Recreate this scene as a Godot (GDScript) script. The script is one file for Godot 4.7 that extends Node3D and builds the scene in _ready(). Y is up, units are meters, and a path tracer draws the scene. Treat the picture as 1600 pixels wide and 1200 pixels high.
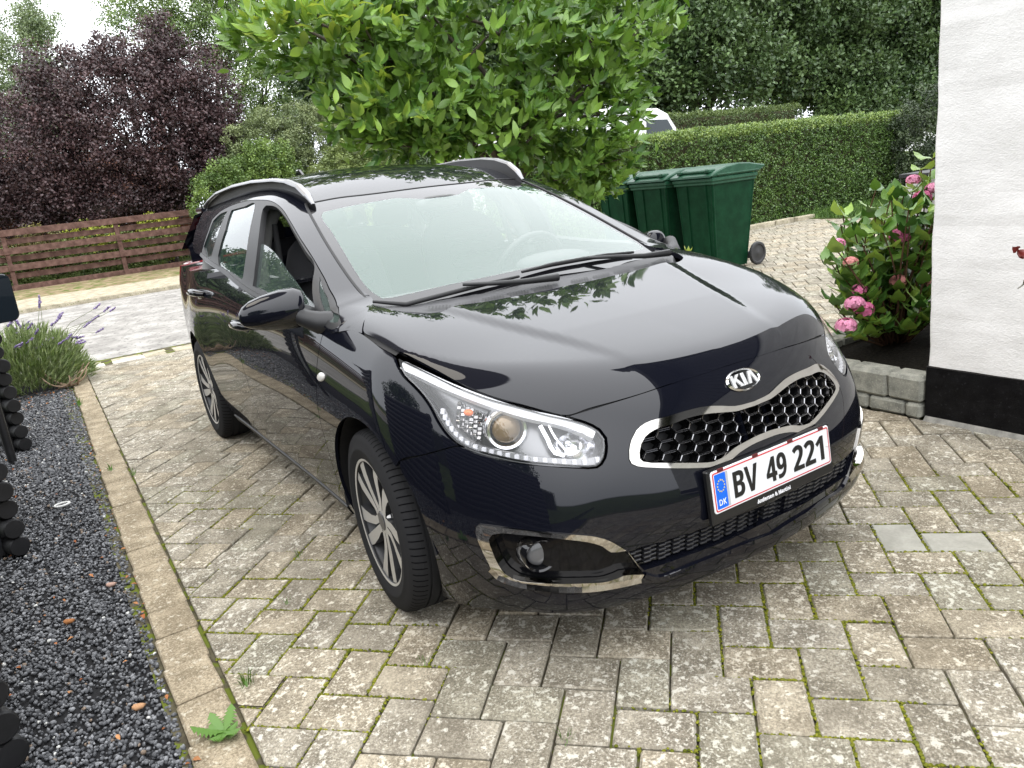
extends Node3D
# World axes: x to the car's left, y up, z along the car towards its nose; the front axle stands over the origin. Metres.

var rng := RandomNumberGenerator.new()
var used_names := {}


# ---------------------------------------------------------------- naming
func numbered(called: String) -> String:
	if not used_names.has(called):
		used_names[called] = 0
		return called
	used_names[called] += 1
	return "%s_%03d" % [called, used_names[called]]


func thing(called: String, label: String, category: String, at := Vector3.ZERO, turn := 0.0, group := "") -> Node3D:
	var o := Node3D.new()
	o.name = numbered(called)
	add_child(o)
	o.position = at
	o.rotation.y = turn
	return tag(o, label, category, group)


func tag(o: Node3D, label: String, category: String, group := "") -> Node3D:
	o.set_meta("label", label)
	o.set_meta("category", category)
	if group != "":
		o.set_meta("group", group)
	return o


func put(called: String, mesh: Mesh, mat: Material, parent: Node = null, xf := Transform3D()) -> MeshInstance3D:
	var o := MeshInstance3D.new()
	o.mesh = mesh
	o.material_override = mat
	o.transform = xf
	if parent == null:
		o.name = numbered(called)
		add_child(o)
	else:
		o.name = called
		parent.add_child(o, true)
	return o


func ground_piece(called: String, mesh: Mesh, mat: Material, parent: Node = null) -> MeshInstance3D:
	var o := put(called, mesh, mat, parent)
	o.set_meta("kind", "structure")
	return o


func copy_of(o: Node3D, called: String, label: String, at: Vector3, turn := 0.0) -> Node3D:
	var c: Node3D = o.duplicate()
	c.name = numbered(called)
	add_child(c)
	c.position = at
	c.rotation.y = turn
	c.set_meta("label", label)
	return c


func many(called: String, mesh: Mesh, mat: Material, where: Array, tints: Array, parent: Node = null) -> MultiMeshInstance3D:
	var m := MultiMesh.new()
	m.transform_format = MultiMesh.TRANSFORM_3D
	m.use_colors = tints.size() > 0
	m.mesh = mesh
	m.instance_count = where.size()
	for i in where.size():
		m.set_instance_transform(i, where[i])
		if tints.size() > 0:
			m.set_instance_color(i, tints[i])
	var o := MultiMeshInstance3D.new()
	o.multimesh = m
	o.material_override = mat
	o.set_meta("kind", "stuff")
	if parent == null:
		o.name = numbered(called)
		add_child(o)
	else:
		o.name = called
		parent.add_child(o, true)
	return o


# ---------------------------------------------------------------- mesh building
class Shape:
	var v := PackedVector3Array()
	var n := PackedVector3Array()
	var uv := PackedVector2Array()
	var idx := PackedInt32Array()

	func vert(p: Vector3, nn: Vector3, t := Vector2.ZERO) -> int:
		v.append(p)
		n.append(nn)
		uv.append(t)
		return v.size() - 1

	func tri(a: int, b: int, c: int) -> void:
		var g := (v[b] - v[a]).cross(v[c] - v[a])
		if g.dot(n[a] + n[b] + n[c]) > 0.0:
			idx.append_array([a, c, b])
		else:
			idx.append_array([a, b, c])

	func quad(a: int, b: int, c: int, d: int) -> void:
		tri(a, b, c)
		tri(a, c, d)

	func face(p: Array, out: Vector3) -> void:
		var f := []
		for q in p:
			f.append(vert(q, out))
		for i in range(1, f.size() - 1):
			tri(f[0], f[i], f[i + 1])

	func flat_quad(a: Vector3, b: Vector3, c: Vector3, d: Vector3, out: Vector3) -> void:
		var g := (b - a).cross(c - a)
		if g.length() < 1e-12:
			g = (c - a).cross(d - a)
		g = g.normalized()
		if g.dot(out) < 0.0:
			g = -g
		var i := vert(a, g)
		vert(b, g)
		vert(c, g)
		vert(d, g)
		quad(i, i + 1, i + 2, i + 3)

	# a box with chamfered edges; c is the chamfer
	func box(lo: Vector3, hi: Vector3, c := 0.0, xf := Transform3D()) -> void:
		var m := (lo + hi) / 2.0
		var e := (hi - lo) / 2.0
		c = minf(c, minf(e.x, minf(e.y, e.z)) * 0.9)
		for ax in 3:
			for s in [-1.0, 1.0]:
				var o := Vector3.ZERO
				o[ax] = s
				var p := []
				for k in [[-1, -1], [1, -1], [1, 1], [-1, 1]]:
					var q := Vector3.ZERO
					q[ax] = s * e[ax]
					q[(ax + 1) % 3] = k[0] * (e[(ax + 1) % 3] - c)
					q[(ax + 2) % 3] = k[1] * (e[(ax + 2) % 3] - c)
					p.append(xf * (m + q))
				face(p, (xf.basis * o).normalized())
		if c <= 0.0:
			return
		for ax in 3:
			var b := (ax + 1) % 3
			var d := (ax + 2) % 3
			for sb in [-1.0, 1.0]:
				for sd in [-1.0, 1.0]:
					var o := Vector3.ZERO
					o[b] = sb
					o[d] = sd
					var p := []
					for t in [[-1, 0], [1, 0], [1, 1], [-1, 1]]:
						var q := Vector3.ZERO
						q[ax] = t[0] * (e[ax] - c)
						q[b] = sb * (e[b] - (c if t[1] == 1 else 0.0))
						q[d] = sd * (e[d] - (0.0 if t[1] == 1 else c))
						p.append(xf * (m + q))
					face(p, (xf.basis * o).normalized())
		for sx in [-1.0, 1.0]:
			for sy in [-1.0, 1.0]:
				for sz in [-1.0, 1.0]:
					var s := Vector3(sx, sy, sz)
					var p := []
					for ax in 3:
						var q := s * (e - Vector3.ONE * c)
						q[ax] = s[ax] * e[ax]
						p.append(xf * (m + q))
					face(p, (xf.basis * s).normalized())

	func ring(center: Vector3, a: Vector3, b: Vector3, out_n: Vector3, tilt: float, seg: int, t := 0.0) -> int:
		var first := v.size()
		for i in seg + 1:
			var w := TAU * i / seg
			var d := a * cos(w) + b * sin(w)
			vert(center + d, (d.normalized() * cos(tilt) + out_n * sin(tilt)).normalized(), Vector2(float(i) / seg, t))
		return first

	func sew(r0: int, r1: int, seg: int) -> void:
		for i in seg:
			quad(r0 + i, r0 + i + 1, r1 + i + 1, r1 + i)

	# a tube along points with a radius at each
	func tube(pts: Array, radii: Array, seg := 8, capped := true) -> void:
		var side := Vector3.ZERO
		var rings := []
		var along := 0.0
		for i in pts.size():
			var d: Vector3 = (pts[mini(i + 1, pts.size() - 1)] - pts[maxi(i - 1, 0)]).normalized()
			if side == Vector3.ZERO:
				side = d.cross(Vector3.UP if absf(d.y) < 0.9 else Vector3.RIGHT).normalized()
			side = (side - d * side.dot(d)).normalized()
			var up := d.cross(side)
			if i > 0:
				along += pts[i].distance_to(pts[i - 1])
			rings.append(ring(pts[i], side * radii[i], up * radii[i], d, 0.0, seg, along))
		for i in rings.size() - 1:
			sew(rings[i], rings[i + 1], seg)
		if capped:
			for e in [0, pts.size() - 1]:
				var d: Vector3 = (pts[1] - pts[0]).normalized() * -1.0 if e == 0 else (pts[-1] - pts[-2]).normalized()
				var c := vert(pts[e], d)
				var f := []
				for i in seg:
					f.append(vert(v[rings[e] + i], d))
				for i in seg:
					tri(c, f[i], f[(i + 1) % seg])

	# turned about the x axis: profile of (x, radius); hard edges where the profile bends by more than 35 degrees
	func lathe(prof: Array, seg := 48, xf := Transform3D()) -> void:
		for i in prof.size() - 1:
			var p: Vector2 = prof[i]
			var q: Vector2 = prof[i + 1]
			var rows := []
			for e in 2:
				var at: Vector2 = p if e == 0 else q
				var nn := Vector2(-(q - p).y, (q - p).x).normalized()
				var other := i - 1 if e == 0 else i + 1
				if other >= 0 and other < prof.size() - 1:
					var m := Vector2(-(prof[other + 1] - prof[other]).y, (prof[other + 1] - prof[other]).x).normalized()
					if m.dot(nn) > 0.8:
						nn = (nn + m).normalized()
				var first := v.size()
				for k in seg + 1:
					var w := TAU * k / seg
					vert(xf * Vector3(at.x, at.y * cos(w), at.y * sin(w)), (xf.basis * Vector3(nn.x, nn.y * cos(w), nn.y * sin(w))).normalized(), Vector2(float(k) / seg, e))
				rows.append(first)
			sew(rows[0], rows[1], seg)

	# a rounded body: superellipsoid with half sizes e and roundness k (2 = ellipsoid, 4 = boxy)
	func blob(c: Vector3, e: Vector3, k := 2.0, xf := Transform3D(), nu := 20, nv := 12) -> void:
		var first := v.size()
		for j in nv + 1:
			for i in nu + 1:
				var a := TAU * i / nu
				var b := PI * (float(j) / nv - 0.5)
				var d := Vector3(cos(a) * cos(b), sin(b), sin(a) * cos(b))
				var r := pow(pow(absf(d.x), k) + pow(absf(d.y), k) + pow(absf(d.z), k), -1.0 / k)
				var s := d * r
				var g := Vector3(signf(s.x) * pow(absf(s.x), k - 1.0) / e.x, signf(s.y) * pow(absf(s.y), k - 1.0) / e.y, signf(s.z) * pow(absf(s.z), k - 1.0) / e.z)
				vert(xf * (c + s * e), (xf.basis * g).normalized(), Vector2(float(i) / nu, float(j) / nv))
		for j in nv:
			for i in nu:
				var q := first + j * (nu + 1) + i
				quad(q, q + 1, q + nu + 2, q + nu + 1)

	# a flat outline in the x-y plane with thickness along z (front face at z = d)
	func prism(poly: PackedVector2Array, d: float, xf := Transform3D(), back := false, bevel := 0.0) -> void:
		var top := poly
		if bevel > 0.0:
			var inner := Geometry2D.offset_polygon(poly, -bevel, Geometry2D.JOIN_MITER)
			if inner.size() == 1 and inner[0].size() == poly.size():
				top = inner[0]
				# match the starting point
				var best := 0
				for i in top.size():
					if top[i].distance_to(poly[0]) < top[best].distance_to(poly[0]):
						best = i
				var turned := PackedVector2Array()
				for i in top.size():
					turned.append(top[(best + i) % top.size()])
				top = turned
		var tris := Geometry2D.triangulate_polygon(top)
		for s in ([1, -1] if back else [1]):
			var nn := (xf.basis * Vector3(0, 0, s)).normalized()
			var first := v.size()
			for p in top:
				vert(xf * Vector3(p.x, p.y, d if s == 1 else 0.0), nn, p)
			for i in range(0, tris.size(), 3):
				tri(first + tris[i], first + tris[i + 1], first + tris[i + 2])
		var turn := 1.0 if Geometry2D.is_polygon_clockwise(poly) else -1.0
		for i in poly.size():
			var j := (i + 1) % poly.size()
			var e := (poly[j] - poly[i]).normalized()
			var out := xf.basis * Vector3(-e.y * turn, e.x * turn, 0)
			flat_quad(xf * Vector3(poly[i].x, poly[i].y, 0), xf * Vector3(poly[j].x, poly[j].y, 0), xf * Vector3(poly[j].x, poly[j].y, d - bevel), xf * Vector3(poly[i].x, poly[i].y, d - bevel), out)
			if top != poly:
				flat_quad(xf * Vector3(poly[i].x, poly[i].y, d - bevel), xf * Vector3(poly[j].x, poly[j].y, d - bevel), xf * Vector3(top[j].x, top[j].y, d), xf * Vector3(top[i].x, top[i].y, d), out + xf.basis.z)

	func add(o: Shape, xf := Transform3D()) -> void:
		var first := v.size()
		for i in o.v.size():
			v.append(xf * o.v[i])
			n.append((xf.basis * o.n[i]).normalized())
		uv.append_array(o.uv)
		for i in range(0, o.idx.size(), 3):
			tri(first + o.idx[i], first + o.idx[i + 1], first + o.idx[i + 2])

	func mesh() -> ArrayMesh:
		var a := []
		a.resize(Mesh.ARRAY_MAX)
		a[Mesh.ARRAY_VERTEX] = v
		a[Mesh.ARRAY_NORMAL] = n
		a[Mesh.ARRAY_TEX_UV] = uv
		a[Mesh.ARRAY_INDEX] = idx
		var m := ArrayMesh.new()
		m.add_surface_from_arrays(Mesh.PRIMITIVE_TRIANGLES, a)
		return m


# flat lettering fitted to a width and height, centred on xf
func text_part(called: String, words: String, size: Vector2, mat: Material, parent: Node, xf: Transform3D, bold := false) -> MeshInstance3D:
	var f := SystemFont.new()
	f.font_names = PackedStringArray(["Droid Sans"])
	if bold:
		f.font_weight = 700
	var t := TextMesh.new()
	t.text = words
	t.font = f
	t.font_size = 64
	t.depth = 0.002
	t.pixel_size = 0.002
	var b := t.get_aabb()
	var k := Vector3(size.x / b.size.x, size.y / b.size.y, 1.0)
	var c := b.get_center()
	return put(called, t, mat, parent, xf * Transform3D(Basis.from_scale(k), Vector3(-c.x * k.x, -c.y * k.y, 0)))


# ---------------------------------------------------------------- materials
func paint(color: Color, rough := 0.6, metal := 0.0) -> StandardMaterial3D:
	# colours are given as linear base colours
	var m := StandardMaterial3D.new()
	m.albedo_color = color.linear_to_srgb()
	m.roughness = rough
	m.metallic = metal
	if rough >= 0.8:
		m.metallic_specular = 0.22
	return m


func coated(color: Color, rough := 0.3) -> StandardMaterial3D:
	# the lacquer alone is glossy; the pigment under it is matt
	var m := paint(color, rough)
	m.metallic_specular = 0.05
	m.clearcoat_enabled = true
	m.clearcoat = 1.0
	m.clearcoat_roughness = 0.02
	return m


func pane(tint: Color, alpha: float) -> StandardMaterial3D:
	var m := paint(tint, 0.0)
	m.albedo_color.a = alpha
	m.transparency = BaseMaterial3D.TRANSPARENCY_ALPHA
	return m


func foliage(rough := 0.5, through := 0.5) -> StandardMaterial3D:
	var m := paint(Color.WHITE, rough)
	m.vertex_color_use_as_albedo = true
	m.backlight_enabled = true
	m.backlight = Color(through, through, through * 0.6)
	return m


func noise(kind: int, freq: float, seed_: int, oct := 3) -> FastNoiseLite:
	var f := FastNoiseLite.new()
	f.noise_type = kind
	f.frequency = freq
	f.seed = seed_
	f.fractal_octaves = oct
	if oct <= 1:
		f.fractal_type = FastNoiseLite.FRACTAL_NONE
	return f


func grey(kind: int, freq: float, seed_: int, oct := 3, side := 512) -> PackedByteArray:
	var im := noise(kind, freq, seed_, oct).get_seamless_image(side, side)
	im.convert(Image.FORMAT_L8)
	return im.get_data()


func texture_of(bytes: PackedByteArray, side: int, format := Image.FORMAT_RGB8) -> ImageTexture:
	return ImageTexture.create_from_image(Image.create_from_data(side, side, false, format, bytes))


# mottled colour between a and b (linear), with optional specks of colour c where a cellular noise is low
func mottled(a: Color, b: Color, freq: float, seed_: int, speck := Color.BLACK, share := 0.0, side := 512, speck_freq := 0.12, drift := 0.0) -> ImageTexture:
	var base := grey(FastNoiseLite.TYPE_SIMPLEX_SMOOTH, freq, seed_, 4, side)
	var fine := grey(FastNoiseLite.TYPE_VALUE, 0.35, seed_ + 1, 2, side)
	var spot := grey(FastNoiseLite.TYPE_SIMPLEX_SMOOTH, speck_freq, seed_ + 2, 2, side) if share > 0.0 else base
	var wide := grey(FastNoiseLite.TYPE_SIMPLEX_SMOOTH, 0.005, seed_ + 3, 2, side) if drift > 0.0 else base
	var sa := a.linear_to_srgb()
	var sb := b.linear_to_srgb()
	var sc := speck.linear_to_srgb()
	var out := PackedByteArray()
	out.resize(side * side * 3)
	for i in side * side:
		var t := clampf((base[i] - 60.0) / 135.0 * 0.7 + (fine[i] - 128.0) / 255.0 * 0.6 + 0.15, 0.0, 1.0)
		var c := sa.lerp(sb, t)
		if share > 0.0:
			c = c.lerp(sc, clampf((spot[i] / 255.0 - 1.0 + share + drift * (wide[i] / 255.0 - 0.5)) * 14.0, 0.0, 1.0))
		out[i * 3] = int(c.r * 255.0)
		out[i * 3 + 1] = int(c.g * 255.0)
		out[i * 3 + 2] = int(c.b * 255.0)
	return texture_of(out, side)


# worn concrete: coarse grain, broad stains, and crusts of pale lichen with ragged edges
func concrete(a: Color, b: Color, crust: Color, share: float, seed_: int, side: int) -> ImageTexture:
	var half := side / 2
	var wide := grey(FastNoiseLite.TYPE_SIMPLEX_SMOOTH, 0.012, seed_, 3, half)
	var grain := grey(FastNoiseLite.TYPE_VALUE, 0.45, seed_ + 1, 2, half)
	var grit := grey(FastNoiseLite.TYPE_VALUE, 0.9, seed_ + 2, 1, side)
	var spot := grey(FastNoiseLite.TYPE_SIMPLEX_SMOOTH, 0.055, seed_ + 3, 2, half)
	var small := grey(FastNoiseLite.TYPE_SIMPLEX_SMOOTH, 0.16, seed_ + 4, 2, half)
	var drift := grey(FastNoiseLite.TYPE_SIMPLEX_SMOOTH, 0.006, seed_ + 5, 2, half)
	var sa := a.linear_to_srgb() * 255.0
	var sb := b.linear_to_srgb() * 255.0
	var sc := crust.linear_to_srgb() * 255.0
	var out := PackedByteArray()
	out.resize(side * side * 3)
	var at := 0
	for y in side:
		var row := (y / 2) * half
		for x in side:
			var i := row + x / 2
			var g := grit[y * side + x]
			var t := clampf(0.5 + (wide[i] - 128) * 0.0035 + (grain[i] - 128) * 0.0042 + (g - 128) * 0.0040, 0.0, 1.0)
			var rag := (grain[i] - 128) * 0.0011 + (g - 128) * 0.0009
			var d := share + (drift[i] - 128) * 0.0007
			var k := maxf((spot[i] * 0.00392 - 1.0 + d + rag) * 9.0, (small[i] * 0.00392 - 1.0 + d * 0.86 + rag) * 7.0)
			k = clampf(k, 0.0, 0.9)
			var u := 1.0 - k
			out[at] = int((sa.r + (sb.r - sa.r) * t) * u + sc.r * k)
			out[at + 1] = int((sa.g + (sb.g - sa.g) * t) * u + sc.g * k)
			out[at + 2] = int((sa.b + (sb.b - sa.b) * t) * u + sc.b * k)
			at += 3
	return texture_of(out, side)


func in_world(m: StandardMaterial3D, t: Texture2D, metres: float, bump: Texture2D = null, relief := 0.0) -> StandardMaterial3D:
	m.albedo_texture = t
	m.uv1_triplanar = true
	m.uv1_world_triplanar = true
	m.uv1_scale = Vector3.ONE / metres
	if bump:
		m.heightmap_enabled = true
		m.heightmap_texture = bump
		m.heightmap_scale = relief
	return m


# ---------------------------------------------------------------- the car's surface
# The bodywork is the level set of smooth functions in car coordinates (u forward, v sideways, h up), tabulated with splines.
static func spline(xk: Array, yk: Array, x0: float, step: float, count: int) -> PackedFloat32Array:
	var n := xk.size()
	var m := PackedFloat32Array()
	var cp := PackedFloat32Array()
	m.resize(n)
	cp.resize(n)
	var dp := PackedFloat32Array()
	dp.resize(n)
	for i in range(1, n - 1):
		var h0: float = xk[i] - xk[i - 1]
		var h1: float = xk[i + 1] - xk[i]
		var r: float = 6.0 * ((yk[i + 1] - yk[i]) / h1 - (yk[i] - yk[i - 1]) / h0)
		var b: float = 2.0 * (h0 + h1) - h0 * cp[i - 1]
		cp[i] = h1 / b
		dp[i] = (r - h0 * dp[i - 1]) / b
	for i in range(n - 2, 0, -1):
		m[i] = dp[i] - cp[i] * m[i + 1]
	var out := PackedFloat32Array()
	out.resize(count)
	var k := 0
	for j in count:
		var x: float = clampf(x0 + step * j, xk[0], xk[n - 1])
		while k < n - 2 and x > xk[k + 1]:
			k += 1
		var h: float = xk[k + 1] - xk[k]
		var a: float = (xk[k + 1] - x) / h
		var b: float = 1.0 - a
		out[j] = a * yk[k] + b * yk[k + 1] + ((a * a * a - a) * m[k] + (b * b * b - b) * m[k + 1]) * h * h / 6.0
	return out


class Table:
	var g: PackedFloat32Array
	var x0 := 0.0
	var y0 := 0.0
	var nx := 0
	var ny := 0

	func at(x: float, y: float) -> float:
		var a := clampf((x - x0) * 100.0, 0.0, nx - 1.001)
		var b := clampf((y - y0) * 100.0, 0.0, ny - 1.001)
		var i := int(a)
		var j := int(b)
		a -= i
		b -= j
		var k := i * ny + j
		return (g[k] * (1.0 - a) + g[k + ny] * a) * (1.0 - b) + (g[k + 1] * (1.0 - a) + g[k + ny + 1] * a) * b


func table(xk: Array, yk: Array, rows: Array) -> Table:
	var t := Table.new()
	t.x0 = xk[0]
	t.y0 = yk[0]
	t.nx = int((xk[-1] - xk[0]) * 100.0 + 0.5) + 2
	t.ny = int((yk[-1] - yk[0]) * 100.0 + 0.5) + 2
	var cols := []
	for j in yk.size():
		var c := []
		for i in xk.size():
			c.append(rows[i][j])
		cols.append(spline(xk, c, t.x0, 0.01, t.nx))
	t.g = PackedFloat32Array()
	for i in t.nx:
		var r := []
		for j in yk.size():
			r.append(cols[j][i])
		t.g.append_array(spline(yk, r, t.y0, 0.01, t.ny))
	return t


var nose: Table
var side_wall: Table
var top_face: Table
var glass_side: Table
var screen_line: PackedFloat32Array
var roof_line: PackedFloat32Array


func shape_tables() -> void:
	nose = table([0, 0.2, 0.4, 0.55, 0.68, 0.78, 0.86, 0.92], [0.10, 0.16, 0.22, 0.30, 0.40, 0.50, 0.60, 0.68, 0.75, 0.82, 0.90], [[.80, .845, .885, .89, .905, .90, .87, .838, .803, .765, .70], [.785, .83, .872, .879, .894, .889, .859, .826, .79, .75, .682], [.74, .785, .83, .845, .86, .855, .825, .785, .745, .70, .62], [.66, .73, .79, .81, .812, .803, .775, .728, .68, .632, .55], [.56, .63, .70, .725, .727, .716, .685, .64, .59, .53, .44], [.42, .49, .555, .585, .594, .588, .562, .52, .465, .395, .28], [.28, .34, .39, .42, .44, .44, .40, .35, .28, .18, .05], [.06, .12, .15, .18, .2, .2, .16, .1, .0, -.1, -.25]])
	side_wall = table([-3.6, -3.3, -3.0, -2.65, -2.2, -1.6, -1.0, -0.4, 0, 0.3, 0.6], [0.12, 0.2, 0.3, 0.42, 0.55, 0.68, 0.80, 0.90, 1.0, 1.1], [[.62, .66, .70, .72, .725, .725, .72, .71, .69, .66], [.71, .75, .78, .80, .806, .81, .806, .795, .775, .745], [.765, .805, .835, .85, .855, .85, .83, .805, .78, .755], [.785, .828, .86, .88, .89, .892, .882, .862, .838, .808], [.77, .815, .85, .873, .886, .892, .891, .878, .852, .82], [.765, .81, .845, .868, .882, .889, .89, .88, .852, .81], [.762, .808, .843, .866, .88, .887, .888, .877, .845, .80], [.772, .818, .85, .869, .881, .886, .882, .864, .83, .785], [.795, .836, .864, .879, .885, .885, .868, .835, .78, .70], [.79, .826, .856, .873, .878, .87, .845, .80, .73, .64], [.72, .75, .78, .80, .80, .79, .76, .72, .66, .59]])
	top_face = table([-3.6, -2.65, -1.6, -0.6, -0.2, 0.1, 0.35, 0.55, 0.70, 0.80, 0.95], [0, 0.2, 0.4, 0.55, 0.68, 0.78, 0.86, 0.92], [[1.05, 1.05, 1.05, 1.06, 1.07, 1.08, 1.05, .98], [1.05, 1.06, 1.07, 1.08, 1.10, 1.115, 1.09, 1.02], [1.02, 1.03, 1.04, 1.05, 1.065, 1.075, 1.045, .97], [1.0, 1.005, 1.01, 1.02, 1.03, 1.025, .985, .91], [.987, .99, .996, 1.002, 1.005, .99, .94, .86], [.948, .949, .952, .956, .954, .940, .885, .79], [.905, .905, .906, .904, .897, .883, .835, .735], [.866, .867, .868, .867, .860, .842, .785, .68], [.828, .827, .826, .825, .818, .79, .725, .62], [.785, .783, .778, .772, .745, .70, .63, .53], [.70, .70, .69, .67, .63, .58, .51, .41]])
	glass_side = table([-3.6, -3.0, -2.4, -1.5, -0.8, -0.2, 0.3], [0.85, 0.95, 1.05, 1.15, 1.25, 1.35, 1.45, 1.55], [[.74, .72, .695, .665, .62, .55, .46, .34], [.815, .79, .76, .722, .675, .61, .52, .40], [.858, .836, .808, .774, .73, .665, .57, .45], [.875, .853, .826, .793, .752, .69, .60, .48], [.872, .852, .828, .796, .755, .692, .60, .48], [.86, .836, .812, .78, .735, .675, .585, .46], [.83, .80, .77, .735, .69, .63, .54, .42]])
	screen_line = spline([0.85, 0.95, 1.05, 1.15, 1.25, 1.35, 1.45, 1.55], [0.22, -0.01, -0.26, -0.495, -0.735, -0.98, -1.25, -1.55], 0.85, 0.005, 142)
	roof_line = spline([-3.9, -3.5, -3.0, -2.5, -2.0, -1.6, -1.3, -1.05, -0.8, 0.3], [1.33,1.40,1.468,1.507,1.520,1.502,1.460,1.393,1.325,1.05], -3.9, 0.01, 422)


func smax(a: float, b: float, k: float) -> float:
	var h := k - absf(a - b)
	if h <= 0.0:
		return maxf(a, b)
	return maxf(a, b) + h * h / k * 0.25


func lower_body(p: Vector3) -> float:
	var v := absf(p.y)
	var t := p.z - top_face.at(p.x, v)
	# the raised middle of the bonnet: a soft step that runs from the wiper corner to the badge
	if p.x > -0.3:
		var line := 0.30 + 0.26 * clampf((0.62 - p.x) / 0.75, 0.0, 1.2)
		var fade := clampf((0.74 - p.x) / 0.35, 0.0, 1.0)
		t -= 0.010 * fade * (1.0 - smoothstep(-0.028, 0.028, v - line)) - 0.004
	var a := smax(t, v - side_wall.at(p.x, p.z), 0.048)
	a = smax(a, (p.x - nose.at(v, p.z)) * 0.8, 0.07)
	return smax(a, -3.62 - p.x + 0.1875 * v * v, 0.06)


func upper_body(p: Vector3) -> float:
	var v := absf(p.y)
	var s := clampf((p.z - 0.85) * 200.0, 0.0, 140.0)
	var i := int(s)
	var g := lerpf(screen_line[i], screen_line[i + 1], s - i)
	var r := clampf((p.x + 3.9) * 100.0, 0.0, 420.0)
	var j := int(r)
	var roof := lerpf(roof_line[j], roof_line[j + 1], r - j)
	var d := smax((p.x - g + 0.27 * v * v) * 0.38, p.z - roof + 0.1488 * v * v, 0.03)
	d = smax(d, v - glass_side.at(p.x, p.z), 0.05)
	d = smax(d, -3.60 - p.x + 0.55 * (p.z - 1.0) + 0.1875 * v * v, 0.08)
	return maxf(d, 0.84 - p.z)


func body(which: int, p: Vector3) -> float:
	if which == 0:
		return lower_body(p)
	if which == 1:
		return upper_body(p)
	return -smax(-lower_body(p), -upper_body(p), 0.03)


func body_normal(which: int, p: Vector3) -> Vector3:
	const E := 0.012
	return Vector3(
		body(which, p + Vector3(E, 0, 0)) - body(which, p - Vector3(E, 0, 0)),
		body(which, p + Vector3(0, E, 0)) - body(which, p - Vector3(0, E, 0)),
		body(which, p + Vector3(0, 0, E)) - body(which, p - Vector3(0, 0, E))).normalized()


# charts: ways of looking a surface point up from two numbers
enum { SIDE, FRONT, ABOVE, SCREEN, AROUND }
const SURFACE := [0, 0, 0, 1, 2]


func to_chart(c: int, p: Vector3) -> Vector2:
	match c:
		SIDE:
			return Vector2(p.x, p.z)
		FRONT:
			return Vector2(atan2(p.y, p.x + 0.45) * 0.9, p.z)
		ABOVE, SCREEN:
			return Vector2(p.x, p.y)
	return Vector2(p.x, atan2(p.z - 0.9, p.y) * 0.6)


func on_body(c: int, q: Vector2) -> Vector3:
	var o: Vector3
	var d: Vector3
	var a := 0.0
	var b := 1.0
	match c:
		SIDE:
			o = Vector3(q.x, 0.3, q.y)
			d = Vector3(0, 1, 0)
		FRONT:
			o = Vector3(-0.45, 0, q.y)
			d = Vector3(cos(q.x / 0.9), sin(q.x / 0.9), 0)
			a = 0.3
			b = 1.7
		ABOVE:
			o = Vector3(q.x, q.y, 0.3)
			d = Vector3(0, 0, 1)
		SCREEN:
			o = Vector3(q.x, q.y, 0.845)
			d = Vector3(0, 0, 1)
		AROUND:
			o = Vector3(q.x, 0, 0.9)
			d = Vector3(0, cos(q.y / 0.6), sin(q.y / 0.6))
			a = 0.02
			b = 1.2
	var w: int = SURFACE[c]
	var fa := body(w, o + d * a)
	var fb := body(w, o + d * b)
	if fa > 0.0:
		return o + d * a
	var last := 0
	for k in 14:
		var m := (a + b) / 2.0 if k < 3 else (a * fb - b * fa) / (fb - fa)
		var fm := body(w, o + d * m)
		if absf(fm) < 2e-5:
			a = m
			break
		if fm < 0.0:
			a = m
			fa = fm
			if last == -1 and k >= 3:
				fb *= 0.5
			last = -1
		else:
			b = m
			fb = fm
			if last == 1 and k >= 3:
				fa *= 0.5
			last = 1
	return o + d * a


# millimetre triples -> points
func mm(list: Array) -> PackedVector3Array:
	var out := PackedVector3Array()
	for i in range(0, list.size(), 3):
		out.append(Vector3(list[i], list[i + 1], list[i + 2]) / 1000.0)
	return out


# a smooth line through points, with corners kept where it bends by more than 50 degrees
func smooth(p: PackedVector2Array, closed: bool, step := 0.012) -> PackedVector2Array:
	var n := p.size()
	var dir_in := PackedVector2Array()
	var dir_out := PackedVector2Array()
	for i in n:
		var a := p[i] - p[(i - 1 + n) % n]
		var b := p[(i + 1) % n] - p[i]
		if not closed and i == 0:
			a = b
		if not closed and i == n - 1:
			b = a
		a = a.normalized()
		b = b.normalized()
		if a.dot(b) < 0.64:
			dir_in.append(a)
			dir_out.append(b)
		else:
			dir_in.append((a + b).normalized())
			dir_out.append((a + b).normalized())
	var out := PackedVector2Array()
	for i in (n if closed else n - 1):
		var j := (i + 1) % n
		var l := p[i].distance_to(p[j])
		var k := maxi(1, int(l / step))
		for s in k:
			var t := float(s) / k
			var t2 := t * t
			var t3 := t2 * t
			out.append(p[i] * (2 * t3 - 3 * t2 + 1) + dir_out[i] * l * (t3 - 2 * t2 + t) + p[j] * (3 * t2 - 2 * t3) + dir_in[j] * l * (t3 - t2))
	if not closed:
		out.append(p[n - 1])
	return out


func chart_line(c: int, pts: PackedVector3Array) -> PackedVector2Array:
	var out := PackedVector2Array()
	for p in pts:
		out.append(to_chart(c, p))
	return out


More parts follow.
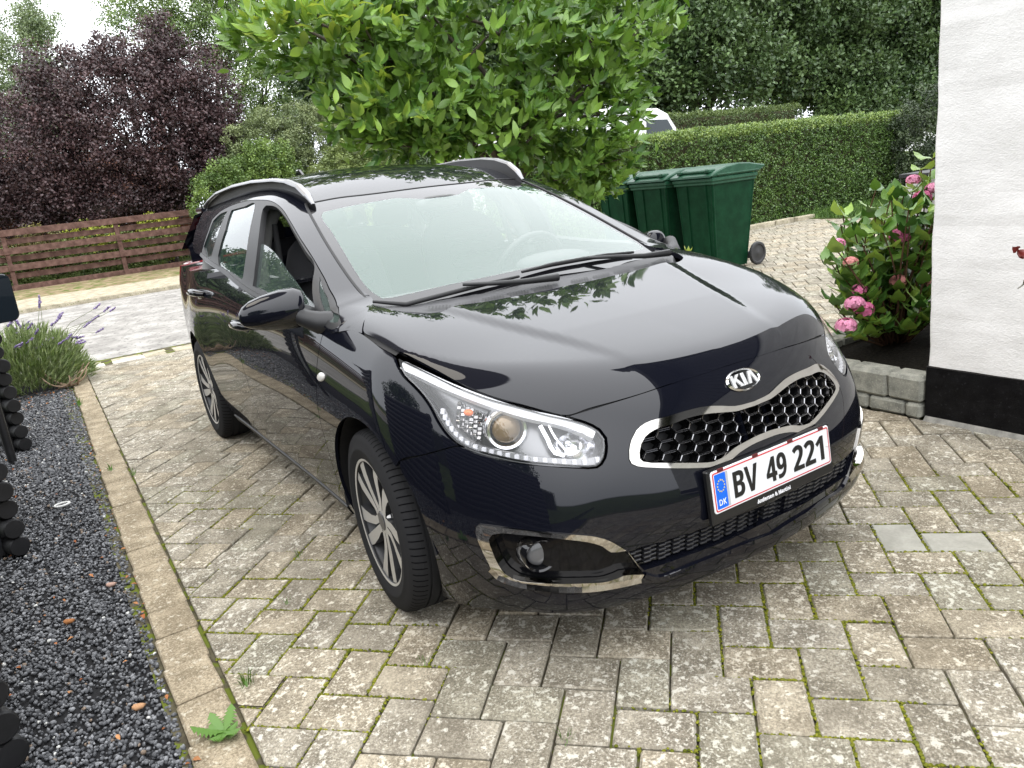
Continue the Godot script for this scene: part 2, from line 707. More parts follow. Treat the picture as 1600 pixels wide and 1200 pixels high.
func outline(c: int, pts: PackedVector3Array, shrink := 0.0) -> PackedVector2Array:
	var poly := smooth(chart_line(c, pts), true)
	# the half that is mirrored ends on the middle plane
	var half := PackedVector2Array([Vector2(-9, 0), Vector2(9, 0), Vector2(9, 9), Vector2(-9, 9)])
	if c == FRONT:
		half = PackedVector2Array([Vector2(0, -9), Vector2(9, -9), Vector2(9, 9), Vector2(0, 9)])
	elif c == AROUND:
		half = PackedVector2Array([Vector2(-9, -9), Vector2(9, -9), Vector2(9, 0.3 * PI), Vector2(-9, 0.3 * PI)])
	elif c == SIDE:
		half = PackedVector2Array([Vector2(-9, -9), Vector2(9, -9), Vector2(9, 9), Vector2(-9, 9)])
	if shrink != 0.0:
		poly = biggest(Geometry2D.offset_polygon(poly, -shrink, Geometry2D.JOIN_ROUND))
	var cut := Geometry2D.intersect_polygons(poly, half)
	return biggest(cut)


func biggest(list: Array) -> PackedVector2Array:
	var best := PackedVector2Array()
	var most := -1.0
	for p in list:
		var a := 0.0
		for i in p.size():
			a += p[i].cross(p[(i + 1) % p.size()])
		if absf(a) > most:
			most = absf(a)
			best = p
	return best


# the part of the surface inside an outline, less holes, moved out by off; lip folds its rim inwards
func panel(c: int, outer: PackedVector2Array, holes: Array, cell := 0.025, off := 0.0, lip := 0.012) -> Shape:
	var s := Shape.new()
	var known := {}
	var lo := outer[0]
	var hi := outer[0]
	for p in outer:
		lo = lo.min(p)
		hi = hi.max(p)
	var cuts := []
	for h in holes:
		var r := Rect2(h[0], Vector2.ZERO)
		for p in h:
			r = r.expand(p)
		cuts.append([h, r.grow(0.001)])
	var nx := int((hi.x - lo.x) / cell) + 1
	var ny := int((hi.y - lo.y) / cell) + 1
	for i in nx:
		for j in ny:
			var a := lo + Vector2(i, j) * cell
			var box := PackedVector2Array([a, a + Vector2(cell, 0), a + Vector2(cell, cell), a + Vector2(0, cell)])
			var pieces := Geometry2D.intersect_polygons(box, outer)
			for h in cuts:
				if h[1].intersects(Rect2(a, Vector2(cell, cell))):
					var left := []
					for p in pieces:
						left.append_array(Geometry2D.clip_polygons(p, h[0]))
					pieces.assign(left)
			for p in pieces:
				var ids := []
				for q in p:
					var key := Vector2i(roundi(q.x * 20000.0), roundi(q.y * 20000.0))
					if not known.has(key):
						var w := on_body(c, q)
						var nn := body_normal(SURFACE[c], w)
						known[key] = s.vert(w + nn * off, nn, q)
					ids.append(known[key])
				if ids.size() == 4:
					s.quad(ids[0], ids[1], ids[2], ids[3])
				elif ids.size() == 3:
					s.tri(ids[0], ids[1], ids[2])
				else:
					var t := Geometry2D.triangulate_polygon(p)
					for k in range(0, t.size(), 3):
						s.tri(ids[t[k]], ids[t[k + 1]], ids[t[k + 2]])
	if lip > 0.0:
		for loop in [outer] + holes:
			rim(s, c, loop, off, lip)
	return s


func rim(s: Shape, c: int, loop: PackedVector2Array, off: float, lip: float) -> void:
	var pts := PackedVector3Array()
	var ns := PackedVector3Array()
	for q in loop:
		var w := on_body(c, q)
		var nn := body_normal(SURFACE[c], w)
		pts.append(w + nn * off)
		ns.append(nn)
	for i in loop.size():
		var j := (i + 1) % loop.size()
		if absf(pts[i].y) < 2e-3 and absf(pts[j].y) < 2e-3:
			continue
		var e := (pts[j] - pts[i])
		if e.length() < 1e-5:
			continue
		var out := e.cross(ns[i]).normalized()
		var a := s.vert(pts[i], out)
		s.vert(pts[j], out)
		s.vert(pts[j] - ns[j] * lip, out)
		s.vert(pts[i] - ns[i] * lip, out)
		s.quad(a, a + 1, a + 2, a + 3)


# a moulding that follows a line on the surface: cross-section points are (sideways, outwards)
func strip(c: int, pts: PackedVector3Array, section: Array, closed := false, step := 0.012) -> Shape:
	var s := Shape.new()
	var line := smooth(chart_line(c, pts), closed, step)
	var rows := []
	var w := PackedVector3Array()
	for q in line:
		w.append(on_body(c, q))
	var n := w.size()
	for i in n:
		var t := (w[(i + 1) % n if closed else mini(i + 1, n - 1)] - w[(i - 1 + n) % n if closed else maxi(i - 1, 0)]).normalized()
		var up := body_normal(SURFACE[c], w[i])
		var side := t.cross(up).normalized()
		var row := []
		for k in section.size():
			row.append(w[i] + side * section[k].x + up * section[k].y)
		rows.append([row, side, up])
	for i in (n if closed else n - 1):
		var a: Array = rows[i]
		var b: Array = rows[(i + 1) % n]
		for k in section.size() - 1:
			var d: Vector2 = section[k + 1] - section[k]
			var out: Vector3 = (a[1] * -d.y + a[2] * d.x)
			if out.dot(a[2]) < -1e-6:
				out = -out
			s.flat_quad(a[0][k], b[0][k], b[0][k + 1], a[0][k + 1], out)
	return s


# from car coordinates to the scene, on the car's left (1), right (-1) or both sides
func placed(s: Shape, sides: Array) -> ArrayMesh:
	var o := Shape.new()
	for k in sides:
		var first := o.v.size()
		for i in s.v.size():
			o.v.append(Vector3(k * s.v[i].y, s.v[i].z, s.v[i].x))
			o.n.append(Vector3(k * s.n[i].y, s.n[i].z, s.n[i].x))
		o.uv.append_array(s.uv)
		for i in range(0, s.idx.size(), 3):
			o.tri(first + s.idx[i], first + s.idx[i + 1], first + s.idx[i + 2])
	return o.mesh()


func seat_on(c: int, p: Vector3, k: float, off := 0.0) -> Transform3D:
	# a frame on the surface: z out of it, y up along it; on side k
	var w := on_body(c, to_chart(c, p))
	var nn := body_normal(SURFACE[c], w)
	w += nn * off
	var z := Vector3(k * nn.y, nn.z, nn.x)
	var x := Vector3.UP.cross(z).normalized()
	return Transform3D(Basis(x, z.cross(x), z), Vector3(k * w.y, w.z, w.x))


func arc(cu: float, ch: float, r: float, a0: float, a1: float, v := 0.87, n := 14) -> Array:
	var out := []
	for i in n + 1:
		var a := deg_to_rad(lerpf(a0, a1, float(i) / n))
		out.append_array([int((cu + r * cos(a)) * 1000), int(v * 1000), int((ch + r * sin(a)) * 1000)])
	return out


func turned_back(list: Array) -> Array:
	var out := []
	for i in range(list.size() - 3, -1, -3):
		out.append_array(list.slice(i, i + 3))
	return out


# ---------------------------------------------------------------- the car
var mat_paint: StandardMaterial3D
var mat_gloss: StandardMaterial3D
var mat_black: StandardMaterial3D
var mat_trim: StandardMaterial3D
var mat_chrome: StandardMaterial3D
var mat_rubber: StandardMaterial3D
var mat_cloth: StandardMaterial3D


func build_car() -> void:
	shape_tables()
	mat_paint = coated(Color(0.0045, 0.005, 0.0085), 0.3)
	mat_paint.clearcoat = 0.85
	mat_gloss = coated(Color(0.004, 0.004, 0.005), 0.25)
	mat_black = paint(Color(0.006, 0.006, 0.007), 0.6)
	mat_trim = paint(Color(0.010, 0.010, 0.011), 0.5)
	mat_chrome = paint(Color(0.50, 0.48, 0.45), 0.06, 1.0)
	mat_rubber = paint(Color(0.020, 0.020, 0.021), 0.8)
	mat_cloth = paint(Color(0.02, 0.02, 0.022), 0.9)
	var car := thing("parked_car", "glossy black estate car with silver roof rails parked on the paved drive", "car")

	var head := mm([179, 786, 902, 251, 772, 888, 344, 752, 864, 452, 723, 833, 536, 683, 807, 601, 635, 785, 656, 582, 759, 684, 547, 746, 715, 509, 728, 740, 483, 706, 757, 477, 684, 767, 484, 664, 776, 500, 638, 778, 515, 625, 775, 530, 619, 751, 573, 625, 706, 633, 637, 653, 687, 647, 590, 736, 662, 542, 765, 673, 501, 785, 687, 462, 797, 711, 423, 802, 745, 388, 801, 780, 351, 802, 807, 301, 805, 833, 255, 808, 853, 212, 800, 879])
	var lens := mm([199, 788, 895, 259, 777, 882, 351, 756, 859, 457, 726, 827, 539, 686, 801, 604, 638, 779, 659, 584, 754, 687, 549, 740, 718, 512, 721, 741, 489, 701, 755, 483, 683, 764, 490, 665, 772, 505, 643, 773, 517, 631, 770, 530, 626, 749, 570, 631, 704, 631, 643, 651, 685, 654, 591, 732, 669, 544, 761, 680, 505, 779, 695, 469, 790, 717, 433, 795, 749, 396, 796, 782, 358, 798, 809, 304, 801, 836, 258, 804, 856, 222, 798, 878])
	var hood_front := [684, 546, 747, 706, 489, 755, 729, 418, 763, 746, 341, 769, 756, 260, 774, 763, 187, 777, 767, 110, 778, 768, 24, 780, 765, -58, 782]
	var hood_side := [176, 785, 903, 97, 792, 918, 25, 795, 933, -46, 797, 946, -72, 783, 962, -108, 762, 980, -164, 727, 997, -229, 686, 1008]
	var hood_rear := [-229, 686, 1008, -154, 667, 999, -71, 641, 987, -33, 618, 981, 2, 555, 974, -4, 454, 972, 4, 358, 967, 4, 252, 965, 6, 86, 963, -7, -101, 965]
	var head_list := [179, 786, 902, 251, 772, 888, 344, 752, 864, 452, 723, 833, 536, 683, 807, 601, 635, 785, 656, 582, 759, 684, 547, 746, 715, 509, 728, 740, 483, 706, 757, 477, 684, 767, 484, 664, 776, 500, 638, 778, 515, 625, 775, 530, 619, 751, 573, 625, 706, 633, 637, 653, 687, 647, 590, 736, 662, 542, 765, 673, 501, 785, 687, 462, 797, 711, 423, 802, 745, 388, 801, 780, 351, 802, 807, 301, 805, 833, 255, 808, 853, 212, 800, 879]
	var bumper_line := [492, 790, 686, 452, 815, 672, 385, 845, 649, 286, 875, 615]
	var both := [1, -1]

	# bonnet
	var list: Array = turned_back(hood_front).slice(3)
	list = [768, -30, 780] + list + turned_back(head_list.slice(0, 21)) + hood_side.slice(3) + hood_rear.slice(3)
	put("bonnet", placed(panel(ABOVE, outline(ABOVE, mm(list), 0.002), [], 0.017, 0.0, 0.02), both), mat_paint, car)

	# front bumper, with openings for the grilles and fog lamps
	list = [768, -30, 780] + turned_back(hood_front).slice(3) + head_list.slice(24, 63)
	list += bumper_line + arc(0.015, 0.325, 0.362, 47, -32, 0.85) + [293, 809, 158, 302, 795, 132, 393, 787, 149, 491, 763, 170, 650, 707, 207, 749, 625, 217, 804, 490, 212, 836, 352, 211, 876, 188, 227, 888, 9, 229].slice(6) + [888, -40, 229]
	var grille_out: Array = [838, -60, 677] + [838, 24, 679, 834, 71, 682, 827, 117, 693, 818, 168, 703, 809, 229, 706, 799, 294, 704, 784, 364, 700, 782, 396, 687, 786, 418, 668, 794, 435, 645, 803, 444, 624, 808, 442, 612, 816, 429, 603, 831, 389, 591, 850, 326, 575, 867, 253, 558, 875, 214, 551, 878, 187, 549, 880, 159, 549, 879, 108, 563, 878, 57, 571, 879, 19, 573, 879, -7, 573].slice(0, 66) + [879, -60, 573]
	var grille_in: Array = [845, -60, 665] + [843, 24, 667, 841, 72, 668, 836, 116, 675, 829, 157, 682, 824, 193, 686, 816, 244, 687, 810, 295, 682, 800, 347, 679, 797, 379, 668, 800, 398, 653, 806, 411, 634, 812, 416, 620, 818, 410, 611, 834, 364, 598, 852, 299, 583, 864, 248, 571, 872, 204, 563, 874, 170, 566, 872, 119, 580, 872, 68, 586, 873, 24, 590, 873, -15, 590].slice(0, 63) + [873, -60, 589]
	var low: Array = [902, -60, 382] + [902, 7, 382, 893, 197, 389, 868, 357, 388, 850, 434, 388, 832, 495, 389, 835, 475, 350, 837, 449, 312, 846, 402, 311, 865, 299, 314, 886, 128, 318, 891, 32, 322].slice(3) + [892, -60, 323]
	var fog_out := mm([565, 788, 477, 614, 759, 477, 658, 731, 475, 703, 696, 472, 742, 658, 466, 775, 617, 459, 793, 586, 451, 808, 554, 437, 820, 529, 418, 826, 512, 402, 830, 500, 390, 836, 450, 300, 832, 465, 284, 822, 509, 286, 810, 547, 290, 797, 583, 295, 759, 644, 304, 706, 696, 307, 658, 731, 309, 613, 755, 312, 587, 768, 321, 576, 778, 359, 565, 788, 400, 555, 795, 452, 558, 793, 469])
	var fog_in := mm([601, 768, 453, 624, 755, 460, 673, 721, 460, 708, 693, 458, 743, 660, 453, 790, 595, 435, 807, 560, 416, 816, 541, 395, 830, 500, 390, 836, 451, 302, 823, 512, 317, 818, 528, 314, 809, 554, 311, 781, 614, 318, 736, 671, 321, 677, 719, 320, 643, 741, 323, 619, 755, 337, 604, 764, 364, 594, 772, 405, 590, 775, 437])
	var holes := [smooth(chart_line(FRONT, mm(grille_out)), true), smooth(chart_line(FRONT, mm(low)), true), smooth(chart_line(FRONT, fog_out), true)]
	put("front_bumper", placed(panel(FRONT, outline(FRONT, mm(list), 0.0015), holes, 0.02, 0.0, 0.03), both), mat_paint, car)
	var under := Shape.new()
	under.box(Vector3(-0.62, 0.17, -3.35), Vector3(0.62, 0.62, 0.62), 0.03)
	under.box(Vector3(-0.77, 0.20, -2.20), Vector3(0.77, 0.34, -0.62), 0.03)
	put("underbody", under.mesh(), mat_black, car)

	# wings, doors and rear quarters
	var door_front: Array = [-285, 835, 947, -298, 854, 911, -317, 870, 855, -340, 882, 786, -374, 886, 692, -388, 885, 639, -396, 883, 585, -391, 880, 533]
	var door_mid: Array = [-1336, 812, 1045, -1350, 842, 1010, -1395, 867, 951, -1420, 879, 901, -1417, 887, 840, -1448, 890, 734, -1466, 887, 638, -1448, 883, 567, -1446, 876, 492, -1448, 868, 422, -1459, 852, 333]
	var wing: Array = turned_back(bumper_line) + head_list.slice(60, 84) + hood_side.slice(0, 12) + [-120, 812, 955, -200, 820, 950] + door_front + [-396, 840, 400, -400, 800, 200, -335, 800, 190]
	wing += turned_back(arc(0.015, 0.325, 0.362, 47, 196))
	pair("front_wing", panel(SIDE, outline(SIDE, mm(wing), 0.002), [], 0.022), mat_paint, car)
	var door: Array = turned_back(door_front) + [-339, 835, 970, -700, 838, 988, -1036, 841, 1001, -1330, 812, 1038] + door_mid.slice(3) + [-1462, 850, 260, -1462, 820, 205, -1300, 820, 205, -400, 800, 203, -396, 840, 400]
	pair("front_door", panel(SIDE, outline(SIDE, mm(door), 0.002), [], 0.025), mat_paint, car)
	var rear_edge: Array = [-2250, 798, 1112, -2333, 841, 1036, -2415, 848, 985, -2458, 850, 900, -2452, 860, 780, -2410, 870, 660] + arc(-2.65, 0.325, 0.362, 48, -14, 0.87, 8)
	door = turned_back(door_mid).slice(0, 30) + [-1330, 812, 1042, -1560, 820, 1058, -1746, 817, 1072, -2000, 800, 1096] + rear_edge + [-2240, 820, 205, -1462, 820, 205, -1462, 850, 260]
	pair("rear_door", panel(SIDE, outline(SIDE, mm(door), 0.002), [], 0.025), mat_paint, car)
	var quarter: Array = turned_back(rear_edge.slice(0, 18)) + []
	quarter = turned_back(arc(-2.65, 0.325, 0.362, 48, 196, 0.87, 18)) + [-2410, 870, 660]
	quarter = [-2250, 798, 1112, -2515, 769, 1138, -2900, 760, 1170, -3300, 700, 1185, -3540, 700, 1180, -3560, 700, 700, -3540, 700, 240, -3020, 800, 200] + turned_back(arc(-2.65, 0.325, 0.362, 48, 200, 0.87, 18)) + turned_back(rear_edge.slice(3, 18))
	pair("rear_quarter", panel(SIDE, outline(SIDE, mm(quarter), 0.002), [], 0.03), mat_paint, car)
	var tail := Shape.new()
	tail.box(Vector3(-0.66, 0.3, -3.56), Vector3(0.66, 1.2, -3.40), 0.05)
	tail.flat_quad(Vector3(-0.70, 1.14, -3.50), Vector3(-0.60, 1.14, -3.52), Vector3(-0.50, 1.38, -3.36), Vector3(-0.60, 1.36, -3.34), Vector3(0, 0.3, -1))
	tail.flat_quad(Vector3(0.70, 1.14, -3.50), Vector3(0.60, 1.14, -3.52), Vector3(0.50, 1.38, -3.36), Vector3(0.60, 1.36, -3.34), Vector3(0, 0.3, -1))
	tail.box(Vector3(-0.56, 1.365, -3.50), Vector3(0.56, 1.405, -3.28), 0.012)
	put("tailgate", tail.mesh(), mat_paint, car)
	var back := Shape.new()
	back.flat_quad(Vector3(-0.61, 1.14, -3.515), Vector3(0.61, 1.14, -3.515), Vector3(0.51, 1.38, -3.355), Vector3(-0.51, 1.38, -3.355), Vector3(0, 0.3, -1))
	put("rear_window", back.mesh(), pane(Color(0.03, 0.05, 0.045), 0.55), car)
	# black fillers behind the shut lines
	var gaps := Shape.new()
	var flat := [Vector2(-0.012, -0.011), Vector2(0.012, -0.011)]
	for g in [[SIDE, door_front + [-396, 840, 400, -400, 800, 210]], [SIDE, door_mid + [-1462, 820, 215]], [SIDE, rear_edge.slice(0, 18)], [SIDE, bumper_line], [ABOVE, turned_back(hood_front).slice(3)], [ABOVE, hood_side]]:
		gaps.add(strip(g[0], mm(g[1]), flat))
	put("shut_lines", placed(gaps, both), mat_black, car)
	var arches := Shape.new()
	for u in [0.015, -2.65]:
		var prof := []
		for i in 25:
			var a := deg_to_rad(lerpf(2, 190, i / 24.0))
			prof.append(Vector2(cos(a), sin(a)) * 0.375 + Vector2(u, 0.325))
		for i in 24:
			arches.flat_quad(Vector3(prof[i].x, 0.855, prof[i].y), Vector3(prof[i + 1].x, 0.855, prof[i + 1].y), Vector3(prof[i + 1].x, 0.5, prof[i + 1].y), Vector3(prof[i].x, 0.5, prof[i].y), Vector3(u - prof[i].x, 0, 0.325 - prof[i].y))
			arches.flat_quad(Vector3(prof[i].x, 0.55, prof[i].y), Vector3(prof[i + 1].x, 0.55, prof[i + 1].y), Vector3(u, 0.55, 0.33), Vector3(u, 0.55, 0.33), Vector3(0, 1, 0))
	pair("wheel_arch_liners", arches, mat_black, car)
	var sill := Shape.new()
	sill.add(strip(SIDE, mm([-430, 800, 205, -900, 800, 203, -1500, 800, 205, -2230, 800, 208]), [Vector2(-0.028, -0.02), Vector2(-0.022, 0.004), Vector2(0.02, 0.003), Vector2(0.03, -0.03)], false, 0.05))
	pair("side_skirt", sill, mat_trim, car)

	# roof and pillars in one pressing, with openings for the screen and the side glass
	var dlo := [-191, 807, 965, -200, 820, 953, -255, 835, 947, -339, 835, 973, -1036, 841, 1003, -1370, 833, 1030, -1746, 817, 1075, -2224, 794, 1117, -2515, 769, 1142, -2484, 752, 1191, -2448, 716, 1269, -2473, 677, 1328, -2341, 658, 1364, -2139, 647, 1388, -1841, 641, 1404, -1507, 646, 1401, -1306, 648, 1387, -1152, 656, 1354, -976, 680, 1293, -820, 701, 1230, -671, 716, 1166, -526, 734, 1101, -402, 752, 1045, -271, 779, 997]
	var screen_edge := [-264, 672, 1003, -427, 664, 1070, -643, 642, 1165, -856, 611, 1258, -1068, 571, 1342, -1115, 558, 1360, -1105, 496, 1365, -1092, 410, 1370, -1064, 299, 1370, -1048, 180, 1371, -1043, 19, 1373, -1055, -124, 1376]
	list = hood_side.slice(9) + screen_edge.slice(3, 33) + [-1043, 0, 1374, -1043, -60, 1374, -3200, -60, 1420, -3180, 500, 1330, -3080, 680, 1180, -2900, 740, 1150, -2515, 760, 1130, -2224, 780, 1100, -1746, 800, 1060, -1370, 815, 1015, -1036, 820, 985, -339, 820, 955, -200, 815, 940, -118, 808, 950]
	var window_hole := smooth(chart_line(AROUND, mm(dlo)), true)
	var frame := panel(AROUND, outline(AROUND, mm(list), 0.0), [window_hole], 0.028, 0.0, 0.02)
	put("roof", placed(frame, both), mat_paint, car)

	# windscreen: green glass, its pale haze standing in for reflected sky, inside a black border
	var bottom := [-264, 672, 1003, -212, 644, 986, -173, 564, 981, -147, 425, 985, -116, 324, 981, -113, 173, 988, -129, -15, 998, -138, -145, 999]
	list = screen_edge.slice(0, 33) + [-1043, -60, 1374, -129, -60, 998] + turned_back(bottom.slice(3, 18))
	var screen_poly := outline(SCREEN, mm(list), 0.003)
	var inside: Array = [-270, 622, 1009, -344, 634, 1039, -457, 626, 1088, -608, 604, 1156, -798, 575, 1239, -960, 550, 1321, -985, 530, 1325, -980, 407, 1337, -968, 251, 1345, -966, 190, 1345, -935, 130, 1345, -915, 90, 1345, -912, -60, 1345, -212, -60, 1000, -212, 200, 1000, -232, 420, 1000, -250, 560, 1000, -260, 600, 1000]
	var clear := outline(SCREEN, mm(inside))
	put("windscreen_border", placed(panel(SCREEN, screen_poly, [clear], 0.03, -0.001, 0.006), both), mat_gloss, car)
	var glass := pane(Color(0.34, 0.62, 0.50), 0.12)
	put("windscreen", placed(panel(SCREEN, clear, [], 0.03, -0.001, 0.0), both), glass, car)
	var seal := Shape.new()
	seal.add(strip(SCREEN, mm(screen_edge.slice(0, 18)), [Vector2(-0.006, 0.0), Vector2(-0.004, 0.004), Vector2(0.004, 0.004), Vector2(0.006, 0.0)]))
	seal.add(strip(SCREEN, mm(screen_edge.slice(15, 33) + [-1043, 0, 1374]), [Vector2(-0.004, -0.001), Vector2(-0.003, 0.0015), Vector2(0.003, 0.0015), Vector2(0.004, -0.001)]))
	put("windscreen_seal", placed(seal, both), mat_black, car)

	# side glass in its black frame
	var win_f := mm([-402, 828, 1007, -619, 729, 1141, -723, 721, 1187, -886, 701, 1256, -1058, 677, 1320, -1214, 665, 1364, -1343, 670, 1374, -1355, 684, 1359, -1227, 767, 1223, -1202, 831, 1039, -943, 836, 1022, -643, 836, 1014])
	var win_r := mm([-1395, 825, 1054, -1404, 769, 1214, -1544, 667, 1379, -1762, 665, 1378, -2010, 668, 1368, -1940, 737, 1270, -1976, 791, 1145, -1931, 805, 1107, -1644, 816, 1079])
	var win_q := mm([-2182, 792, 1127, -2107, 761, 1214, -2106, 667, 1365, -2294, 671, 1351, -2410, 687, 1319, -2406, 728, 1252, -2457, 757, 1183, -2373, 772, 1159])
	var win_s := mm([-529, 748, 1100, -472, 764, 1073, -380, 780, 1032, -297, 790, 997, -229, 798, 979, -221, 809, 968, -264, 822, 967, -311, 816, 989, -391, 804, 1027])
	var wins := []
	for w in [win_f, win_r, win_q, win_s]:
		wins.append(smooth(chart_line(AROUND, w), true))
	pair("window_frame", panel(AROUND, biggest(Geometry2D.offset_polygon(window_hole, -0.001)), wins, 0.03, -0.002, 0.025), mat_trim, car)
	var dark_glass := pane(Color(0.05, 0.09, 0.08), 0.35)
	var clear_glass := pane(Color(0.3, 0.42, 0.38), 0.12)
	pair("rear_door_glass", panel(AROUND, wins[1], [], 0.03, -0.008, 0.0), dark_glass, car)
	pair("quarter_glass", panel(AROUND, wins[2], [], 0.03, -0.008, 0.0), dark_glass, car)
	pair("sail_glass", panel(AROUND, wins[3], [], 0.03, -0.008, 0.0), clear_glass, car)
	put("front_door_glass", placed(panel(AROUND, wins[0], [], 0.03, -0.008, 0.0), [1]), clear_glass, car)
	var dropped: Array = [-1251, 768, 1219, -1138, 772, 1212, -1024, 780, 1193, -911, 791, 1164, -803, 804, 1128, -662, 816, 1086, -539, 826, 1044, -420, 831, 1006]
	var half_open := outline(AROUND, mm(dropped + [-400, 830, 985, -643, 836, 1000, -943, 836, 1010, -1215, 831, 1030]))
	put("half_open_door_glass", placed(panel(AROUND, half_open, [], 0.03, -0.016, 0.004), [-1]), clear_glass, car)
	var belt := strip(AROUND, mm([-330, 835, 962, -640, 836, 985, -1036, 841, 1001, -1370, 833, 1028, -1746, 817, 1073, -2224, 794, 1115, -2500, 772, 1138]), [Vector2(-0.012, -0.004), Vector2(-0.010, 0.006), Vector2(0.008, 0.006), Vector2(0.012, -0.004)], false, 0.03)
	pair("belt_moulding", belt, mat_trim, car)

	# scuttle panel between bonnet and windscreen, with its vent holes
	var scuttle := Shape.new()
	var spots := []
	var rows_a := [Vector3(-0.20, 0.672, 0.992), Vector3(-0.10, 0.63, 0.980), Vector3(-0.03, 0.56, 0.968), Vector3(-0.012, 0.44, 0.964), Vector3(-0.006, 0.3, 0.961), Vector3(-0.004, 0.15, 0.960), Vector3(-0.004, 0.0, 0.959)]
	var rows_b := [Vector3(-0.262, 0.675, 1.002), Vector3(-0.215, 0.64, 0.990), Vector3(-0.185, 0.56, 0.984), Vector3(-0.165, 0.44, 0.984), Vector3(-0.15, 0.3, 0.988), Vector3(-0.14, 0.15, 0.990), Vector3(-0.138, 0.0, 0.991)]
	for i in 6:
		scuttle.flat_quad(rows_a[i], rows_a[i + 1], rows_b[i + 1], rows_b[i], Vector3(0.2, 0, 1))
		scuttle.flat_quad(rows_a[i], rows_a[i + 1], rows_a[i + 1] - Vector3(-0.03, 0, 0.05), rows_a[i] - Vector3(-0.03, 0, 0.05), Vector3(1, 0, 0))
	put("scuttle_panel", placed(scuttle, both), paint(Color(0.05, 0.05, 0.054), 0.55), car)
	var dots := Shape.new()
	for side in both:
		for g in 5:
			for i in 7:
				for j in 4:
					var v: float = 0.05 + g * 0.105 + i * 0.012 + (0.006 if j % 2 == 1 else 0.0)
					var q := clampf((0.56 - v) / 0.14, 0.0, 1.0)
					var u := lerpf(-0.052, -0.022, q) - j * 0.011 + 0.004
					var w := Vector3(side * v, lerpf(0.9745, 0.9645, q) + 0.00225 * (j + 1) * (1.0 if v < 0.44 else 0.8) + 0.0015, u)
					var c := dots.vert(w, Vector3.UP)
					for k in 7:
						dots.vert(w + Vector3(cos(TAU * k / 6.0), 0, sin(TAU * k / 6.0)) * 0.0042 + Vector3(0, -0.2 * sin(TAU * k / 6.0) * 0.0042, 0), Vector3.UP)
					for k in 6:
						dots.tri(c, c + 1 + k, c + 2 + k)
	put("vent_holes", dots.mesh(), mat_black, car)

	build_front(car, head, lens, grille_out, grille_in, low, fog_out, fog_in)
	build_details(car)
	build_wheels(car)
	build_cabin(car)


func pair(called: String, s: Shape, mat: Material, parent: Node) -> void:
	for k in [-1, 1]:
		put(called, placed(s, [k]), mat, parent)


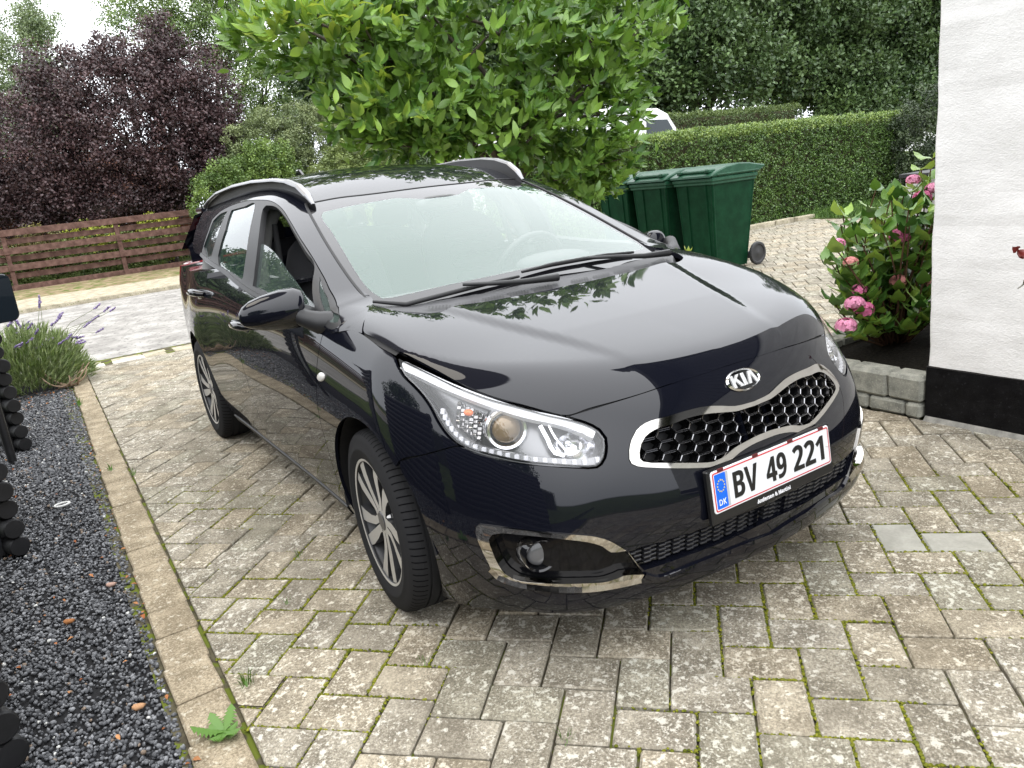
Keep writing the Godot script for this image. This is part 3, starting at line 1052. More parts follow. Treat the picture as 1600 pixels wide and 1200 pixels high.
func build_front(car: Node3D, head: PackedVector3Array, lens: PackedVector3Array, grille_out: Array, grille_in: Array, low: Array, fog_out: PackedVector3Array, fog_in: PackedVector3Array) -> void:
	var both := [1, -1]
	# headlights
	var silver := paint(Color(0.8, 0.8, 0.82), 0.16, 1.0)
	var satin := paint(Color(0.22, 0.22, 0.225), 0.35, 0.9)
	var lens_line := smooth(chart_line(FRONT, lens), true)
	var head_poly := outline(FRONT, head, 0.004)
	var lens_shape := panel(FRONT, lens_line, [], 0.02, -0.001, 0.0)
	var gasket := panel(FRONT, head_poly, [biggest(Geometry2D.offset_polygon(lens_line, -0.002))], 0.02, -0.003, 0.02)
	var bowl := panel(FRONT, lens_line, [], 0.03, -0.085, 0.0)
	var wall := Shape.new()
	rim(wall, FRONT, lens_line, -0.004, 0.085)
	var led := mm([422, 789, 773, 447, 791, 743, 478, 786, 715, 515, 774, 693, 562, 749, 679, 619, 709, 666, 677, 657, 654, 725, 598, 644, 755, 551, 637, 769, 518, 638])
	for k in both:
		var h := Node3D.new()
		h.name = "headlight"
		car.add_child(h, true)
		put("lens", placed(lens_shape, [k]), pane(Color(0.9, 0.92, 0.95), 0.03), h)
		put("gasket", placed(gasket, [k]), mat_gloss, h)
		put("housing", placed(bowl, [k]), paint(Color(0.20, 0.20, 0.205), 0.28, 0.8), h)
		put("housing_wall", placed(wall, [k]), satin, h)
		# projector: bezel ring, ball lens
		var xf := seat_on(FRONT, Vector3(0.587, 0.695, 0.738), k, -0.05)
		xf.basis = Basis(Vector3(0.0, 1, 0).cross(Vector3(k * 0.35, 0.1, 0.93).normalized()).normalized(), Vector3.ZERO, Vector3(k * 0.35, 0.1, 0.93).normalized())
		xf.basis.y = xf.basis.z.cross(xf.basis.x)
		var turn := xf * Transform3D(Basis(Vector3(0, 0, 1), Vector3(0, 1, 0), Vector3(-1, 0, 0)), Vector3.ZERO)
		var ring := Shape.new()
		ring.lathe([Vector2(-0.03, 0.062), Vector2(0.006, 0.060), Vector2(0.012, 0.055), Vector2(0.010, 0.048), Vector2(-0.004, 0.042), Vector2(-0.03, 0.040)], 40, turn)
		put("projector_ring", ring.mesh(), silver, h)
		var ball := Shape.new()
		ball.blob(Vector3.ZERO, Vector3(0.040, 0.040, 0.022), 2.0, xf, 28, 16)
		var amber := paint(Color(0.16, 0.10, 0.035), 0.03, 0.25)
		amber.clearcoat_enabled = true
		put("projector_lens", ball.mesh(), amber, h)
		# high beam bowl
		var x2 := seat_on(FRONT, Vector3(0.712, 0.560, 0.690), k, -0.055)
		x2.basis = xf.basis
		var cup := Shape.new()
		cup.lathe([Vector2(0.04, 0.060), Vector2(0.02, 0.056), Vector2(0.0, 0.046), Vector2(-0.015, 0.03), Vector2(-0.02, 0.012)], 32, x2 * Transform3D(Basis(Vector3(0, 0, 1), Vector3(0, 1, 0), Vector3(-1, 0, 0)).scaled(Vector3(1, 0.72, 1)), Vector3.ZERO))
		cup.blob(Vector3(0, 0, -0.012), Vector3(0.010, 0.010, 0.016), 2.0, x2, 12, 8)
		put("high_beam_bowl", cup.mesh(), silver, h)
		# indicator reflector: small facets and an amber bulb
		var x3 := seat_on(FRONT, Vector3(0.486, 0.757, 0.755), k, -0.045)
		var facets := Shape.new()
		for i in 6:
			for j in 6:
				var e := Transform3D(Basis.from_euler(Vector3(sin(i * 2.1 + j) * 0.35, cos(j * 1.7 + i) * 0.35, 0)), Vector3((i - 2.5) * 0.014, (j - 2.5) * 0.013 - (i - 2.5) * 0.006, 0))
				facets.box(Vector3(-0.0066, -0.006, -0.004), Vector3(0.0066, 0.006, 0.004), 0.002, x3 * e)
		put("indicator_reflector", facets.mesh(), paint(Color(0.32, 0.31, 0.31), 0.2, 1.0), h)
		var bulb := Shape.new()
		bulb.blob(Vector3(0.0, 0.022, 0.008), Vector3(0.015, 0.010, 0.010), 2.0, x3, 14, 8)
		put("indicator_bulb", bulb.mesh(), coated(Color(0.75, 0.16, 0.03), 0.2), h)
		# light guide along the top edge, whitened in place of sky reflected in the lens
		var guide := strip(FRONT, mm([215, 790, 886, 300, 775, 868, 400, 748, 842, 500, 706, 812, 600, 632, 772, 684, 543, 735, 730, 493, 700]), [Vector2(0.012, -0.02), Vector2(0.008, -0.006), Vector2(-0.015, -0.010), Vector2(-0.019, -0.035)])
		put("sky_band_guide", placed(guide, [k]), paint(Color(0.7, 0.7, 0.72), 0.35), h)
		# chrome blade between the two bowls
		var blade := strip(FRONT, mm([652, 612, 738, 679, 610, 703, 703, 608, 670, 720, 588, 662]), [Vector2(-0.012, -0.06), Vector2(-0.006, -0.022), Vector2(0.004, -0.022), Vector2(0.012, -0.06)])
		blade.add(strip(FRONT, mm([668, 596, 738, 693, 594, 705, 714, 580, 674]), [Vector2(-0.006, -0.05), Vector2(-0.002, -0.026), Vector2(0.003, -0.026), Vector2(0.006, -0.05)]))
		put("chrome_blade", placed(blade, [k]), silver, h)
		# row of running-light cells along the lower edge
		var base := strip(FRONT, led, [Vector2(-0.014, -0.03), Vector2(-0.012, -0.016), Vector2(0.010, -0.016), Vector2(0.012, -0.03)])
		put("running_light_base", placed(base, [k]), satin, h)
		var cells := Shape.new()
		var track := smooth(chart_line(FRONT, led), false, 0.016)
		for i in track.size():
			var w := on_body(FRONT, track[i])
			cells.box(Vector3(-0.0065, -0.0085, -0.006), Vector3(0.0065, 0.0085, 0.004), 0.002, seat_on(FRONT, w, k, -0.013))
		put("running_lights", cells.mesh(), coated(Color(0.5, 0.5, 0.53), 0.1), h)

	# upper grille
	var g := Node3D.new()
	g.name = "grille"
	car.add_child(g, true)
	var out_line := smooth(chart_line(FRONT, mm(grille_out)), true)
	var in_line := smooth(chart_line(FRONT, mm(grille_in)), true)
	var surround := panel(FRONT, outline(FRONT, mm(grille_out), 0.0005), [in_line], 0.02, 0.004, 0.02)
	put("chrome_surround", placed(surround, both), mat_chrome, g)
	put("grille_backing", placed(panel(FRONT, outline(FRONT, mm(grille_out), -0.01), [], 0.04, -0.055, 0.0), both), mat_black, g)
	var cell := Shape.new()
	var deep := Shape.new()
	var r_out := []
	var hx := [[-0.5, 0.0], [-0.32, 0.5], [0.32, 0.5], [0.5, 0.0], [0.32, -0.5], [-0.32, -0.5]]
	for i in 6:
		var a := Vector2(hx[i][0] * 0.0600, hx[i][1] * 0.0290)
		var b := Vector2(hx[(i + 1) % 6][0] * 0.0600, hx[(i + 1) % 6][1] * 0.0290)
		var a1 := a * Vector2(0.955, 0.87)
		var b1 := b * Vector2(0.955, 0.87)
		var a2 := a * Vector2(0.90, 0.70)
		var b2 := b * Vector2(0.90, 0.70)
		var mid := Vector3(a.x + b.x, a.y + b.y, 0).normalized()
		deep.flat_quad(Vector3(a.x, a.y, -0.03), Vector3(b.x, b.y, -0.03), Vector3(b.x, b.y, -0.002), Vector3(a.x, a.y, -0.002), mid)
		cell.flat_quad(Vector3(a.x, a.y, -0.002), Vector3(b.x, b.y, -0.002), Vector3(b1.x, b1.y, 0.0), Vector3(a1.x, a1.y, 0.0), Vector3(0, 0, 1))
		cell.flat_quad(Vector3(a1.x, a1.y, 0.0), Vector3(b1.x, b1.y, 0.0), Vector3(b2.x, b2.y, -0.010), Vector3(a2.x, a2.y, -0.010), Vector3(0, 0, 1) - mid)
		deep.flat_quad(Vector3(a2.x, a2.y, -0.010), Vector3(b2.x, b2.y, -0.010), Vector3(b2.x, b2.y, -0.035), Vector3(a2.x, a2.y, -0.035), -mid)
	var cell_mesh := cell.mesh()
	var bars := paint(Color(0.24, 0.24, 0.25), 0.22, 1.0)
	var walls := Shape.new()
	var wide := biggest(Geometry2D.offset_polygon(in_line, 0.010))
	for col in range(-10, 11):
		for row in range(-5, 6):
			var a := col * 0.0492
			var hh := 0.632 + row * 0.0290 + (0.0145 if absi(col) % 2 == 1 else 0.0)
			var w := on_body(FRONT, Vector2(absf(a) * 0.9 * 0.82, hh))
			if Geometry2D.is_point_in_polygon(to_chart(FRONT, w), wide):
				var xf := seat_on(FRONT, w, 1.0 if col >= 0 else -1.0, -0.012)
				put("cell", cell_mesh, bars, g, xf)
				walls.add(deep, xf)
	var wl := put("cell_walls", walls.mesh(), paint(Color(0.004, 0.004, 0.0045), 0.85), g)
	wl.set_meta("kind", "stuff")

	# lower grille: uprights and small fins
	var lg := Node3D.new()
	lg.name = "lower_grille"
	car.add_child(lg, true)
	put("lower_backing", placed(panel(FRONT, outline(FRONT, mm(low), -0.01), [], 0.04, -0.05, 0.0), both), mat_black, lg)
	var low_line := smooth(chart_line(FRONT, mm(low)), true)
	var fins := Shape.new()
	for col in range(-12, 13):
		for row in 5:
			var hh := 0.323 + row * 0.0138 + (0.004 if absi(col) % 2 == 1 else 0.0)
			for part in 2:
				var w := on_body(FRONT, Vector2((absf(col) * 0.0385 + part * 0.0155) * 0.8, hh))
				if Geometry2D.is_point_in_polygon(to_chart(FRONT, w), low_line):
					fins.box(Vector3(-0.0115, -0.0035, -0.03), Vector3(0.0115, 0.0025, 0.0), 0.0015, seat_on(FRONT, w, 1.0 if col >= 0 else -1.0, -0.016 + 0.004 * part))
	put("lower_fins", fins.mesh(), paint(Color(0.02, 0.02, 0.023), 0.35), lg)
	put("lower_edge", placed(strip(FRONT, mm([836, 450, 298, 842, 408, 274, 863, 299, 278, 886, 129, 282, 887, -110, 270].slice(0, 12) + [888, 0, 274]), [Vector2(-0.012, -0.004), Vector2(-0.006, 0.008), Vector2(0.006, 0.008), Vector2(0.012, -0.004)]), both), mat_paint, lg)

	# fog lamps in their chrome brackets
	var bracket := panel(FRONT, outline(FRONT, fog_out, 0.0005), [smooth(chart_line(FRONT, fog_in), true)], 0.02, 0.005, 0.03)
	var pocket := panel(FRONT, outline(FRONT, fog_in, -0.006), [], 0.03, -0.028, 0.0)
	var bezel_mat := coated(Color(0.004, 0.004, 0.005), 0.3)
	bezel_mat.clearcoat = 0.45
	bezel_mat.clearcoat_roughness = 0.08
	var blade_low := strip(FRONT, mm([578, 772, 345, 596, 762, 325, 632, 744, 316, 690, 708, 312, 760, 652, 308, 800, 585, 302, 822, 525, 298, 836, 462, 293]), [Vector2(-0.014, -0.004), Vector2(-0.0125, 0.0085), Vector2(0.010, 0.0035), Vector2(0.012, -0.01)])
	for k in both:
		var f := Node3D.new()
		f.name = "fog_lamp"
		car.add_child(f, true)
		put("chrome_bracket", placed(bracket, [k]), mat_chrome, f)
		put("chrome_blade", placed(blade_low, [k]), mat_chrome, f)
		put("bezel", placed(pocket, [k]), bezel_mat, f)
		var xf := seat_on(FRONT, Vector3(0.70, 0.703, 0.392), k, -0.03)
		var z := Vector3(k * 0.25, 0.0, 0.97).normalized()
		xf.basis = Basis(Vector3.UP.cross(z).normalized(), Vector3.UP, z)
		var turn := xf * Transform3D(Basis(Vector3(0, 0, 1), Vector3(0, 1, 0), Vector3(-1, 0, 0)), Vector3.ZERO)
		var ring := Shape.new()
		ring.lathe([Vector2(-0.03, 0.056), Vector2(0.012, 0.050), Vector2(0.020, 0.046), Vector2(0.016, 0.041), Vector2(-0.02, 0.036)], 36, turn)
		put("lamp_ring", ring.mesh(), mat_gloss, f)
		var glass := Shape.new()
		glass.blob(Vector3(0, 0, -0.004), Vector3(0.036, 0.036, 0.014), 2.0, xf, 24, 12)
		put("lamp_glass", glass.mesh(), coated(Color(0.10, 0.10, 0.105), 0.1), f)

	# badge
	var b := Node3D.new()
	b.name = "badge"
	b.transform = seat_on(FRONT, Vector3(0.806, 0.001, 0.738), 1, 0.001)
	car.add_child(b, true)
	var oval := PackedVector2Array()
	var oval_in := PackedVector2Array()
	for i in 48:
		var a := TAU * i / 48.0
		oval.append(Vector2(cos(a) * 0.067, sin(a) * 0.0345))
		oval_in.append(Vector2(cos(a) * 0.0595, sin(a) * 0.0275))
	var plaque := Shape.new()
	plaque.prism(oval_in, 0.003)
	put("badge_field", plaque.mesh(), mat_gloss, b)
	var ring := Shape.new()
	for i in 48:
		var j := (i + 1) % 48
		var m0 := (oval[i] + oval_in[i]) / 2.0
		var m1 := (oval[j] + oval_in[j]) / 2.0
		var o := Vector3(oval[i].x, oval[i].y, 0).normalized()
		ring.flat_quad(Vector3(oval[i].x, oval[i].y, 0), Vector3(oval[j].x, oval[j].y, 0), Vector3(m1.x, m1.y, 0.007), Vector3(m0.x, m0.y, 0.007), o + Vector3(0, 0, 0.7))
		ring.flat_quad(Vector3(oval_in[i].x, oval_in[i].y, 0.002), Vector3(oval_in[j].x, oval_in[j].y, 0.002), Vector3(m1.x, m1.y, 0.007), Vector3(m0.x, m0.y, 0.007), Vector3(0, 0, 0.7) - o)
	put("badge_ring", ring.mesh(), paint(Color(0.75, 0.75, 0.75), 0.15, 1.0), b)
	var k_form := PackedVector2Array([Vector2(-46, -17), Vector2(-35, -17), Vector2(-35, -5), Vector2(-31, -1), Vector2(-20, -17), Vector2(-7, -17), Vector2(-24, 6), Vector2(-11, 17), Vector2(-24, 17), Vector2(-35, 6), Vector2(-35, 17), Vector2(-46, 17)])
	var i_form := PackedVector2Array([Vector2(-5, -17), Vector2(6, -17), Vector2(6, 17), Vector2(-5, 17)])
	var a_form := PackedVector2Array([Vector2(9, -17), Vector2(20, -17), Vector2(28, 6), Vector2(36, -17), Vector2(47, -17), Vector2(35, 17), Vector2(21, 17)])
	for form in [k_form, i_form, a_form]:
		var p := PackedVector2Array()
		for q in form:
			p.append(Vector2(q.x + q.y * 0.10, q.y) * 0.00112)
		var s := Shape.new()
		s.prism(p, 0.0065, Transform3D(), false, 0.001)
		put("letter", s.mesh(), paint(Color(0.78, 0.78, 0.78), 0.3, 0.6), b)

	# number plate on its black carrier
	var plate := Node3D.new()
	plate.name = "number_plate"
	var tilt := Basis.from_euler(Vector3(-0.112, 0, 0))
	plate.transform = Transform3D(tilt, Vector3(0, 0.4935, 0.9115))
	car.add_child(plate, true)
	var carrier := Shape.new()
	carrier.box(Vector3(-0.262, -0.092, -0.022), Vector3(0.262, 0.064, -0.003), 0.004)
	put("carrier", carrier.mesh(), paint(Color(0.008, 0.008, 0.009), 0.3), plate)
	var white := Shape.new()
	white.prism(rounded(Vector2(-0.252, -0.06), Vector2(0.252, 0.06), 0.009), 0.003, Transform3D(Basis(), Vector3(0, 0, -0.003)), false, 0.001)
	put("plate", white.mesh(), paint(Color(0.72, 0.73, 0.75), 0.35), plate)
	var border := Shape.new()
	var r_a := rounded(Vector2(-0.2475, -0.0555), Vector2(0.2475, 0.0555), 0.007)
	var r_b := rounded(Vector2(-0.2440, -0.0520), Vector2(0.2440, 0.0520), 0.005)
	for i in r_a.size():
		var j := (i + 1) % r_a.size()
		border.flat_quad(Vector3(r_a[i].x, r_a[i].y, 0.0008), Vector3(r_a[j].x, r_a[j].y, 0.0008), Vector3(r_b[j].x, r_b[j].y, 0.0012), Vector3(r_b[i].x, r_b[i].y, 0.0012), Vector3(0, 0, 1))
	put("red_border", border.mesh(), paint(Color(0.55, 0.02, 0.03), 0.4), plate)
	var clips := Shape.new()
	for x in [-0.215, -0.075, 0.075, 0.215]:
		clips.box(Vector3(x - 0.011, 0.0535, -0.002), Vector3(x + 0.011, 0.063, 0.003), 0.001)
	put("clip", clips.mesh(), paint(Color(0.09, 0.01, 0.012), 0.4), plate)
	var blue := Shape.new()
	blue.prism(rounded(Vector2(-0.2405, -0.0490), Vector2(-0.1985, 0.0490), 0.003), 0.0008, Transform3D(Basis(), Vector3(0, 0, 0.0)))
	put("blue_band", blue.mesh(), paint(Color(0.0, 0.12, 0.72), 0.4), plate)
	var silver_band := Shape.new()
	silver_band.prism(PackedVector2Array([Vector2(-0.1980, -0.049), Vector2(-0.1890, -0.049), Vector2(-0.1890, 0.049), Vector2(-0.1980, 0.049)]), 0.0007)
	put("grey_band", silver_band.mesh(), paint(Color(0.42, 0.43, 0.46), 0.3), plate)
	var stars := Shape.new()
	for i in 12:
		var a := TAU * i / 12.0
		var star := PackedVector2Array()
		for q in 10:
			var r := 0.0026 if q % 2 == 0 else 0.0011
			star.append(Vector2(sin(TAU * q / 10.0), cos(TAU * q / 10.0)) * r + Vector2(-0.2195 + sin(a) * 0.0135, 0.015 + cos(a) * 0.0165))
		stars.prism(star, 0.0016)
	put("stars", stars.mesh(), paint(Color(0.75, 0.62, 0.1), 0.5), plate)
	text_part("country_letters", "DK", Vector2(0.027, 0.0165), paint(Color(0.8, 0.82, 0.85), 0.5), plate, Transform3D(Basis(), Vector3(-0.2195, -0.0315, 0.001)))
	var ink := paint(Color(0.006, 0.006, 0.006), 0.4)
	text_part("plate_letters", "BV", Vector2(0.098, 0.075), ink, plate, Transform3D(Basis(), Vector3(-0.122, 0.0, 0.001)), true)
	text_part("plate_digits", "49", Vector2(0.086, 0.075), ink, plate, Transform3D(Basis(), Vector3(0.006, 0.0, 0.001)), true)
	text_part("plate_digits", "221", Vector2(0.140, 0.075), ink, plate, Transform3D(Basis(), Vector3(0.150, 0.0, 0.001)), true)
	var stud := Shape.new()
	stud.blob(Vector3(0.237, 0.0, 0.001), Vector3(0.005, 0.005, 0.003), 2.0, Transform3D(), 12, 8)
	put("stud", stud.mesh(), paint(Color(0.75, 0.75, 0.75), 0.4), plate)
	text_part("dealer_name", "Andersen & Martini", Vector2(0.142, 0.0125), paint(Color(0.75, 0.75, 0.77), 0.5), plate, Transform3D(Basis(), Vector3(-0.012, -0.0775, -0.0025)), true)


func rounded(lo: Vector2, hi: Vector2, r: float) -> PackedVector2Array:
	var out := PackedVector2Array()
	for c in [[hi.x - r, hi.y - r, 0], [lo.x + r, hi.y - r, 90], [lo.x + r, lo.y + r, 180], [hi.x - r, lo.y + r, 270]]:
		for i in 6:
			var a := deg_to_rad(c[2] + i * 18.0)
			out.append(Vector2(c[0] + cos(a) * r, c[1] + sin(a) * r))
	return out


func build_details(car: Node3D) -> void:
	var both := [1, -1]
	var silver := paint(Color(0.27, 0.27, 0.28), 0.38, 0.7)
	for k in both:
		# roof rail: a solid fin with a rounded silver top
		var rail := Shape.new()
		var fin_side := Shape.new()
		var pts := [Vector3(-1.045, 0.548, 1.358), Vector3(-1.085, 0.552, 1.402), Vector3(-1.17, 0.557, 1.446), Vector3(-1.30, 0.566, 1.475), Vector3(-1.45, 0.576, 1.490), Vector3(-1.75, 0.595, 1.500), Vector3(-2.1, 0.61, 1.496), Vector3(-2.5, 0.612, 1.476), Vector3(-2.8, 0.600, 1.445), Vector3(-2.98, 0.590, 1.42), Vector3(-3.04, 0.58, 1.39)]
		for i in pts.size() - 1:
			var rows := []
			for e in 2:
				var p: Vector3 = pts[i + e]
				var d: Vector3 = (pts[mini(i + e + 1, pts.size() - 1)] - pts[maxi(i + e - 1, 0)]).normalized()
				var up := Vector3(-d.z, 0, d.x) * signf(-d.x) * -1.0
				if up.z < 0.0:
					up = -up
				var sd := Vector3(0, 1, 0)
				var drop := p.z - 1.33
				var t := 0.45 if (i + e == 0 or i + e == pts.size() - 1) else 1.0
				rows.append([p - sd * 0.022 * t - Vector3(0, 0, drop), p - sd * 0.018 * t - up * 0.008 * t, p - sd * 0.012 * t - up * 0.001, p + sd * 0.008 * t, p + sd * 0.015 * t - up * 0.006 * t, p + sd * 0.017 * t - up * 0.013 * t, p + sd * 0.010 * t - up * 0.018 * t])
			for q in 6:
				(fin_side if q in [0, 5] else rail).flat_quad(rows[0][q], rows[1][q], rows[1][q + 1], rows[0][q + 1], Vector3(0, -1 if q < 2 else (0.2 if q < 4 else 1), 1 if q > 0 and q < 5 else 0))
		put("roof_rail", placed(rail, [k]), silver, car)
		put("rail_web", placed(fin_side, [k]), mat_trim, car)
		# door mirror
		var m := Node3D.new()
		m.name = "door_mirror"
		car.add_child(m, true)
		var cap := Shape.new()
		var turn := Transform3D(Basis.from_euler(Vector3(0.02, 0.34 * k, 0.04 * k)), Vector3(k * 0.965, 1.013, -0.445))
		if k == 1:
			# the driver's mirror is folded against the glass
			turn = Transform3D(Basis.from_euler(Vector3(0.0, 1.25, 0.0)).scaled(Vector3.ONE * 0.8), Vector3(0.868, 1.0, -0.50))
		var loft_rows := []
		var prof := [[-0.112, 0.050, 0.045, 0.002], [-0.105, 0.064, 0.056, 0.004], [-0.08, 0.072, 0.066, 0.005], [-0.03, 0.070, 0.072, 0.003], [0.03, 0.062, 0.070, -0.002], [0.075, 0.048, 0.058, -0.005], [0.100, 0.034, 0.043, -0.008], [0.113, 0.016, 0.020, -0.010]]
		for half in 2:
			var sh := Shape.new()
			var rings := []
			for pr in prof:
				var first := sh.v.size()
				for q in 13:
					# upper half painted, lower half black plastic
					var a: float = (PI * q / 12.0 - 0.35) if half == 0 else (PI + PI * q / 12.0 - 0.35)
					var ca := cos(a)
					var sa := sin(a)
					var e := pow(pow(absf(ca), 2.5) + pow(absf(sa), 2.5), -0.4)
					var zz: float = ca * e * pr[2]
					if zz < 0.0:
						zz = maxf(zz, -0.045)
					var grow := 1.0 if half == 0 else 0.985
					var w := Vector3(k * pr[0], sa * e * pr[1] * grow + pr[3], zz * grow)
					sh.vert(turn * w, (turn.basis * Vector3(0, sa * 1.1, ca)).normalized())
				rings.append(first)
			for i in rings.size() - 1:
				for q in 12:
					var a0: int = rings[i] + q
					var b0: int = rings[i + 1] + q
					sh.quad(a0, a0 + 1, b0 + 1, b0)
			for endcap in [0, rings.size() - 1]:
				var c := sh.vert(turn * Vector3(k * prof[endcap][0], prof[endcap][3], 0), turn.basis * Vector3(-k if endcap == 0 else k, 0, 0))
				for q in 12:
					sh.tri(c, rings[endcap] + q, rings[endcap] + q + 1)
			# normals bent over the ends
			for i in rings.size():
				var slope: float = (prof[maxi(i - 1, 0)][1] - prof[mini(i + 1, 7)][1]) / (prof[mini(i + 1, 7)][0] - prof[maxi(i - 1, 0)][0])
				for q in 13:
					sh.n[rings[i] + q] = (sh.n[rings[i] + q] + turn.basis * Vector3(k * clampf(slope, -2.0, 2.5), 0, 0)).normalized()
			put("mirror_cap" if half == 0 else "mirror_shell", sh.mesh(), mat_paint if half == 0 else mat_gloss, m)
		var foot := Shape.new()
		foot.tube([Vector3(k * 0.80, 0.955, -0.31), Vector3(k * 0.845, 0.962, -0.325), Vector3(k * 0.875, 0.978, -0.36), Vector3(k * 0.90, 0.998, -0.40)], [0.042, 0.040, 0.032, 0.034], 14)
		put("mirror_foot", foot.mesh(), mat_trim, m)
		# repeater lamp on the wing
		var rep := Shape.new()
		rep.blob(Vector3.ZERO, Vector3(0.036, 0.016, 0.009), 2.0, seat_on(SIDE, Vector3(-0.292, 0.88, 0.779), k, 0.002) * Transform3D(Basis.from_euler(Vector3(0, 0, -0.25 * k)), Vector3.ZERO), 20, 10)
		put("side_repeater", rep.mesh(), coated(Color(0.62, 0.60, 0.57), 0.12), car)
		# door handles: dished cup and arched bar
		for p in [Vector3(-1.255, 0.886, 0.862), Vector3(-2.25, 0.872, 0.938)]:
			var hn := Node3D.new()
			hn.name = "door_handle"
			car.add_child(hn, true)
			var xf := seat_on(SIDE, p, k, 0.0)
			var cup := Shape.new()
			cup.blob(Vector3(0, -0.004, -0.004), Vector3(0.075, 0.028, 0.006), 2.4, xf, 20, 8)
			put("handle_cup", cup.mesh(), mat_gloss, hn)
			var bar := Shape.new()
			bar.tube([xf * Vector3(-0.10, 0.006, 0.0), xf * Vector3(-0.085, 0.006, 0.024), xf * Vector3(-0.04, 0.007, 0.044), xf * Vector3(0.03, 0.007, 0.044), xf * Vector3(0.085, 0.006, 0.026), xf * Vector3(0.105, 0.006, 0.0)], [0.014, 0.018, 0.020, 0.020, 0.018, 0.014], 10)
			put("handle_bar", bar.mesh(), mat_gloss, hn)
		# rear lamp
		var lamp := panel(SIDE, outline(SIDE, mm([-3280, 760, 1120, -3420, 700, 1130, -3520, 650, 1100, -3530, 650, 850, -3440, 700, 840, -3330, 750, 960])), [], 0.04, 0.004, 0.02)
		put("rear_lamp", placed(lamp, [k]), coated(Color(0.22, 0.008, 0.012), 0.2), car)
	# aerial fin
	var fin := Shape.new()
	fin.prism(PackedVector2Array([Vector2(-0.10, -0.03), Vector2(0.10, -0.03), Vector2(0.06, 0.015), Vector2(-0.02, 0.062), Vector2(-0.06, 0.062)]), 0.02, Transform3D(Basis(Vector3(0, 0, 1), Vector3(0, 1, 0), Vector3(-1, 0, 0)), Vector3(-0.01, 1.505, -2.75)), true, 0.006)
	put("aerial", fin.mesh(), mat_gloss, car)
	# wipers
	var blades := [[[-0.245, 0.668, 1.004], [-0.165, 0.58, 0.992], [-0.150, 0.42, 0.990], [-0.145, 0.30, 0.990], [-0.14, 0.12, 0.996]], [[-0.165, 0.09, 1.0], [-0.175, -0.06, 1.0], [-0.18, -0.20, 0.998], [-0.19, -0.34, 0.996], [-0.2, -0.50, 0.998]]]
	var arms := [[[-0.145, 0.36, 1.012], [-0.10, 0.28, 1.004], [-0.075, 0.14, 0.990], [-0.06, 0.0, 0.984]], [[-0.185, -0.22, 1.018], [-0.13, -0.34, 1.008], [-0.09, -0.46, 0.994], [-0.075, -0.585, 0.990]]]
	for w in 2:
		var wp := Node3D.new()
		wp.name = "wiper"
		car.add_child(wp, true)
		var bl := Shape.new()
		var line := []
		var radii := []
		for i in blades[w].size():
			var q: Array = blades[w][i]
			var s := on_body(SCREEN, Vector2(q[0], absf(q[1])))
			line.append(Vector3(-q[1], s.z + 0.014, q[0]))
			radii.append(0.005 if i == 0 or i == 4 else 0.0085)
		bl.tube(line, radii, 8)
		put("blade", bl.mesh(), mat_black, wp)
		var ar := Shape.new()
		line = []
		for q in arms[w]:
			line.append(Vector3(-q[1], q[2] + 0.012, q[0]))
		ar.tube(line, [0.006, 0.008, 0.011, 0.015], 8)
		put("arm", ar.mesh(), mat_trim, wp)


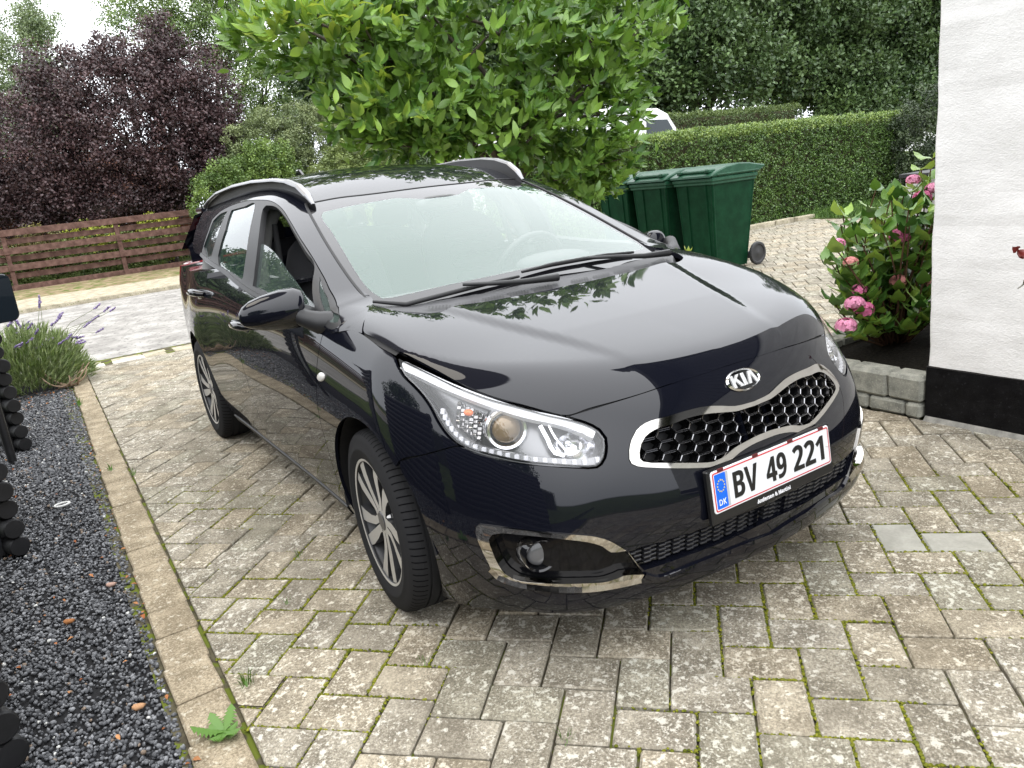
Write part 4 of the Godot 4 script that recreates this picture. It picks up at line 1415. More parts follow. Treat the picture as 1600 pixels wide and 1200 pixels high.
func build_wheels(car: Node3D) -> void:
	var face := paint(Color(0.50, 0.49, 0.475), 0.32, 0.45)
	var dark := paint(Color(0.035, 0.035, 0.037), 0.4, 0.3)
	var tyre := Shape.new()
	# tyre section: x outwards from the wheel's middle plane
	var prof := [Vector2(0.088, 0.206), Vector2(0.098, 0.222), Vector2(0.103, 0.248), Vector2(0.1045, 0.251), Vector2(0.1045, 0.257), Vector2(0.1025, 0.260), Vector2(0.101, 0.282), Vector2(0.094, 0.300), Vector2(0.084, 0.3095), Vector2(0.070, 0.3135), Vector2(0.060, 0.3150)]
	tyre.lathe([Vector2(0.086, 0.200)] + prof, 72)
	var tread := [[0.060, 0.042, 0.3155], [0.034, 0.006, 0.316], [-0.002, -0.030, 0.316], [-0.038, -0.060, 0.3155]]
	for t in tread:
		tyre.lathe([Vector2(t[0], t[2] - 0.007), Vector2(t[0], t[2]), Vector2(t[1], t[2]), Vector2(t[1], t[2] - 0.007)], 72)
	tyre.lathe([Vector2(0.062, 0.309), Vector2(-0.062, 0.309)], 72)
	tyre.lathe([Vector2(-0.060, 0.3155), Vector2(-0.090, 0.308), Vector2(-0.1, 0.28), Vector2(-0.1, 0.23), Vector2(-0.09, 0.2)], 72)
	var cuts := Shape.new()  # near-black strips laid on the tread paint the shade of its cuts
	for i in 84:
		for side in [1.0, -1.0]:
			var prev := []
			for q in [Vector2(0.048, 0.3157), Vector2(0.060, 0.3156), Vector2(0.070, 0.3141), Vector2(0.084, 0.3101), Vector2(0.093, 0.3020)]:
				var a: float = TAU * i / 84.0 + (q.x - 0.05) * 0.5 * side
				var row := [Vector3(q.x * side, cos(a - 0.006) * q.y, sin(a - 0.006) * q.y), Vector3(q.x * side, cos(a + 0.006) * q.y, sin(a + 0.006) * q.y)]
				if prev.size():
					cuts.flat_quad(prev[0], prev[1], row[1], row[0], Vector3(side * 0.4, cos(a), sin(a)))
				prev = row
	var barrel := Shape.new()
	barrel.lathe([Vector2(-0.012, 0.196), Vector2(-0.010, 0.12), Vector2(-0.008, 0.0)], 48)  # added dark disc that stops light showing between the spokes
	barrel.lathe([Vector2(0.090, 0.2215), Vector2(0.095, 0.219), Vector2(0.094, 0.212), Vector2(0.080, 0.204), Vector2(0.0, 0.190), Vector2(-0.09, 0.200)], 72)
	var lip := Shape.new()
	lip.lathe([Vector2(0.090, 0.2215), Vector2(0.0965, 0.219), Vector2(0.0945, 0.2105)], 72)
	var disc := Shape.new()
	disc.lathe([Vector2(0.015, 0.150), Vector2(0.022, 0.148), Vector2(0.022, 0.07), Vector2(0.04, 0.065), Vector2(0.045, 0.0)], 40)
	# one of five arms: two blades that part towards the rim, and a thin blade between them
	var blades := [
		PackedVector2Array([Vector2(0.040, -0.030), Vector2(0.068, -0.030), Vector2(0.105, -0.042), Vector2(0.150, -0.070), Vector2(0.191, -0.101), Vector2(0.203, -0.076), Vector2(0.210, -0.049), Vector2(0.165, -0.030), Vector2(0.120, -0.014), Vector2(0.090, -0.004), Vector2(0.040, -0.002)]),
		PackedVector2Array([Vector2(0.040, 0.002), Vector2(0.090, 0.004), Vector2(0.125, 0.006), Vector2(0.165, 0.009), Vector2(0.2155, 0.010), Vector2(0.210, 0.049), Vector2(0.160, 0.052), Vector2(0.105, 0.042), Vector2(0.068, 0.030), Vector2(0.040, 0.030)])]
	var front := Shape.new()
	var sides := Shape.new()
	for k in 5:
		for bl in blades:
			var whole := Shape.new()
			whole.prism(bl, 0.028, Transform3D(), false, 0.0)
			var to_wheel := Transform3D(Basis(Vector3.RIGHT, TAU * k / 5.0 + 0.5) * Basis(Vector3(0, 1, 0), Vector3(0, 0, 1), Vector3(1, 0, 0)), Vector3(0.050, 0, 0))
			for i in whole.v.size():
				# the arms are dished: out at the rim, in at the hub
				var r := whole.v[i].x
				whole.v[i].z += 0.012 * smoothstep(0.05, 0.2, r) - (0.0 if whole.n[i].z > 0.5 else 0.0)
			var f := Shape.new()
			var s := Shape.new()
			for t in range(0, whole.idx.size(), 3):
				var target := f if whole.n[whole.idx[t]].z > 0.5 else s
				var q := []
				for e in 3:
					q.append(target.vert(whole.v[whole.idx[t + e]], whole.n[whole.idx[t + e]]))
				target.tri(q[0], q[1], q[2])
			front.add(f, to_wheel)
			sides.add(s, to_wheel)
	var hub := Shape.new()
	hub.lathe([Vector2(0.055, 0.062), Vector2(0.074, 0.056), Vector2(0.078, 0.042), Vector2(0.079, 0.034)], 32)
	var cap := Shape.new()
	cap.lathe([Vector2(0.079, 0.033), Vector2(0.082, 0.030), Vector2(0.083, 0.0)], 32)
	var nuts := Shape.new()
	for k in 5:
		var a := TAU * (k + 0.5) / 5.0 + 0.5
		nuts.lathe([Vector2(0.058, 0.011), Vector2(0.062, 0.008), Vector2(0.062, 0.0)], 10, Transform3D(Basis(), Vector3(0.0, cos(a) * 0.055, sin(a) * 0.055)))
	var meshes := [["tyre", tyre.mesh(), mat_rubber], ["rim", barrel.mesh(), dark], ["rim_lip", lip.mesh(), face], ["brake_disc", disc.mesh(), paint(Color(0.2, 0.19, 0.18), 0.35, 0.8)], ["spoke_faces", front.mesh(), face], ["spoke_sides", sides.mesh(), dark], ["hub", hub.mesh(), face], ["hub_cap", cap.mesh(), paint(Color(0.05, 0.05, 0.055), 0.3)], ["wheel_nuts", nuts.mesh(), dark], ["tread_cut_shade", cuts.mesh(), paint(Color(0.0025, 0.0025, 0.003), 0.95)]]
	for k in [1, -1]:
		for z in [0.0, -2.65]:
			var w := Node3D.new()
			w.name = "wheel"
			car.add_child(w, true)
			var steer := -0.0813 if z == 0.0 else 0.0
			w.transform = Transform3D(Basis(Vector3.UP, steer + (0.0 if k == 1 else PI)) * Basis(Vector3.RIGHT, 0.35 if z == 0.0 else 1.2), Vector3(k * 0.775, 0.316, z))
			for m in meshes:
				put(m[0], m[1], m[2], w)


func build_cabin(car: Node3D) -> void:
	var seat_grey := paint(Color(0.03, 0.03, 0.032), 0.9)
	for x in [0.37, -0.37]:
		var s := Node3D.new()
		s.name = "front_seat"
		car.add_child(s, true)
		var cushion := Shape.new()
		cushion.blob(Vector3(x, 0.56, -1.02), Vector3(0.26, 0.10, 0.27), 3.2)
		put("cushion", cushion.mesh(), mat_cloth, s)
		var back := Shape.new()
		var lean := Transform3D(Basis.from_euler(Vector3(-0.35, 0, 0)), Vector3(x, 0.88, -1.36))
		back.blob(Vector3.ZERO, Vector3(0.25, 0.36, 0.09), 3.2, lean)
		for i in 7:
			back.blob(Vector3(0, -0.24 + i * 0.075, 0.075), Vector3(0.15, 0.034, 0.035), 2.6, lean, 14, 8)
		put("backrest", back.mesh(), seat_grey, s)
		var rest := Shape.new()
		rest.blob(Vector3(x, 1.26, -1.51), Vector3(0.135, 0.09, 0.055), 2.8)
		put("headrest", rest.mesh(), mat_cloth, s)
		var posts := Shape.new()
		for d in [-0.06, 0.06]:
			posts.tube([Vector3(x + d, 1.12, -1.46), Vector3(x + d, 1.22, -1.50)], [0.007, 0.007], 8)
		put("headrest_posts", posts.mesh(), mat_chrome, s)
	var bench := Shape.new()
	bench.blob(Vector3(0, 0.56, -2.0), Vector3(0.66, 0.10, 0.27), 3.5)
	bench.blob(Vector3(0, 0.86, -2.36), Vector3(0.64, 0.32, 0.09), 3.5, Transform3D(Basis(), Vector3.ZERO))
	for x in [-0.42, 0.42]:
		bench.blob(Vector3(x, 1.22, -2.42), Vector3(0.13, 0.08, 0.05), 2.8)
	put("rear_bench", bench.mesh(), mat_cloth, car)
	var dash := Shape.new()
	dash.prism(PackedVector2Array([Vector2(-0.20, 0.955), Vector2(-0.45, 0.985), Vector2(-0.62, 0.965), Vector2(-0.70, 0.86), Vector2(-0.66, 0.62), Vector2(-0.30, 0.55)]), 1.42, Transform3D(Basis(Vector3(0, 0, 1), Vector3(0, 1, 0), Vector3(1, 0, 0)), Vector3(-0.71, 0, 0)), true)
	dash.blob(Vector3(0.37, 0.985, -0.60), Vector3(0.19, 0.045, 0.10), 2.4)
	put("dashboard", dash.mesh(), paint(Color(0.03, 0.03, 0.032), 0.7), car)
	var wheel := Shape.new()
	var tilt := Transform3D(Basis.from_euler(Vector3(0.42, 0, 0)), Vector3(0.37, 0.94, -0.80))
	var pts := []
	var rr := []
	for i in 33:
		pts.append(tilt * Vector3(cos(TAU * i / 32.0) * 0.182, sin(TAU * i / 32.0) * 0.182, 0))
		rr.append(0.015)
	wheel.tube(pts, rr, 8, false)
	wheel.blob(Vector3(0, -0.01, 0.01), Vector3(0.075, 0.06, 0.03), 2.6, tilt)
	for a in [0.0, PI, -PI / 2.0]:
		wheel.tube([tilt * Vector3(cos(a) * 0.05, sin(a) * 0.05, 0.01), tilt * Vector3(cos(a) * 0.18, sin(a) * 0.18, 0)], [0.018, 0.013], 8)
	put("steering_wheel", wheel.mesh(), mat_trim, car)
	var looking := Shape.new()
	looking.blob(Vector3(0.0, 1.295, -0.93), Vector3(0.12, 0.035, 0.025), 3.0)
	put("cabin_mirror", looking.mesh(), mat_gloss, car)
	var grey_trim := paint(Color(0.2, 0.2, 0.195), 0.8)
	for k in [1.0, -1.0]:
		var post := Shape.new()
		post.tube([Vector3(k * 0.755, 0.95, -1.36), Vector3(k * 0.74, 1.1, -1.40), Vector3(k * 0.66, 1.26, -1.46), Vector3(k * 0.56, 1.38, -1.52)], [0.045, 0.042, 0.038, 0.035], 10)
		put("pillar_trim", post.mesh(), grey_trim, car)
		post = Shape.new()
		post.tube([Vector3(k * 0.73, 0.95, -2.6), Vector3(k * 0.66, 1.2, -2.62), Vector3(k * 0.54, 1.36, -2.66)], [0.06, 0.055, 0.05], 10)
		put("pillar_trim", post.mesh(), grey_trim, car)
	var cards := Shape.new()
	for k in [1.0, -1.0]:
		cards.box(Vector3(minf(k * 0.74, k * 0.79), 0.35, -2.2), Vector3(maxf(k * 0.74, k * 0.79), 0.965, -0.35), 0.02)
	put("door_trim", cards.mesh(), mat_cloth, car)
	var belt := Shape.new()
	for k in [1.0, -1.0]:
		belt.tube([Vector3(k * 0.62, 1.28, -1.44), Vector3(k * 0.66, 0.9, -1.34), Vector3(k * 0.68, 0.6, -1.30)], [0.014, 0.016, 0.016], 6)
	put("seat_belts", belt.mesh(), paint(Color(0.05, 0.05, 0.052), 0.8), car)


# ---------------------------------------------------------------- plants
func leaf(length: float, width: float, fold := 0.2, droop := 0.2) -> Shape:
	# a pointed oval leaf from the origin along +y, folded at its midrib and arched
	var s := Shape.new()
	var w := [0.05, 0.30, 0.46, 0.50, 0.40, 0.20, 0.0]
	var rows := []
	for i in 7:
		var t := i / 6.0
		var e: float = w[i] * width
		var c := Vector3(0, t * length, (0.25 * t - t * t) * droop * length)
		var up := Vector3(0, (2.0 * t - 0.25) * droop, 1).normalized()
		var wave := 0.06 * width * sin(i * 2.2)
		rows.append([s.vert(c + Vector3(-e, 0, fold * e + wave), (up + Vector3(fold, 0, 0)).normalized()), s.vert(c, up), s.vert(c + Vector3(e, 0, fold * e - wave), (up - Vector3(fold, 0, 0)).normalized())])
	for i in 6:
		s.quad(rows[i][0], rows[i][1], rows[i + 1][1], rows[i + 1][0])
		s.quad(rows[i][1], rows[i][2], rows[i + 1][2], rows[i + 1][1])
	return s


func simple_leaf(length: float, width: float) -> Shape:
	var s := Shape.new()
	var a := s.vert(Vector3.ZERO, Vector3(0, 0, 1))
	s.vert(Vector3(width * 0.5, length * 0.5, width * 0.15), Vector3(0.3, 0, 1).normalized())
	s.vert(Vector3(0, length, -length * 0.1), Vector3(0, 0.2, 1).normalized())
	s.vert(Vector3(-width * 0.5, length * 0.5, width * 0.15), Vector3(-0.3, 0, 1).normalized())
	s.quad(a, a + 1, a + 2, a + 3)
	return s


func sprig(count: int, length: float, width: float, spread: float) -> Shape:
	var s := Shape.new()
	var l := simple_leaf(length, width)
	for i in count:
		var b := Basis.from_euler(Vector3(rng.randf_range(-1.2, 0.6), rng.randf() * TAU, rng.randf_range(-0.8, 0.8)))
		s.add(l, Transform3D(b, Vector3(rng.randf_range(-1, 1), rng.randf_range(-1, 1), rng.randf_range(-1, 1)) * spread))
	return s


func any_turn(up := 0.0) -> Basis:
	var b := Basis(Quaternion(Vector3(rng.randfn(), rng.randfn(), rng.randfn()).normalized(), rng.randf() * TAU))
	if up > 0.0 and rng.randf() < up:
		b = Basis.from_euler(Vector3(rng.randf_range(-1.9, -1.1), rng.randf() * TAU, rng.randf_range(-0.3, 0.3)), EULER_ORDER_YXZ)
	return b


func in_ball() -> Vector3:
	var d := Vector3(rng.randfn(), rng.randfn(), rng.randfn()).normalized()
	return d * pow(rng.randf(), 0.3333)


func tint(a: Color, b: Color, t: float, wobble := 0.25) -> Color:
	var k := 1.0 + rng.randf_range(-wobble, wobble)
	var c := a.lerp(b, clampf(t, 0.0, 1.0))
	return Color(c.r * k, c.g * k, c.b * k)


# clumps of sprigs over ellipsoids: [centre, radii, clumps]; fill is how deep into the crown they reach
func crown(masses: Array, per_clump: int, clump_r: float, a: Color, b: Color, scale_lo: float, scale_hi: float, fill := 0.35) -> Array:
	var where := []
	var tints := []
	for m in masses:
		var c: Vector3 = m[0]
		var r: Vector3 = m[1]
		for i in m[2]:
			var d := Vector3(rng.randfn(), rng.randfn(), rng.randfn()).normalized()
			var q := c + d * r * lerpf(fill, 1.05, pow(rng.randf(), 0.55))
			var tone := rng.randf()
			for k in per_clump:
				var at := q + in_ball() * clump_r * Vector3(1, 0.7, 1)
				where.append(Transform3D(any_turn(0.35).scaled(Vector3.ONE * rng.randf_range(scale_lo, scale_hi)), at))
				tints.append(tint(a, b, tone * 0.75 + rng.randf() * 0.25))
	return [where, tints]


func bark(color: Color, seed_: int) -> StandardMaterial3D:
	var m := paint(Color.WHITE, 0.9)
	return in_world(m, mottled(color * 0.55, color * 1.3, 0.02, seed_, Color.BLACK, 0.0, 256), 0.6)


func limbs(s: Shape, from: Vector3, to: Vector3, r0: float, r1: float, bend := 0.12) -> void:
	var pts := []
	var rad := []
	var off := Vector3(rng.randf_range(-1, 1), rng.randf_range(-0.3, 0.3), rng.randf_range(-1, 1)) * bend * from.distance_to(to)
	for i in 6:
		var t := i / 5.0
		pts.append(from.lerp(to, t) + off * sin(t * PI))
		rad.append(lerpf(r0, r1, t))
	s.tube(pts, rad, 7)


func tree(called: String, label: String, group: String, base: Vector3, trunk_r: float, fork: float, masses: Array, leaf_mesh: Mesh, leaf_mat: Material, per_clump: int, clump_r: float, a: Color, b: Color, bark_mat: Material, lo := 0.8, hi := 1.2, fill := 0.35) -> Node3D:
	var t := thing(called, label, "tree", base, 0.0, group)
	var s := Shape.new()
	var top := Vector3(0, fork, 0)
	limbs(s, Vector3.ZERO, top, trunk_r, trunk_r * 0.75, 0.05)
	var local := []
	for m in masses:
		var c: Vector3 = m[0] - base
		limbs(s, top, c, trunk_r * 0.55, trunk_r * 0.12)
		for k in 4:
			limbs(s, top.lerp(c, rng.randf_range(0.35, 0.9)), c + in_ball() * m[1] * 0.9, trunk_r * 0.22, trunk_r * 0.05)
		local.append([c, m[1], m[2]])
	put("trunk", s.mesh(), bark_mat, t)
	var f := crown(local, per_clump, clump_r, a, b, lo, hi, fill)
	many("crown", leaf_mesh, leaf_mat, f[0], f[1], t)
	return t


# a clipped hedge: a leafy skin over a solid brown box added to block the view through
func hedge(called: String, label: String, category: String, lo: Vector3, hi: Vector3, density: float, leaf_mesh: Mesh, mat: Material, a: Color, b: Color, fresh: Color, group := "") -> Node3D:
	var base := Vector3((lo.x + hi.x) / 2.0, lo.y, (lo.z + hi.z) / 2.0)
	var t := thing(called, label, category, base, 0.0, group)
	var e := (hi - lo) / 2.0
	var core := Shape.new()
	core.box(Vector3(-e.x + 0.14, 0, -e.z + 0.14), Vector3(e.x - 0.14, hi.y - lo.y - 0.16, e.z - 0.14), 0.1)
	put("twigs", core.mesh(), paint(Color(0.05, 0.045, 0.026), 1.0), t)  # plain opaque box filling in for the twigs
	var bumps := noise(FastNoiseLite.TYPE_SIMPLEX_SMOOTH, 0.8, 11, 3)
	var where := []
	var tints := []
	var h := hi.y - lo.y
	var faces := [[0, -1, e.z * 2.0 * h], [0, 1, e.z * 2.0 * h], [1, 1, e.x * e.z * 4.0], [2, -1, e.x * 2.0 * h * 0.3], [2, 1, e.x * 2.0 * h]]
	for f in faces:
		for i in int(f[2] * density):
			var p := Vector3(rng.randf_range(-e.x, e.x), rng.randf_range(0.02, h), rng.randf_range(-e.z, e.z))
			var depth := pow(rng.randf(), 1.6) * 0.16
			var n := Vector3.ZERO
			n[f[0]] = f[1]
			if f[0] == 1:
				p.y = h - depth
			else:
				p[f[0]] = f[1] * (e[f[0]] - depth)
			p += n * (bumps.get_noise_3dv(p + base) * 0.09)
			# top corners are rounded off
			if p.y > h - 0.12:
				var over := (p.y - h + 0.12) / 0.12
				p.x *= 1.0 - 0.05 * over * over / maxf(e.x, 0.5)
				p.z *= 1.0 - 0.06 * over * over
			where.append(Transform3D(any_turn(0.2).scaled(Vector3.ONE * rng.randf_range(0.7, 1.25)), p))
			var t_fresh := 0.0
			if f[0] == 1 or p.y > h - 0.15:
				t_fresh = rng.randf()
			tints.append(tint(a, b, rng.randf()).lerp(fresh, t_fresh * 0.75))
	many("leaves", leaf_mesh, mat, where, tints, t)
	return t


# ---------------------------------------------------------------- paving
var in_view_eye := Vector3(-1.674, 1.38, 2.28)


func build_paving() -> void:
	var grain := concrete(Color(0.150, 0.131, 0.100), Color(0.44, 0.398, 0.318), Color(0.62, 0.59, 0.51), 0.325, 21, 2048)
	var relief := texture_of(grey(FastNoiseLite.TYPE_VALUE, 0.4, 33, 3, 512), 512, Image.FORMAT_L8)
	var tones := []
	for c in [Color(1, 1, 1), Color(0.88, 0.88, 0.87), Color(1.1, 1.07, 1.02), Color(0.97, 0.93, 0.87), Color(0.93, 0.95, 0.93)]:
		var m := paint(Color(c.r, c.g, c.b) * 0.92, 0.92)
		in_world(m, grain, 2.3, relief, 0.22)
		tones.append(m)
	var fresh_mat := in_world(paint(Color(1, 1, 1), 0.9), mottled(Color(0.30, 0.29, 0.25), Color(0.40, 0.385, 0.335), 0.02, 50, Color.BLACK, 0.0, 256), 0.6, relief, 0.1)
	var edge_mat := in_world(paint(Color(0.96, 0.93, 0.87), 0.92), concrete(Color(0.17, 0.142, 0.102), Color(0.43, 0.375, 0.285), Color(0.50, 0.47, 0.40), 0.26, 61, 1024), 1.2, relief, 0.2)

	var drive := Node3D.new()
	drive.name = "driveway"
	add_child(drive)
	drive.set_meta("kind", "structure")
	# bed under the stones: sand, dirt and moss in the joints
	var bed := Shape.new()
	bed.box(Vector3(-1.62, -0.12, -6.8), Vector3(13.2, -0.014, 4.0))
	var bed_mat := in_world(paint(Color.WHITE, 1.0), mottled(Color(0.05, 0.042, 0.03), Color(0.11, 0.10, 0.06), 0.02, 71, Color(0.10, 0.12, 0.02), 0.45, 512, 0.02), 1.3)
	put("joint_bed", bed.mesh(), bed_mat, drive)

	var region := PackedVector2Array([Vector2(-1.484, 3.6), Vector2(-1.363, -6.30), Vector2(2.9, -6.30), Vector2(2.9, -6.95), Vector2(12.4, -6.95), Vector2(13.0, -5.4), Vector2(13.0, -0.9), Vector2(1.87, -0.9), Vector2(1.87, 3.6)])
	var bed_hole := PackedVector2Array([Vector2(2.4, -5.6), Vector2(3.6, -5.6), Vector2(3.6, -4.4), Vector2(2.4, -4.4)])
	var a := 0.1425
	var b := 0.2130
	var e1 := Vector2(1, 1) / sqrt(2.0)
	var e2 := Vector2(-1, 1) / sqrt(2.0)
	var whole := []
	var variants := []
	for k in 4:
		for long in 2:
			var s := Shape.new()
			var g := 0.0052 + 0.001 * k
			var w := (b if long == 0 else a) - g
			var h := (a if long == 0 else b) - g
			s.box(Vector3(-w / 2, -0.06, -h / 2), Vector3(w / 2, 0, h / 2), 0.0035 + 0.001 * k)
			variants.append(s.mesh())
	var turn := Basis(Vector3(e1.x, 0, e1.y), Vector3.UP, Vector3(e2.x, 0, e2.y))
	for i in range(-110, 111):
		for j in range(-70, 71):
			for kind in 2:
				var lo := Vector2(i * a + j * b, -(i * a - j * b))
				var size := Vector2(b, a)
				if kind == 0:
					lo.y -= a
				else:
					lo += Vector2(b, -a)
					size = Vector2(a, b)
				lo += Vector2(0.257, 0.716)
				var c := lo + size / 2.0
				var p := e1 * c.x + e2 * c.y
				if p.x < -1.7 or p.x > 13.2 or p.y < -7.2 or p.y > 3.7:
					continue
				var poly := PackedVector2Array()
				for q in [lo, lo + Vector2(size.x, 0), lo + size, lo + Vector2(0, size.y)]:
					poly.append(e1 * q.x + e2 * q.y)
				var inside := 0
				for q in poly:
					if Geometry2D.is_point_in_polygon(q, region) and not Geometry2D.is_point_in_polygon(q, bed_hole):
						inside += 1
				if inside == 0 and not Geometry2D.is_point_in_polygon(p, region):
					continue
				whole.append([in_view_eye.distance_to(Vector3(p.x, 0, p.y)), p, kind, poly, inside == 4])
	whole.sort_custom(func(x, y): return x[0] < y[0])
	var cam: Camera3D = get_node("camera")
	var far := {}
	var count := 0
	var far_cut := Shape.new()
	var joint_lines := []
	for w in whole:
		var p: Vector2 = w[1]
		var v := cam.transform.affine_inverse() * Vector3(p.x, 0, p.y)
		var seen: bool = v.z < -0.3 and absf(v.x / v.z) < 0.70 and absf(v.y / v.z) < 0.54
		# hidden under the car
		if absf(p.x) < 0.75 and p.y > -3.3 and p.y < 0.62:
			seen = false
		var y := rng.randf_range(-0.0025, 0.0025)
		var tone: int = [0, 0, 1, 2, 3, 4][rng.randi() % 6]
		var light_new: bool = Vector2(0.70, 0.88).distance_to(p) < 0.075 or Vector2(0.81, 1.03).distance_to(p) < 0.075
		var tilt := Basis.from_euler(Vector3(rng.randf_range(-0.008, 0.008), rng.randf_range(-0.012, 0.012), rng.randf_range(-0.008, 0.008)))
		var near_enough: bool = seen and count < 262
		if w[0] < 4.5:
			joint_lines.append(w[3])
		if w[4]:
			var mesh: Mesh = variants[(rng.randi() % 4) * 2 + w[2]]
			var xf := Transform3D(tilt * turn, Vector3(p.x, y, p.y))
			if near_enough:
				count += 1
				put("paver", mesh, fresh_mat if light_new else tones[tone], drive, xf)
			else:
				var key := [mesh, tone]
				if not far.has(key):
					far[key] = []
				far[key].append(xf)
		else:
			for cut in Geometry2D.intersect_polygons(w[3], region):
				var small := biggest(Geometry2D.offset_polygon(cut, -0.0042))
				if small.size() < 3:
					continue
				var ring := PackedVector2Array()
				for q in small:
					ring.append(Vector2(q.x, -q.y))
				var s := Shape.new()
				s.prism(ring, 0.05 + y, Transform3D(Basis(Vector3(1, 0, 0), Vector3(0, 0, -1), Vector3(0, 1, 0)), Vector3(0, -0.05, 0)), false, 0.003)
				if near_enough:
					count += 1
					put("cut_paver", s.mesh(), tones[tone], drive)
				else:
					far_cut.add(s)
	for key in far:
		many("far_pavers", key[0], tones[key[1]], far[key], [], drive)
	var fc := put("far_cut_pavers", far_cut.mesh(), tones[0], drive)
	fc.set_meta("kind", "stuff")

	# edging course along the gravel
	var z := 2.516
	for i in 42:
		var x := -1.523 - 0.0135 * (z - 0.3) + rng.randf_range(-0.003, 0.003)
		var s := Shape.new()
		s.box(Vector3(-0.068, -0.09, -0.1045), Vector3(0.068, 0.004, 0.1045), 0.004 + 0.001 * (i % 3))
		put("edging_stone", s.mesh(), edge_mat, drive, Transform3D(Basis.from_euler(Vector3(rng.randf_range(-0.01, 0.01), 0.0135 + rng.randf_range(-0.012, 0.012), rng.randf_range(-0.015, 0.015))), Vector3(x, rng.randf_range(-0.003, 0.003), z)))
		z -= 0.2145

	# moss along the joints
	var patch := noise(FastNoiseLite.TYPE_SIMPLEX_SMOOTH, 0.9, 5, 2)
	var blob := Shape.new()
	blob.blob(Vector3.ZERO, Vector3(1, 0.7, 1), 2.0, Transform3D(), 7, 4)
	var where := []
	var tints := []
	for poly in joint_lines:
		for i in 4:
			var p: Vector2 = poly[i]
			var q: Vector2 = poly[(i + 1) % 4]
			for k in 34:
				var m := p.lerp(q, rng.randf())
				if not Geometry2D.is_point_in_polygon(m, region):
					continue
				if absf(m.x) < 0.8 and m.y < 0.45 and m.y > -3.5:
					continue
				var wet := patch.get_noise_2dv(m) + 0.30 - 0.55 * clampf((m.x - 0.55) * 1.2, 0.0, 1.0) - 0.25 * clampf(-m.y - 1.0, 0.0, 1.0)
				if rng.randf() > wet * 1.5:
					continue
				var r := rng.randf_range(0.0026, 0.0058)
				where.append(Transform3D(Basis.from_scale(Vector3(r, r * 0.8, r)), Vector3(m.x + rng.randfn() * 0.0026, -0.0045 + rng.randf_range(-0.002, 0.002), m.y + rng.randfn() * 0.0026)))
				tints.append(tint(Color(0.07, 0.085, 0.012), Color(0.20, 0.20, 0.025), rng.randf()))
	var moss_mat := paint(Color.WHITE, 1.0)
	moss_mat.vertex_color_use_as_albedo = true
	many("moss", blob.mesh(), moss_mat, where, tints, drive)

	# small bits on the paving
	build_weeds()


func blades(count: int, length: float, spread: float, lean: float) -> Shape:
	var s := Shape.new()
	for i in count:
		var a := rng.randf() * TAU
		var l := length * rng.randf_range(0.5, 1.1)
		var o := Vector3(cos(a), 0, sin(a)) * spread * rng.randf()
		var d := Vector3(cos(a), 0, sin(a)) * lean * rng.randf_range(0.3, 1.0)
		var side := Vector3(-sin(a), 0, cos(a)) * 0.0022 * (length / 0.06)
		var m := o + Vector3(0, l * 0.6, 0) + d * l * 0.35
		var t := o + Vector3(0, l * 0.85, 0) + d * l
		var n := Vector3(cos(a), 0.5, sin(a)).normalized()
		var f := s.vert(o - side, n)
		s.vert(o + side, n)
		s.vert(m + side * 0.8, n)
		s.vert(m - side * 0.8, n)
		s.vert(t, n)
		s.quad(f, f + 1, f + 2, f + 3)
		s.tri(f + 3, f + 2, f + 4)
	return s


